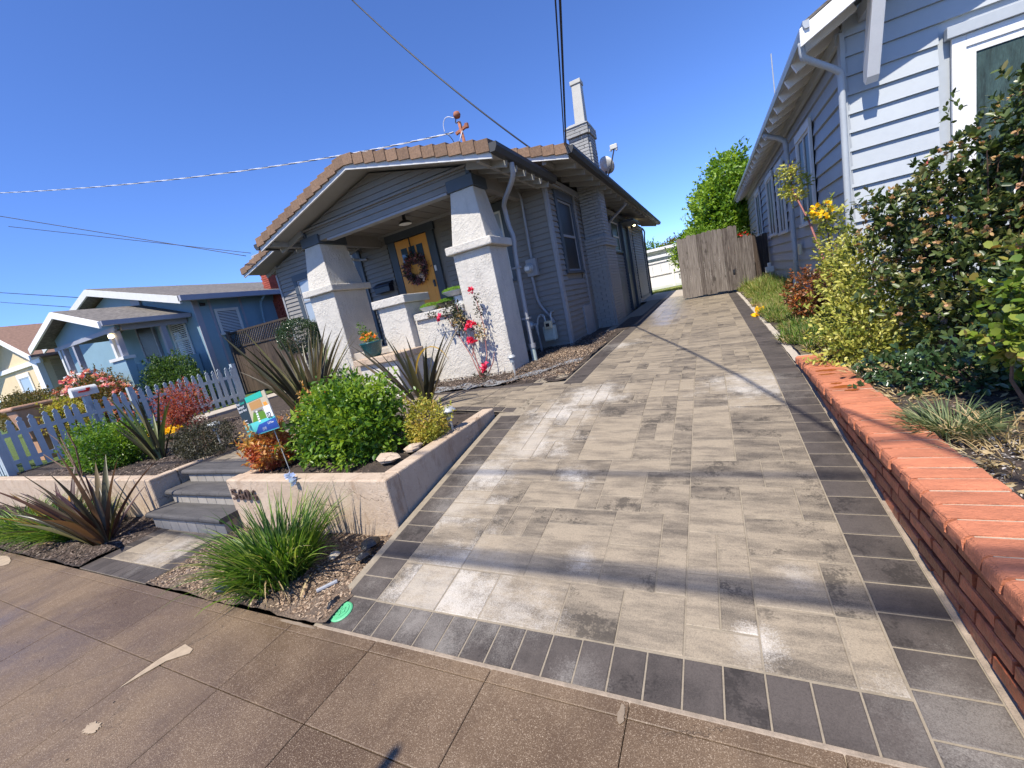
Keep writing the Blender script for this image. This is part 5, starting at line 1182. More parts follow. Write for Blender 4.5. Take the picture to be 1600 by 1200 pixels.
# red brick chimney of the sky blue house
RC = thing('red_chimney', (-13.1, 9.7, 0), 'tall red brick chimney with a pale blue cap between the two houses', 'chimney')
mb = MB(); mb.box(-13.38, -12.5, 9.45, 10.1, -1, 1.78); mb.hexa([(-13.38, 9.45, 1.78), (-12.5, 9.45, 1.78), (-12.5, 10.1, 1.78), (-13.38, 10.1, 1.78), (-13.36, 9.5, 2.12), (-13.0, 9.5, 2.12), (-13.0, 9.9, 2.12), (-13.36, 9.9, 2.12)]); mb.box(-13.35, -13.02, 9.52, 9.9, 2.12, 3.2); mb.build('core', 'brick_red_paint', RC)
rb = brick_mesh(.20, .05, .058, 'brick', 'brick_red_paint', .003, 4); z = 3.17; k = 0
while z > -.3:
    if z > 2.12: fx = [(-13.245+(.0 if k % 2 else .03)), (-13.09)]; fy, sx, ys = 9.50, -13.005, [9.62, 9.82]
    elif z < 1.8: fx = [-13.28+.206*i+(.1 if k % 2 else 0) for i in range(3)]; fy, sx, ys = 9.43, -12.48, [9.56+.206*i+(.08 if k % 2 else 0) for i in range(3)]
    else: fx = []; ys = []
    for x in fx: piece('brick', rb, RC, Matrix.Translation((x, fy+.005, z)) @ Matrix.Rotation(math.pi/2, 4, 'Z'))
    for y in ys: piece('brick', rb, RC, Matrix.Translation((sx-.005, y, z)))
    z -= .066; k += 1
mb = MB(); mb.box(-13.43, -12.94, 9.44, 9.98, 3.2, 3.37); mb.build('cap', 'neigh_trim', RC, bevel=.01)
# cream house
CR = thing('cream_house', (-28, 7, -1), 'cream stucco house with white trim and a brown shingle roof at the left edge', 'house')
cz = lambda x: 3.6-.42*abs(x+27.3)
mb = MB(); mb.box(-31.2, -24.5, 7, 16, -1.4, 1.9); mb.prism([(-31.2, 7, 1.9), (-24.5, 7, 1.9), (-27.3, 7, 3.3)], (0, 9, 0)); mb.build('wall', 'cream_wall', CR)
for xe in (-23.3, -31.4):
    a, b = -27.3, xe; mb = MB(); mb.hexa([(a, 6.4, cz(a)-.05), (b, 6.4, cz(b)-.05), (b, 16, cz(b)-.05), (a, 16, cz(a)-.05), (a, 6.4, cz(a)+.05), (b, 6.4, cz(b)+.05), (b, 16, cz(b)+.05), (a, 16, cz(a)+.05)]); r = mb.build('roof', 'cream_roof', CR)
    mb = MB(); mb.hexa([(a, 6.34, cz(a)-.16), (b, 6.34, cz(b)-.16), (b, 6.398, cz(b)-.16), (a, 6.398, cz(a)-.16), (a, 6.34, cz(a)+.03), (b, 6.34, cz(b)+.03), (b, 6.398, cz(b)+.03), (a, 6.398, cz(a)+.03)]); mb.build('barge_board', 'white_paint', r)
window(CR, (0, 6.99), (1, 0), (0, -1), -27.7, -26.5, -.1, 1.35, 'white_paint', .16, 'glass_pale', 'white_paint')
mb = MB(); mb.box(-31.2, -24.4, 6.9, 6.99, 1.72, 1.9); mb.build('trim_band', 'white_paint', CR)
mb = MB(); mb.box(-25.0, -24.5, 6.8, 6.99, -1.2, 1.72); mb.build('corner_pilaster', 'white_paint', CR)
for i in range(10): mb = MB(); mb.box(-24.48, -24.46, 7.2, 12, -.6+.24*i, -.6+.24*i+.225); mb.build('clapboard', 'cream_siding', CR)
# brown fence with lattice between the houses
lf = board_fence('lattice_fence', -12.90, -9.86, 7.62, -.88, 1.36, 'dark brown fence with a lattice top between the sky blue and grey houses', 'fence_wood_dark', seed=12)
for i in range(26):
    x = -12.88+.11*i; mb = MB(); mb.bar((x, 7.60, .50), (x+.40, 7.60, .90), .010, .028, up=(0, 1, 0)); mb.build('lattice_slat', 'fence_wood', lf)
    x2 = -9.9-.11*i; mb = MB(); mb.bar((x2, 7.63, .50), (x2-.40, 7.63, .90), .010, .028, up=(0, 1, 0)); mb.build('lattice_slat', 'fence_wood_dark', lf)
for z_ in (.48, .91): mb = MB(); mb.box(-12.92, -9.84, 7.59, 7.66, z_, z_+.05); mb.build('rail', 'fence_wood_dark', lf)
mb = MB(); mb.box(-12.98, -12.88, 7.57, 7.67, -.9, 1.0); mb.build('post', 'fence_wood', lf)
# grey trash area post
# ------------------------------------------------------------------ picket fence
PF = thing('picket_fence', (-11, 4, -1), 'blue grey picket fence between the front garden and the neighbour lawn', 'fence')
def picket(L):
    m_ = MB(); w = .042; m_.prism([(-w, 0, 0), (w, 0, 0), (w, 0, L-.10), (w*.55, 0, L-.085), (w*.95, 0, L-.045), (0, 0, L), (-w*.95, 0, L-.045), (-w*.55, 0, L-.085), (-w, 0, L-.10)], (0, .018, 0)); return m_.mesh('picket', 'picket_paint')
pk = picket(.92); RZ = Matrix.Rotation(math.pi/2, 4, 'Z')
fzb = lambda y: float(np.interp(y, [2, 4, 6.2], [-1.03, -.97, -.93]))
y = 2.28
while y < 6.3:
    piece('picket', pk, PF, Matrix.Translation((-10.98, y, fzb(y)+random.uniform(-.01, .01))) @ RZ @ Matrix.Rotation(random.uniform(-.03, .03), 4, 'Y')); y += .148
x = -11.1
while x > -17.5:
    piece('picket', pk, PF, Matrix.Translation((x, 2.22, -1.04+random.uniform(-.01, .01))) @ Matrix.Rotation(random.uniform(-.03, .03), 4, 'Y')); x -= .148
for z in (.18, .66):
    mb = MB(); mb.bar((-11.0, 2.2, fzb(2)+z), (-11.0, 4.2, fzb(4)+z), .035, .07); mb.build('rail', 'picket_paint', PF)
    mb = MB(); mb.bar((-11.0, 4.2, fzb(4)+z), (-11.0, 6.35, fzb(6.2)+z), .035, .07); mb.build('rail', 'picket_paint', PF)
    mb = MB(); mb.bar((-11.0, 2.26, -1.04+z), (-17.5, 2.26, -1.04+z), .035, .07); mb.build('rail', 'picket_paint', PF)
for (x, y) in ((-11.02, 2.24), (-11.03, 4.2), (-11.03, 6.35), (-13.2, 2.28), (-15.4, 2.28)):
    mb = MB(); mb.box(x-.045, x+.045, y-.045, y+.045, -1.1, fzb(y)+.98); mb.build('post', 'picket_paint', PF)
# mailbox of the neighbour
nm = thing('post_mailbox', (-11.05, 3.6, -1), 'white roadside mailbox with a red flag on a blue post by the picket fence', 'mailbox')
mb = MB(); mb.box(-11.12, -11.02, 3.48, 3.58, -1, .02); mb.build('post', 'picket_paint', nm)
mb = MB(); pr = [(-.10, 0)]+[(-.10*math.cos(t*math.pi/8), .13+.10*math.sin(t*math.pi/8)) for t in range(9)]+[(.10, 0)]
mb.prism([(-11.07+a_*.8, 3.34, .03+b_*.8) for a_, b_ in pr], (0, .38, 0)); mb.build('box', 'offwhite_paint', nm)
mb = MB(); mb.box(-10.965, -10.955, 3.42, 3.58, .10, .13); mb.box(-10.965, -10.955, 3.54, 3.60, .13, .17); mb.build('flag', 'petal_red', nm)
ur = thing('garden_urn', (-12.3, 2.9, -1), 'weathered pale stone planter box on the neighbour lawn behind the pickets', 'planter')
mb = MB(); mb.hexa([(-12.45, 2.9, -.6), (-12.1, 2.9, -.6), (-12.1, 3.3, -.6), (-12.45, 3.3, -.6), (-12.55, 2.8, .02), (-12.0, 2.8, .02), (-12.0, 3.4, .02), (-12.55, 3.4, .02)]); mb.build('bowl', 'terracotta', ur, bevel=.03)
mb = MB(); mb.box(-12.6, -11.95, 2.75, 3.45, .02, .10); mb.build('rim', 'terracotta', ur, bevel=.03); mb = MB(); mb.box(-12.4, -12.15, 2.95, 3.25, -1.05, -.6); mb.build('foot', 'terracotta', ur)

# ------------------------------------------------------------------ overhead lines
def cable(name, pts, r, label, mat='cable_black', cat='cable', twist=False, cast=None):
    P = [Vector(p) for p in pts]; Q = []
    n = 60
    if len(P) == 3:
        for i in range(n+1): t = i/n; Q.append(P[0]*(1-t)**2+P[1]*2*t*(1-t)+P[2]*t*t)
    else: Q = [P[0].lerp(P[-1], i/n) for i in range(n+1)]
    o = None
    if twist:
        root = thing(name, tuple(P[0]), label, cat); 
        for s_, m_ in ((0, 'cable_white'), (2.09, 'cable_white'), (4.19, 'cable_black')):
            n2 = 420; pts2 = []
            for i in range(n2+1):
                f = i/n2*n; a_ = int(min(f, n-1)); p = Q[a_].lerp(Q[a_+1], f-a_); an = f/n*math.pi*2*26+s_
                pts2.append(p+Vector((0.3*math.cos(an), .3*math.cos(an), math.sin(an)))*r*1.1)
            mb = MB(); mb.tube(pts2, r, 5); mb.build('strand', m_, root, smooth=True)
        return root
    mb = MB(); mb.tube(Q, r, 6); o = mb.build(name, mat, None, smooth=True); return tag(o, label, cat, None, 'thing')
def along(px, t): return tuple(v*t for v in px)
A0, M0, E0 = (-18.0, 5.7, 6.2), (-7.4, 5.4, 3.15), (-3.36, 6.33, 2.83)
cable('service_cable', [A0, M0, E0], .0065, 'white twisted service cable running from the left to the rusty mast', twist=True)
cable('black_cable', [(-5.24, 7.1, 5.94), (-3.6, 6.6, 3.75), (-2.33, 6.95, 2.36)], .013, 'black overhead cable sagging to the bungalow roof right of the mast')
cable('drop_cable', [(-1.77, 6.88, 2.24), (.28, .42, 2.75), (2.5, -6.6, 4.1)], .012, 'black cable dropping steeply to the gutter corner, right of the two')
cable('drop_cable', [(-1.80, 6.90, 2.24), (.22, .42, 2.82), (2.42, -6.6, 4.3)], .008, 'thin black cable dropping steeply to the gutter corner, left of the two')
cable('street_line', [(-21.1, 6.45, 6.48), (-13.75, 9.5, 3.45)], .012, 'upper of two dark lines running in from the left to the red chimney')
cable('street_line', [(-21.1, 6.6, 6.1), (-13.75, 9.5, 3.55)], .010, 'lower of two dark lines running in from the left to the red chimney') if False else cable('street_line', [(-21.1, 6.55, 6.15), (-12.9, 9.1, 3.33)], .010, 'lower of two dark lines running in from the left to the red chimney')
cable('far_line', [(-46, 12.4, 8.6), (-34, 13.0, 5.75)], .025, 'dark line low in the sky above the roof of the sky blue house')
cable('far_line', [(-46, 12.3, 7.9), (-26, 9.9, 3.9)], .02, 'lowest dark line in the sky above the cream house')
# thick lines over the street behind the viewer, whose shadows cross the drive
cable('utility_line', [(-45, -2.62, 5.2), (0, -2.57, 5.0), (40, -2.62, 5.2)], .024, 'thick utility line above the street', cat='utility line')
cable('utility_line', [(-45, -2.60, 5.3), (0, -2.62, 5.22), (40, -2.66, 5.3)], .018, 'second utility line bundled above the street', cat='utility line')
cable('utility_line', [(-45, -2.42, 6.3), (0, -2.42, 6.3), (40, -2.42, 6.3)], .020, 'higher thin utility line above the street', cat='utility line')
sp = thing('sign_pole', (-1.42, -.8, -1.44), 'street sign pole at the kerb whose tip casts a shadow on the sidewalk', 'pole')
mb = MB(); mb.tube([(-1.40, -1.15, -1.44), (-1.40, -1.15, 1.46)], .022, 8); mb.build('pole', 'metal_grey', sp)

# ------------------------------------------------------------------ plants
def shrub(name, loc, blobs, n, L, Wd, mat, label, cat='shrub', seed=1, stems=5, group=None, zmin=None, round_=False, shell=.5, lumps=.22, rlow=0., rhigh=1., stem_mat='stem_brown', sprig=.3, rosette=0):
    t = thing(name, loc, label, cat, group); g = random.Random(seed)
    foliage('foliage', t, mat, blobs, n, L, Wd, seed, zmin, round_, shell, lumps, rlow, rhigh, sprig=sprig, rosette=rosette)
    for i in range(stems):
        b = g.choice(blobs); a = g.uniform(0, 6.28); q = g.uniform(.1, .75)
        tip = (b[0]+b[3]*q*math.cos(a), b[1]+b[4]*q*math.sin(a), b[2]+b[5]*g.uniform(.1, .7)); p0 = (loc[0]+g.uniform(-.03, .03), loc[1]+g.uniform(-.03, .03), loc[2]-.03)
        md = tuple((p0[k]*.5+tip[k]*.5)+g.uniform(-.04, .04) for k in range(3))
        mb = MB(); mb.tube([p0, md, tip], [.011, .008, .003], 5); mb.build('stem', stem_mat, t)
    return t
def flax(name, loc, n, L, wd, spread, label, seed, mats=('flax_a',), lean=(0, 0), bend=.7, rad=.07, tall=1.0):
    """New Zealand flax: every strap leaf is a piece"""
    t = thing(name, loc, label, 'plant'); g = np.random.default_rng(seed)
    for i in range(n):
        a = g.random()*2*math.pi; q = rad*math.sqrt(g.random()); s_ = spread*(.12+.95*g.random())
        d = np.array([[math.cos(a)*s_+lean[0], math.sin(a)*s_+lean[1], tall]])+g.normal(0, .06, (1, 3))
        b = np.array([[loc[0]+math.cos(a)*q, loc[1]+math.sin(a)*q, loc[2]-.02]]); k = .55+.55*g.random()
        me = ribbons('blade', mats[i % len(mats)], b, d, np.array([L*k]), np.array([wd*(.8+.4*g.random())]), np.array([bend*(.2+1.2*g.random()*s_/spread)]), seed*100+i, 9, .28)
        link(bpy.data.objects.new('blade', me), t)
    return t
leaf_mat('leaf_raph', [(0.018, 0.032, 0.010), (0.045, 0.075, 0.022), (0.10, 0.135, 0.035), (0.24, 0.20, 0.075)], 0.35, 0.2, 0.45)
leaf_mat('flax_b', [(0.045, 0.04, 0.022), (0.10, 0.075, 0.045), (0.16, 0.12, 0.06)], 0.4, 0.2, 0.5)
leaf_mat('flax_c', [(0.09, 0.12, 0.035), (0.17, 0.19, 0.07), (0.25, 0.22, 0.10)], 0.4, 0.25, 0.5)
leaf_mat('flax_red', [(0.06, 0.028, 0.022), (0.11, 0.05, 0.035), (0.17, 0.10, 0.05)], 0.4, 0.25, 0.5)
leaf_mat('flax_gold', [(0.50, 0.33, 0.08), (0.55, 0.25, 0.04)], 0.5, 0.35)

# grass clump in front of the house number
gc = thing('strap_grass_clump', (-2.80, 1.47, -1.43), 'large arching green grass clump in the bark in front of the house number', 'grass clump')
tuft('blades', gc, 'grass_green', (-2.76, 1.48, -1.43), 460, .17, .58, .011, .58, .75, 31, segs=7)
tuft('blades', gc, 'grass_green', (-2.88, 1.45, -1.43), 200, .15, .50, .010, .75, 1.0, 32, segs=7)
tuft('short_blades', gc, 'grass_green', (-2.78, 1.44, -1.43), 420, .22, .28, .010, .8, .9, 33, segs=5)
tuft('dry_blades', gc, 'grass_dry', (-2.85, 1.45, -1.43), 26, .18, .55, .008, 1.0, 1.0, 34, segs=6)
for i, (x, y, sx, lab) in enumerate(((-6.35, 1.55, .15, 'low green grass clump in the bark just right of the dark bronze flax'), (-6.95, 1.5, .17, 'green grass clump behind the leaves of the dark bronze flax'), (-7.75, 1.5, .2, 'green grass clump at the left edge by the planter wall'))):
    t = thing('strap_grass_clump', (x, y, -1.43), lab, 'grass clump', 'grass clumps in the bark strip')
    tuft('blades', t, 'grass_green', (x, y, -1.43), 420, sx, .46, .011, .8, 1.0, 41+i*3, segs=6)
flax('bronze_flax', (-5.62, 1.50, -1.43), 42, 1.02, .055, .95, 'dark bronze flax spreading over the bark left of the lower landing', 51, ('flax_b', 'flax_red', 'flax_b', 'flax_a', 'flax_red'), lean=(-.42, -.05), bend=.5)
t = flax('bronze_flax', (-6.55, 1.52, -1.43), 16, .85, .05, .9, 'dark bronze flax with amber tips at the far left of the bark strip', 52, ('flax_b', 'flax_red', 'flax_gold', 'flax_b'), lean=(-.2, -.05), bend=.45)
flax('green_flax', (-6.80, 2.62, -1.0), 24, .95, .042, .50, 'upright grey green flax behind the left planter wall', 53, ('flax_c', 'flax_c', 'flax_a'), lean=(-.14, 0), bend=.35)
flax('tall_flax', (-5.75, 4.25, -.98), 64, 1.5, .055, .62, 'tall dark olive flax in front of the left porch pillar', 54, ('flax_a', 'flax_c', 'flax_a', 'flax_b'), lean=(-.10, 0), bend=.35, rad=.2)
flax('dark_flax', (-3.22, 3.85, -.98), 20, 1.2, .05, .8, 'dark flax with long black leaves in front of the stucco porch wall', 55, ('flax_a', 'flax_b'), lean=(-.16, 0), bend=.38, rad=.09)
me = ribbons('blade', 'flax_gold', np.array([[-3.22, 3.85, -.55]]), np.array([[.35, .0, 1.]]), np.array([.75]), np.array([.035]), np.array([3.0]), 5, 12, .28)
link(bpy.data.objects.new('blade', me), [o for o in bpy.data.objects if o.name == 'dark_flax'][0])

# the big bright shrub in the planter and its neighbours
shrub('bright_green_shrub', (-2.95, 2.65, -1.0), [(-3.08, 2.60, -.75, .46, .34, .31), (-2.84, 2.54, -.82, .28, .27, .23), (-3.38, 2.58, -.82, .28, .26, .24), (-2.98, 2.72, -.62, .28, .26, .22), (-3.2, 2.66, -.62, .24, .24, .22)], 7500, .054, .028, 'leaf_green', 'large bright green leafy shrub filling the planter beside the driveway', seed=61, zmin=-1.0, shell=.42, lumps=.42, sprig=.55, stems=16)
shrub('nandina_shrub', (-3.86, 2.30, -1.0), [(-3.86, 2.32, -.84, .20, .16, .19)], 1700, .048, .024, 'leaf_orange', 'small orange and red leaved shrub at the planter corner under the yard sign', seed=62, zmin=-1.0, shell=.45)
shrub('golden_shrub', (-2.42, 2.90, -1.0), [(-2.42, 2.88, -.84, .20, .18, .17), (-2.36, 2.75, -.92, .14, .12, .09)], 2600, .026, .016, 'leaf_gold', 'small golden shrub at the right end of the planter beside a round light', seed=63, zmin=-1.0)
shrub('orange_shrub', (-4.0, 3.05, -1.0), [(-3.95, 3.05, -.72, .22, .2, .26)], 900, .045, .022, 'leaf_orange', 'loose orange flecked shrub behind the yard sign', seed=64, zmin=-1.0, rlow=0, rhigh=.8)
shrub('dark_low_shrub', (-5.75, 2.62, -1.0), [(-5.60, 2.65, -.80, .40, .26, .20), (-5.95, 2.7, -.84, .26, .22, .16)], 5200, .024, .014, 'leaf_bronze', 'low dark bronze leaved shrub beside the path light above the steps', seed=65, zmin=-1.0)
shrub('round_green_shrub', (-7.9, 2.45, -1.0), [(-8.15, 2.55, -.74, .42, .34, .32), (-7.6, 2.40, -.80, .40, .3, .26), (-7.35, 2.6, -.70, .26, .26, .26)], 8000, .040, .024, 'leaf_green', 'rounded green shrub between the flaxes left of the steps', seed=66, zmin=-1.02, rlow=0, rhigh=.85)
shrub('red_tip_shrub', (-8.7, 3.9, -.99), [(-8.62, 3.9, -.48, .42, .3, .34), (-8.8, 3.9, -.7, .40, .3, .26)], 3600, .042, .018, 'leaf_red', 'airy red and orange tipped shrub in front of the picket fence', seed=67, zmin=-1.0, shell=.2, lumps=.35)
t = thing('yellow_flowers', (-8.7, 3.45, -1.0), 'low patch of bright yellow flowers beside the red tipped shrub', 'flowers'); g_ = np.random.default_rng(8)
P = np.stack([-8.7+g_.normal(0, .16, 240), 3.5+g_.normal(0, .10, 240), -.90+g_.random(240)*.09], 1); flower_heads('blooms', t, 'petal_yellow', P, .03, 9, 5, 'stuff')
foliage('foliage', t, 'leaf_mid', [(-8.7, 3.5, -.94, .26, .18, .07)], 500, .03, .015, 10)
t = thing('bare_twig_plant', (-6.6, 1.85, -1.4), 'bare dark twiggy stems rising in front of the round green shrub', 'plant')
for pts in ([(-6.55, 1.8, -1.4), (-6.75, 1.85, -1.1), (-7.0, 1.9, -.8), (-7.35, 1.95, -.45), (-7.9, 2.0, -.28)], [(-6.75, 1.85, -1.1), (-6.8, 1.85, -.7), (-7.05, 1.9, -.4)], [(-7.0, 1.9, -.8), (-7.35, 1.9, -.78), (-7.8, 1.9, -.6)], [(-6.9, 1.9, -.9), (-6.75, 1.9, -.55), (-6.8, 1.9, -.35)]):
    mb = MB(); mb.tube(pts, [.010-.0018*i for i in range(len(pts))], 5); mb.build('twig', 'stem_brown', t)
t = shrub('topiary_ball', (-9.0, 7.0, -.93), [(-9.05, 6.95, .36, .50, .46, .40)], 7000, .034, .02, 'leaf_dark', 'clipped dark green ball shaped shrub on a bare trunk in front of the left window', 'topiary', seed=68, stems=0, lumps=.1, shell=.75)
mb = MB(); mb.tube([(-9.0, 7.0, -.95), (-9.02, 6.98, -.4), (-9.05, 6.96, .2)], [.035, .03, .025], 8); mb.build('trunk', 'stem_brown', t)
t = shrub('white_flowered_shrub', (-7.2, 6.3, -.95), [(-7.2, 6.3, -.55, .55, .40, .38), (-6.75, 6.2, -.66, .36, .32, .3)], 6500, .038, .022, 'leaf_mid', 'green shrub dotted with pale pink flowers at the foot of the left pillar', seed=69, zmin=-.95)
g_ = np.random.default_rng(11); P, N = blob_points([(-7.2, 6.25, -.53, .56, .42, .40), (-6.8, 6.15, -.62, .4, .34, .34)], 60, g_, .95); flower_heads('flowers', t, 'petal_white', P, .04, 12, 6, 'stuff')
shrub('front_bed_shrub', (-6.4, 5.4, -.97), [(-6.4, 5.4, -.75, .5, .35, .25)], 3000, .035, .02, 'leaf_dark', 'low dark shrub in the bed behind the tall flax', seed=70, zmin=-.98)
# neighbour planting
t = shrub('pink_rose_bush', (-14.3, 5.0, -1), [(-13.9, 4.75, -.1, .8, .5, .55), (-14.9, 4.9, .05, .7, .5, .5), (-13.2, 4.6, -.3, .6, .5, .45)], 7000, .06, .035, 'leaf_hedge', 'big rose bush covered in pink and white blooms before the sky blue porch', 'rose bush', seed=71, zmin=-1)
g_ = np.random.default_rng(13); P, N = blob_points([(-13.9, 4.65, -.08, .85, .52, .6), (-14.9, 4.8, .08, .75, .5, .55), (-13.2, 4.5, -.3, .62, .5, .5)], 190, g_, .95); flower_heads('roses', t, 'petal_pink', P, .075, 14, 9, 'stuff')
shrub('dense_green_shrub', (-13.0, 5.9, -1), [(-12.9, 5.9, .05, .62, .5, .55), (-13.6, 5.9, .0, .5, .5, .5), (-12.3, 5.85, -.25, .5, .4, .45), (-11.9, 5.8, -.45, .4, .35, .35)], 9000, .06, .035, 'leaf_mid', 'dense rounded green shrub against the corner of the sky blue house', seed=72, zmin=-1, lumps=.15)
shrub('neighbour_hedge', (-14.5, 3.6, -1), [(-15.3, 3.9, -.15, 1.0, .5, .45), (-13.6, 3.7, -.3, .7, .45, .4), (-12.6, 3.6, -.45, .6, .4, .35), (-17, 4.2, -.1, 1.0, .5, .5)], 8000, .06, .03, 'leaf_hedge', 'brownish green hedge on the lawn behind the garden urn', 'hedge', seed=73, zmin=-1)
t = shrub('lantana_bush', (-11.9, 3.3, -1), [(-11.8, 3.4, -.3, .35, .3, .4)], 1600, .05, .03, 'leaf_gold', 'small bush with orange blooms beside the white mailbox', seed=74, zmin=-1)
shrub('hedge_bush', (-20, 5.0, -1), [(-20, 5.2, -.2, 1.5, .6, .6), (-23, 5.5, -.1, 1.6, .6, .6)], 4500, .09, .05, 'leaf_hedge', 'dark bushes below the window of the cream house', seed=75, zmin=-1)
# climbing rose on the porch wall
t = thing('climbing_rose', (-3.22, 5.28, -.97), 'thin climbing rose with red blooms against the stucco porch wall', 'rose')
g = random.Random(9); roses = []
for pts in ([(-3.22, 5.28, -.98), (-3.32, 5.3, -.6), (-3.5, 5.32, -.2), (-3.62, 5.34, .05), (-3.95, 5.3, .12)], [(-3.2, 5.28, -.98), (-3.28, 5.32, -.5), (-3.38, 5.36, -.1), (-3.42, 5.36, .2)], [(-3.2, 5.28, -.98), (-3.05, 5.3, -.62), (-3.02, 5.34, -.2), (-3.05, 5.36, .1), (-3.08, 5.38, .3)], [(-3.3, 5.3, -.6), (-3.2, 5.33, -.35), (-3.2, 5.35, -.1)], [(-3.1, 5.3, -.9), (-2.98, 5.3, -.75), (-2.93, 5.32, -.6)]):
    mb = MB(); mb.tube(pts, [.010]+[.007]*(len(pts)-2)+[.003], 5); mb.build('cane', 'stem_red', t)
foliage('foliage', t, 'leaf_bronze', [(-3.50, 5.33, .12, .20, .08, .14), (-3.42, 5.34, -.1, .14, .07, .16), (-3.85, 5.31, .12, .14, .05, .05), (-3.05, 5.34, .1, .07, .05, .22), (-3.12, 5.33, -.25, .12, .05, .12), (-3.2, 5.27, -.93, .14, .1, .06)], 520, .045, .026, 77, shell=.1)
foliage('dry_leaves', t, 'grass_dry', [(-3.42, 5.32, -.06, .12, .06, .1), (-3.08, 5.3, -.3, .1, .05, .1)], 90, .045, .028, 78, shell=.1)
for q_, P_ in enumerate([(-3.20, 5.27, -.12), (-3.27, 5.27, -.17), (-3.13, 5.27, -.15), (-3.23, 5.26, -.37), (-3.28, 5.27, -.36), (-3.70, 5.27, .06), (-3.07, 5.3, .33), (-3.13, 5.26, -.82), (-3.10, 5.26, -.76), (-3.2, 5.26, -.4)]): flower_heads('bloom', t, 'petal_rose', np.array([P_]), .06, 15+q_, 12)
# potted flowers
pot = thing('teal_flower_pot', (-4.80, 4.95, -.32), 'glazed teal pot of orange flowers on the porch plinth', 'flower pot')
mb = MB(); mb.lathe([(0, 0), (.10, 0), (.13, .06), (.165, .20), (.18, .22), (.175, .235), (.15, .225), (0, .19)], (-4.82, 4.90, -.318), 24); mb.build('pot', 'pot_teal', pot, smooth=True)
foliage('foliage', pot, 'leaf_green', [(-4.82, 4.9, -.02, .11, .1, .10), (-4.93, 4.9, .10, .04, .04, .14)], 260, .05, .022, 79, shell=.1)
flower_heads('flowers', pot, 'petal_orange', np.array([(-4.90, 4.86, .02), (-4.80, 4.84, .0), (-4.74, 4.86, .03), (-4.68, 4.88, -.02), (-4.86, 4.83, -.04), (-4.93, 4.85, -.02)]), .05, 16, 9, 'stuff')
# shallow bowls of moss on the low wall
for k, (x, z0, w, lab) in enumerate(((-4.08, .19, .17, 'leftmost of the flat bowls of green moss on the low porch wall'), (-3.72, .20, .19, 'middle bowl of light green moss in a dark tray on the low porch wall'), (-3.55, .34, .20, 'highest bowl of green moss against the right pillar'))):
    t = thing('moss_bowl', (x, 5.62, z0), lab, 'bowl', 'moss bowls on the low porch wall')
    mb = MB(); mb.lathe([(0, 0), (w*.6, 0), (w*.95, .06), (w, .075), (w*.9, .07), (0, .06)], (x, 5.62, z0), 20); mb.build('bowl', 'lamp_black' if k == 1 else 'dish_grey', t)
    foliage('moss', t, 'moss', [(x, 5.62, z0+.075, w*1.05, w*.8, .055)], 2400, .016, .008, 80+k, shell=.7, lumps=.05)
mb = MB(); mb.lathe([(0, 0), (.12, 0), (.11, .14), (0, .14)], (-3.50, 5.66, .19), 18); t = mb.build('upturned_pot', 'dish_grey'); tag(t, 'small grey upturned pot under the highest moss bowl', 'pot', None, 'thing')
t = thing('trailing_succulent', (-3.52, 5.42, .1), 'small grey green succulent trailing over the low wall by the right pillar', 'succulent'); foliage('foliage', t, 'leaf_dark', [(-3.46, 5.40, .08, .08, .05, .16), (-3.40, 5.4, -.10, .07, .04, .10)], 380, .035, .022, 84, shell=.1)

# solar and path lights
def path_light(name, x, y, z, h, label, r=.07):
    t = thing(name, (x, y, z), label, 'path light')
    mb = MB(); mb.tube([(x, y, z), (x, y, z+h-.08)], .012, 8); mb.build('stake', 'metal_grey', t)
    mb = MB(); mb.lathe([(0, 0), (.035, 0), (.04, .07), (0, .07)], (x, y, z+h-.09), 14); mb.build('lens', 'glass_pale', t)
    mb = MB(); mb.lathe([(0, -.002), (r, 0), (r, .008), (r*.7, .03), (r*.4, .038), (0, .038)], (x, y, z+h-.02), 20); mb.build('cap', 'metal_grey', t)
path_light('path_light', -2.24, 2.98, -1.0, .22, 'round silver solar light at the right end of the planter')
path_light('path_light', -5.62, 2.80, -1.0, .36, 'silver path light standing in the dark low shrub above the steps', .085)
path_light('path_light', -2.62, 5.22, -.98, .30, 'grey path light at the base of the right porch pillar', .06)

# yard sign
ys = thing('yard_sign', (-3.75, 2.25, -.98), 'colourful landscaping yard sign with a green lawn picture on thin wire legs', 'sign')
SC = Vector((-3.74, 2.22, -.47)); SR = Matrix.Rotation(-.10, 4, 'Z') @ Matrix.Rotation(-.15, 4, 'Y')
SM = Matrix.Translation(SC) @ SR
def plate(name, x0, x1, z0, z1, off, mat, pts=None):
    m_ = MB(); P = pts or [(x0, z0), (x1, z0), (x1, z1), (x0, z1)]
    m_.prism([(a, -off-.0016, b) for a, b in P], (0, .0016, 0)); me = m_.mesh(name, mat); return piece(name, me, ys, SM)
for n_, c_ in (('sign_navy', (.012, .03, .045)), ('sign_teal', (.02, .42, .32)), ('sign_aqua', (.10, .55, .55)), ('sign_blue', (.02, .08, .36)), ('sign_white', (.72, .74, .76)), ('sign_lawn', (.10, .24, .02)), ('sign_wood', (.45, .24, .08)), ('sign_sand', (.48, .42, .30)), ('sign_orange', (.75, .30, .04)), ('sign_path', (.30, .28, .24))): flat(n_, c_, .35)
W2, H2 = .29, .175
plate('board', -W2, W2, -H2, H2, .0, 'sign_white'); plate('panel', -W2, -W2+.20, -H2+.11, H2, .002, 'sign_navy'); plate('photo_print', -W2+.16, W2, -H2+.12, H2-.0, .003, 'sign_sand', [(-W2+.21, H2), (W2, H2), (W2, -H2+.12), (-W2+.17, -H2+.12)])
plate('photo_print', 0, 0, 0, 0, .0045, 'sign_lawn', [(-.11, -H2+.12), (.20, -H2+.12), (.13, .03), (-.03, .03)])
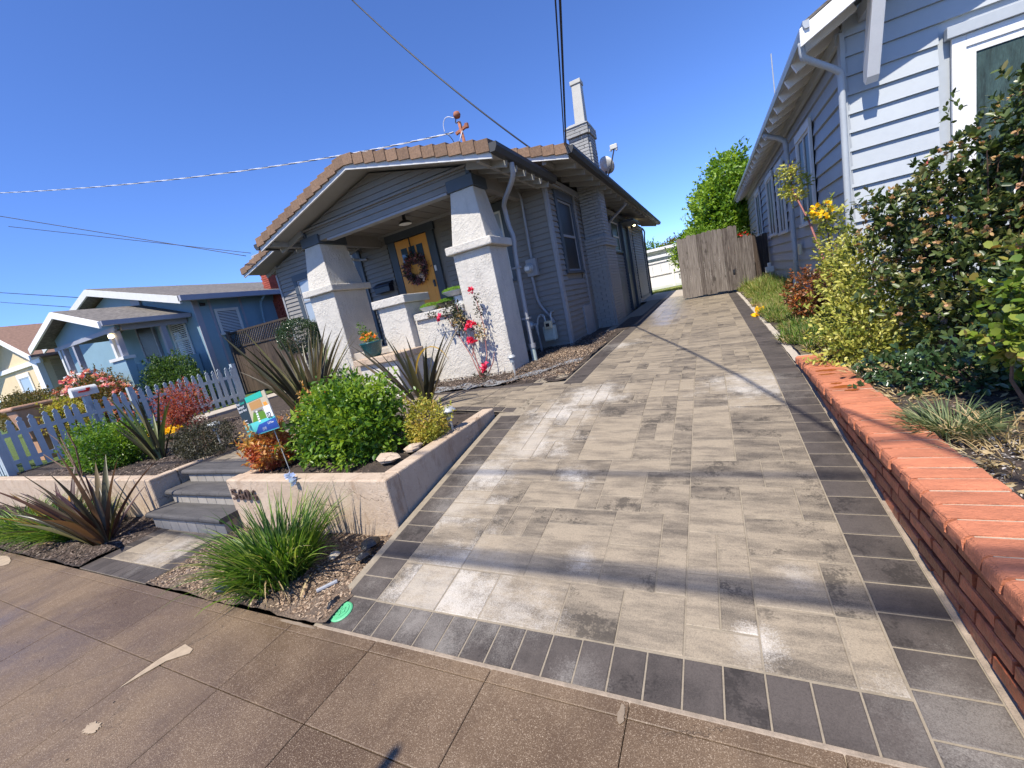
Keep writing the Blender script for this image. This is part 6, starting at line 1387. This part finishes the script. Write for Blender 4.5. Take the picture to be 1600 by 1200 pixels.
plate('photo_print', -.05, .17, .05, .12, .0045, 'sign_wood'); plate('photo_print', -.02, .18, .015, .05, .0045, 'sign_path'); plate('photo_print', 0, 0, 0, 0, .0045, 'sign_orange', [(.19, .08), (.25, .08), (W2, -.06), (.24, -.06)])
for i in range(5): plate('photo_print', .0+.004*i, .04+.002*i, -.07+.022*i, -.055+.022*i, .006, 'sign_white')
plate('panel', -.08, W2-.06, H2-.045, H2+.004, .006, 'sign_teal'); plate('panel', -W2, W2, -H2, -H2+.12, .004, 'sign_aqua'); plate('panel', -W2+.16, W2, -H2+.01, -H2+.085, .006, 'sign_blue', [(-W2+.14, -H2+.01), (W2, -H2+.01), (W2, -H2+.10), (-.02, -H2+.085)])
plate('panel', .17, W2, -H2+.115, -H2+.22, .007, 'sign_white')
def sign_text(body, size, x, z, mat, off=.009): text_obj(body, size, (0, 0, 0), Matrix.Identity(4), mat, None, .0005, 'lettering').matrix_basis = SM @ Matrix.Translation((x, -off, z)) @ RX; o = bpy.data.objects[-1] if False else None
def sign_text(body, size, x, z, mat, off=.009):
    o = text_obj(body, size, (0, 0, 0), Matrix.Identity(4), mat, None, .0005, 'lettering'); M = SM @ Matrix.Translation((x, -off, z)) @ RX
    o.matrix_basis = M; W[o] = M; o.parent = ys; o.matrix_parent_inverse = W[ys].inverted()
sign_text('Your', .036, -W2+.012, H2-.04, 'sign_white'); sign_text('Green', .036, -W2+.09, H2-.04, 'sign_teal'); sign_text('Backyard', .036, -W2+.012, H2-.075, 'sign_white'); sign_text('Starts Here!', .033, -W2+.012, H2-.108, 'sign_white')
sign_text('02', .075, .185, -.065, 'sign_navy', .011); sign_text('Call Now', .028, .14, -H2+.062, 'sign_white'); sign_text('(510)', .034, .02, -H2+.026, 'sign_white')
for i in range(3): plate('panel', -W2+.02, -W2+.10, -.02-.028*i, -.013-.028*i, .006, 'sign_white')
mb = MB(); mb.tube([(-3.56, 2.24, -1.1), (-3.60, 2.24, -.62)], .004, 6); mb.build('wire_leg', 'metal_grey', ys); mb = MB(); mb.tube([(-3.88, 2.26, -1.1), (-3.92, 2.26, -.62)], .004, 6); mb.build('wire_leg', 'metal_grey', ys)
# pale blue blossom lying on the planter front
t = thing('blue_blossom', (-3.1, 1.98, -.97), 'pale blue blossom hanging over the front edge of the planter', 'flower'); flower_heads('petals', t, 'petal_blue', np.array([(-3.10, 1.94, -.95), (-3.07, 1.93, -.97), (-3.13, 1.95, -.94)]), .04, 21, 10)

# ------------------------------------------------------------------ the planting on the right
big = shrub('flowering_dark_shrub', (1.75, 4.4, -1.03), [(1.95, 4.35, -.35, .62, .5, .45), (1.55, 4.3, -.05, .42, .36, .30), (2.2, 4.3, .25, .55, .45, .45), (1.50, 3.9, -.40, .38, .34, .30), (2.45, 4.25, .62, .45, .4, .40), (1.75, 4.1, .22, .34, .3, .22), (1.75, 3.75, -.66, .5, .4, .28), (2.2, 3.6, -.3, .5, .4, .4), (1.30, 4.25, .08, .20, .2, .15), (2.05, 4.1, .52, .25, .24, .16)], 24000, .048, .026, 'leaf_raph', 'huge dark green glossy shrub with tan flower heads in front of the light blue house', seed=91, zmin=-1.02, round_=True, shell=.4, lumps=.5, stems=26, sprig=.12, rosette=9)
g_ = np.random.default_rng(17); P, N = blob_points([(1.95, 4.3, -.35, .62, .5, .45), (1.55, 4.25, -.05, .43, .37, .32), (2.2, 4.2, .25, .56, .46, .47), (1.50, 3.85, -.40, .39, .35, .32), (2.45, 4.2, .62, .46, .4, .42), (1.75, 4.05, .22, .35, .3, .24), (2.2, 3.5, -.3, .5, .4, .4), (1.3, 4.2, .08, .2, .2, .16)], 620, g_, 1.0); flower_heads('bloom_clusters', big, 'bloom_tan', P+N*.015, .024, 18, 9, 'stuff')
P2 = P[::60]; flower_heads('pink_blossoms', big, 'petal_pink', P2+np.array([0, -.02, .02]), .035, 19, 6, 'stuff')
shrub('variegated_shrub', (1.12, 4.45, -1.0), [(1.10, 4.40, -.76, .32, .26, .28), (1.22, 4.7, -.45, .28, .22, .32), (1.0, 4.15, -.92, .24, .2, .16), (1.32, 4.5, -.72, .27, .25, .32), (1.16, 4.9, -.2, .16, .14, .20)], 5600, .036, .022, 'leaf_variegated', 'yellow and green variegated shrub at the end of the brick wall', seed=92, zmin=-1.03, shell=.3, lumps=.45, round_=True)
t = shrub('upright_variegated_shrub', (1.22, 5.4, -1.0), [(1.15, 5.5, -.10, .14, .12, .34), (1.2, 5.4, -.5, .18, .16, .3), (1.12, 5.5, .22, .10, .1, .12)], 1500, .042, .024, 'leaf_variegated', 'upright variegated shrub topped with golden yellow leaves beside the downspout', seed=93, shell=.2, round_=True)
g_ = np.random.default_rng(20); P = np.stack([1.08+g_.normal(0, .07, 22), 5.45+g_.normal(0, .05, 22), .28+g_.normal(0, .05, 22)], 1); flower_heads('golden_leaves', t, 'petal_yellow', P[:14], .04, 22, 5, 'stuff')
t = thing('thin_sapling', (1.42, 7.2, -1.0), 'tall thin sapling with a pink stem and yellow green leaves before the blue side wall', 'sapling')
mb = MB(); mb.tube([(1.50, 7.1, -.95), (1.42, 7.2, -.3), (1.30, 7.35, .3), (1.17, 7.5, .75), (1.15, 7.5, 1.12)], [.016, .014, .012, .009, .004], 6); mb.build('trunk', 'stem_red', t)
foliage('foliage', t, 'leaf_variegated', [(1.13, 7.5, 1.0, .13, .1, .13), (1.20, 7.5, .70, .12, .1, .10), (1.08, 7.5, .78, .09, .1, .07), (1.30, 7.45, .85, .07, .07, .09), (1.32, 7.35, .35, .05, .05, .05)], 520, .06, .03, 94, shell=.1, rlow=.1)
shrub('rusty_shrub', (1.15, 6.4, -1.0), [(1.12, 6.4, -.58, .28, .24, .24), (1.30, 6.1, -.62, .28, .24, .26), (1.02, 6.2, -.72, .18, .18, .16)], 3400, .036, .024, 'leaf_rust', 'rust and bronze leaved shrub between the grass and the variegated shrub', seed=95, zmin=-1, shell=.4, round_=True)
t = shrub('jade_plant', (1.35, 2.75, -1.03), [(1.36, 2.75, -.42, .14, .14, .18), (1.38, 2.8, -.66, .20, .18, .16), (1.24, 2.65, -.62, .10, .1, .09), (1.42, 2.8, -.22, .10, .1, .08)], 1500, .040, .040, 'leaf_jade', 'fleshy yellow green jade plant at the right edge of the picture', 'succulent', seed=96, zmin=-1, round_=True, shell=.3)
shrub('low_glossy_shrub', (1.45, 3.25, -1.03), [(1.30, 3.30, -.93, .30, .24, .13), (1.05, 3.55, -.95, .16, .16, .10), (1.65, 3.2, -.9, .3, .24, .16)], 2200, .046, .028, 'leaf_dark', 'low glossy green shrub spreading over the soil behind the brick wall', seed=97, zmin=-1.03, round_=True, rlow=.3, rhigh=.95)
t = thing('grey_grass_tuft', (.95, 2.62, -1.03), 'spiky grey green grass tuft leaning over the brick coping', 'grass tuft'); tuft('blades', t, 'grass_grey', (.97, 2.62, -1.04), 420, .12, .20, .005, 1.1, .9, 98, segs=6); tuft('dry_blades', t, 'grass_dry', (1.1, 2.5, -1.04), 90, .14, .2, .005, 1.1, .8, 99)
t = thing('dry_weed_tuft', (1.05, 2.2, -1.03), 'dry straw coloured weeds in the soil behind the brick wall', 'weeds'); tuft('blades', t, 'grass_dry', (1.02, 2.25, -1.04), 90, .15, .14, .004, 1.3, .8, 100)
t = thing('dry_weed_tuft', (1.0, 3.8, -1.03), 'dry weeds under the variegated shrub by the coping', 'weeds'); tuft('blades', t, 'grass_dry', (.98, 3.75, -1.04), 240, .16, .12, .005, 1.3, .9, 101); tuft('blades', t, 'grass_dry', (.98, 3.2, -1.04), 140, .14, .10, .005, 1.4, .9, 102)
def gpts(x0, x1, y0, y1, f, up=0):
    def fn(g, n):
        x = x0+(x1-x0)*g.random(n); y = y0+(y1-y0)*g.random(n); return np.stack([x, y, np.array([float(f(a, b)) for a, b in zip(x, y)])+up], 1)
    return fn
# strip of rough grass between drive and blue house
def grass_area(name, mat, pts, n, L, w, seed, spread=.7, bend=.8):
    g = np.random.default_rng(seed); B = pts(g, n); n = len(B); d = np.concatenate([g.normal(0, spread*.6, (n, 2)), np.ones((n, 1))], 1)
    clump = 0.55+0.9*(np.sin(B[:, 0]*9+B[:, 1]*3)*np.cos(B[:, 1]*5.3)*.5+.5)
    me = ribbons(name, mat, B, d, L*(0.4+0.7*g.random(n))*clump, np.full(n, w), bend*(0.4+g.random(n)), seed+1, 3)
    o = link(bpy.data.objects.new(name, me)); o['kind'] = 'stuff'; return o
def strip_pts(x0, x1, y0, y1, f, edge=.0):
    def fn(g, n):
        y = y0+(y1-y0)*g.random(n); xe = x0+.06*np.sin(y*3.1)+.05*np.sin(y*7.7); x = xe+(x1-xe)*g.random(n)
        return np.stack([x, y, np.array([float(f(a, b)) for a, b in zip(x, y)])], 1)
    return fn
grass_area('rough_grass', 'grass_lawn', strip_pts(.78, 1.56, 6.0, 13.9, garden_r), 26000, .17, .008, 110)
grass_area('rough_grass', 'grass_dry', strip_pts(.74, 1.3, 4.75, 9.5, garden_r), 12000, .12, .006, 112)
grass_area('rough_grass', 'grass_green', strip_pts(.74, 1.35, 4.8, 8.0, garden_r), 12000, .15, .007, 118)
grass_area('tall_grass', 'grass_lawn', strip_pts(.95, 1.5, 10.5, 13.8, garden_r), 5500, .34, .010, 114, .5)
patch('dry_verge', .70, 1.58, 4.64, 14.0, lambda x, y: garden_r(x, y)+.006+.01*math.sin(x*11)*math.sin(y*8), 'dry_ground', .12, amp=.004)
patch('gravel_edge', .634, .76, 4.62, 14.0, lambda x, y: float(dz(.65, y))*.6+garden_r(x, y)*.4+.002, 'concrete_flat', .1, amp=.006)
for k, (x, y) in enumerate(((.66, 8.1), (1.3, 8.3))):
    t = thing('yellow_lily', (x, y, -1.0), ('yellow trumpet flower lying on the dark driveway border', 'yellow trumpet flower standing in the rough grass')[k], 'flower'); flower_heads('petals', t, 'petal_yellow', np.array([(x, y, -.98+.12*k), (x+.04, y, -.97+.12*k), (x-.04, y, -.96+.12*k)]), .10, 23+k, 6)
# soil litter
chips('bark_chips', 'chip_tan', gpts(-4.0, -2.03, 1.2, 1.95, lambda x, y: strip(x, y)+0.05*max(0, x+2.9)*(y-1.18)), 15000, .022, 120)
chips('bark_chips', 'chip_dark', gpts(-4.0, -2.6, 1.2, 1.95, strip), 3500, .028, 121)
chips('bark_chips', 'chip_dark', gpts(-12, -5.2, 1.2, 1.94, strip), 30000, .034, 122, rh=.9)
chips('bark_chips', 'chip_dark', gpts(-9.8, -5.58, 2.08, 4.8, yard), 17000, .036, 123)
chips('bark_chips', 'chip_dark', gpts(-4.0, -2.28, 2.1, 3.56, lambda x, y: yard(x, y)-.03), 7000, .028, 124)
chips('bark_chips', 'chip_dark', gpts(-4.2, -1.75, 4.66, 8.4, lambda x, y: yard(x, y)+.03), 16000, .030, 125, rl=.1)
chips('bark_chips', 'chip_tan', gpts(-2.75, -1.72, 4.9, 7.2, lambda x, y: yard(x, y)+.045*math.exp(-((x+2.1)**2+(y-6.2)**2)/0.4)), 7000, .026, 126)
chips('bark_chips', 'chip_dark', gpts(.88, 3.2, 1.3, 4.6, lambda x, y: garden_r(x, y)+.005), 11000, .022, 127)
chips('shell_gravel', 'chip_white', gpts(.88, 1.35, 1.3, 2.5, lambda x, y: garden_r(x, y)+.008), 1300, .016, 128)
chips('straw_litter', 'grass_dry', gpts(.88, 1.5, 1.9, 4.6, lambda x, y: garden_r(x, y)+.012), 1300, .04, 129, flatness=.2)
chips('fallen_bits', 'chip_dark', gpts(-4.5, -.5, .1, 1.1, lambda x, y: -1.438), 46, .012, 130)
# stones, plastic scraps and fabric
def rock(name, c, r, label, mat='rock', seed=1, cat='rock', group=None, sq=(1, 1, .6)):
    g = random.Random(seed); bm = MB(); n = 7; vs = []; rings = 5
    for i in range(rings):
        ph = math.pi*(i+.5)/rings
        for j in range(n):
            th = 2*math.pi*j/n; q = r*(1+g.uniform(-.22, .22)); vs.append((c[0]+q*sq[0]*math.sin(ph)*math.cos(th), c[1]+q*sq[1]*math.sin(ph)*math.sin(th), c[2]+q*sq[2]*math.cos(ph)))
    fs = [tuple(range(n)), tuple(range((rings-1)*n, rings*n))[::-1]]+[(i*n+j, (i+1)*n+j, (i+1)*n+(j+1) % n, i*n+(j+1) % n) for i in range(rings-1) for j in range(n)]
    bm.add(vs, fs); o = bm.build(name, mat); return tag(o, label, cat, group, 'thing')
rock('stone', (-2.47, 1.66, -1.385), .038, 'pale stone beside the grass clump in the bark strip', seed=2)
rock('stone', (-2.42, 2.32, -.96), .075, 'broken pale concrete lump on the inner planter edge', 'concrete_pale', 3, sq=(1.6, 1.0, .5))
rock('stone', (-2.36, 2.55, -.97), .06, 'smaller pale lump behind the broken concrete in the planter', 'concrete_pale', 4, sq=(1.2, 1.4, .5))
for i, (x, y, r, c_) in enumerate(((1.60, 4.95, .05, 'rock'), (1.72, 4.9, .06, 'rock'), (1.86, 4.85, .07, 'rock'))): rock('stone', (x, y, -.96), r, ('first small rounded stone seen under the dark shrub', 'middle rounded stone seen under the dark shrub', 'largest rounded stone seen under the dark shrub')[i], c_, 5+i)
rock('loose_brick', (.93, 4.42, -1.0), .07, 'broken piece of red brick lying behind the wall end', 'brick_top', 12, 'brick', sq=(.8, 1.1, .6))
for i, (x, y, z, r, lab, s_) in enumerate(((-2.26, 1.80, -1.37, .07, 'crumpled black plastic scrap by the planter corner', (.7, 1.2, .5)), (-2.22, 1.70, -1.38, .05, 'small torn black plastic strip below the planter corner', (.8, 1.4, .45)), (-3.10, 1.27, -1.42, .07, 'crumpled shiny black plastic at the sidewalk edge below the grass clump', (1.5, .6, .4)), (-2.08, 1.31, -1.41, .045, 'torn black plastic edging beside the green lid', (.5, 1.4, .5)))):
    rock('plastic_scrap', (x, y, z), r, lab, 'plastic_black', 20+i, 'plastic scrap', sq=s_)
m_ = MB(); m_.tube([(-2.28, 1.36, -1.40), (-2.20, 1.45, -1.39)], .012, 8); tag(m_.build('irrigation_tube', 'pipe_grey'), 'short grey irrigation tube end lying on the bark', 'tube', None, 'thing')
m_ = MB(); m_.tube([(.80, 4.25, -.975), (.86, 4.30, -.975)], [.03, .024], 12); m_.tube([(.86, 4.30, -.975), (.93, 4.33, -.98)], [.014, .02], 10); m_.tube([(.775, 4.24, -.972), (.80, 4.25, -.975)], [.018, .03], 12); tag(m_.build('hose_nozzle', 'plastic_black', smooth=False), 'black hose nozzle lying on the far end of the brick coping', 'hose nozzle', None, 'thing')
mb = MB(); 
V = []; 
nx_, ny_ = 34, 6; g = random.Random(4)
for i in range(nx_+1):
    for j in range(ny_+1):
        t_ = i/nx_; x = -3.9+2.15*t_+.0; y = 4.66+.30*j/ny_+(max(0, t_-.62)*2.6)*(1 if True else 0)+.02*math.sin(i*1.3); V.append((x+(.22 if j == ny_ else 0)*0, y, float(yard(x, y))+.014+.016*g.random()+.012*math.sin(i*.9+j)))
F = [(i*(ny_+1)+j, (i+1)*(ny_+1)+j, (i+1)*(ny_+1)+j+1, i*(ny_+1)+j+1) for i in range(nx_) for j in range(ny_)]
mb.add([v for v in V], F); lf_ = mb.build('weed_fabric', 'landscape_fabric'); tag(lf_, 'crumpled grey weed fabric showing along the edge of the bark by the drive', 'fabric', None, 'thing')

# ------------------------------------------------------------------ trees and bushes beyond
tr = thing('broadleaf_tree', (.9, 21, -.8), 'tall bright green leafy tree behind the plank gate', 'tree')
mb = MB(); mb.tube([(.9, 21, -.9), (.85, 21, .5), (1.0, 21, 2.4), (1.1, 21, 3.6)], [.16, .13, .09, .03], 10); mb.build('trunk', 'stem_brown', tr)
for a in ((-.5, .2, 1.6), (.7, -.2, 2.0), (.2, .5, 2.8), (-.2, -.4, 2.4)): mb = MB(); mb.tube([(.9, 21, .5+.2*a[2]), (.9+a[0]*.6, 21+a[1], a[2]*.8), (.9+a[0], 21+a[1]*1.5, a[2])], [.07, .05, .02], 7); mb.build('limb', 'stem_brown', tr)
foliage('crown', tr, 'leaf_tree', [(.72, 20.8, 1.5, 1.15, 1.0, .85), (.75, 20.8, 2.4, 1.05, .95, .75), (1.0, 20.9, 3.1, .85, .8, .62), (1.15, 21, 3.72, .62, .6, .5), (1.5, 20.9, 2.2, .9, .8, 1.0), (.2, 20.7, 1.0, .7, .7, .6), (1.35, 20.8, 1.0, .9, .8, .7)], 17000, .15, .09, 131, shell=.5, lumps=.45, sprig=.3)
foliage('crown', shrub('laurel_bush', (-.8, 20, -.8), [(-.75, 19.8, .6, .55, .5, .7), (-.2, 19.6, .9, .5, .5, .5)], 2600, .12, .07, 'leaf_tree', 'green bush overhanging the white fence left of the gate', 'bush', seed=132, stems=3), 'leaf_tree', [(-.55, 19.8, 1.25, .5, .4, .35)], 600, .12, .07, 133)
shrub('distant_bush', (-3.3, 36, -.8), [(-3.6, 36, 1.6, .9, .8, .75), (-4.5, 36, 1.4, .9, .8, .9)], 1800, .16, .1, 'leaf_green', 'bright green bush top showing above the white garage roof', 'bush', seed=134)
shrub('distant_bush', (-2.0, 38, -.8), [(-2.2, 38, 1.9, 1.3, .9, .62), (-.6, 38, 2.0, 1.0, .9, .6)], 2400, .16, .1, 'leaf_hedge', 'reddish brown bush row above the white garage roof', 'bush', seed=135)
t = shrub('red_flowering_bush', (1.1, 16, -.9), [(1.0, 15.6, .45, .32, .3, .3), (1.25, 15.5, .2, .25, .3, .4)], 900, .07, .04, 'leaf_mid', 'bush of vivid red flowers peeking over the reddish planks', 'bush', seed=136)
g_ = np.random.default_rng(30); P, N = blob_points([(1.0, 15.5, .42, .34, .3, .28)], 40, g_, .9); flower_heads('flowers', t, 'petal_red', P, .06, 31, 6, 'stuff')
hb = thing('garden_spigot', (1.5, 14.0, -.8), 'small white valve assembly at the foot of the blue wall by the tall grass', 'spigot')
mb = MB(); mb.tube([(1.46, 13.6, -.95), (1.46, 13.6, -.45)], .03, 8); mb.build('pipe', 'offwhite_paint', hb); mb = MB(); mb.box(1.36, 1.56, 13.55, 13.66, -.55, -.40); mb.box(1.42, 1.5, 13.55, 13.66, -.40, -.30); mb.build('valve', 'offwhite_paint', hb, bevel=.01)
an = MB(); an.tube([(1.62, 11.5, 2.35), (1.60, 11.5, 3.95)], .012, 6); tag(an.build('roof_antenna', 'metal_grey'), 'thin antenna rod rising from the roof edge of the light blue house', 'antenna', None, 'thing')
# scattered far houses on the hillside
for i in range(9):
    g = random.Random(200+i); y = g.uniform(255, 400); x = -y*g.uniform(.02, .12); z = -1.75+max(0, (y-240)/180)**0.8*(24+5*math.sin(x*0.021+1)+3*math.sin(x*0.063))
    mb = MB(); w = g.uniform(3, 5); mb.box(x-w, x+w, y-3, y+3, z-1, z+2.5); mb.prism([(x-w-.3, y-3.3, z+2.5), (x+w+.3, y-3.3, z+2.5), (x, y-3.3, z+4.2)], (0, 6.6, 0)); o = mb.build('hillside_house', 'offwhite_paint' if i % 2 else 'cream_wall'); tag(o, 'tiny pale house on the distant green hillside above the white garage', 'house', 'houses on the hillside', 'thing')

for i, (x, y, rz, lab) in enumerate(((-3.3, 1.28, .5, 'fallen dry strap leaf on the bark left of the grass clump'), (-2.35, 1.30, 2.2, 'fallen dry strap leaf on the bark near the green lid'), (-6.6, 1.30, .2, 'fallen dry strap leaf on the bark under the bronze flax'))):
    me = ribbons('dead_leaf', 'grass_dry', np.array([[x, y, -1.405]]), np.array([[math.cos(rz), math.sin(rz), .12]]), np.array([.26]), np.array([.016]), np.array([.25]), 300+i, 6)
    tag(link(bpy.data.objects.new('dead_leaf', me)), lab, 'leaf', None, 'thing')
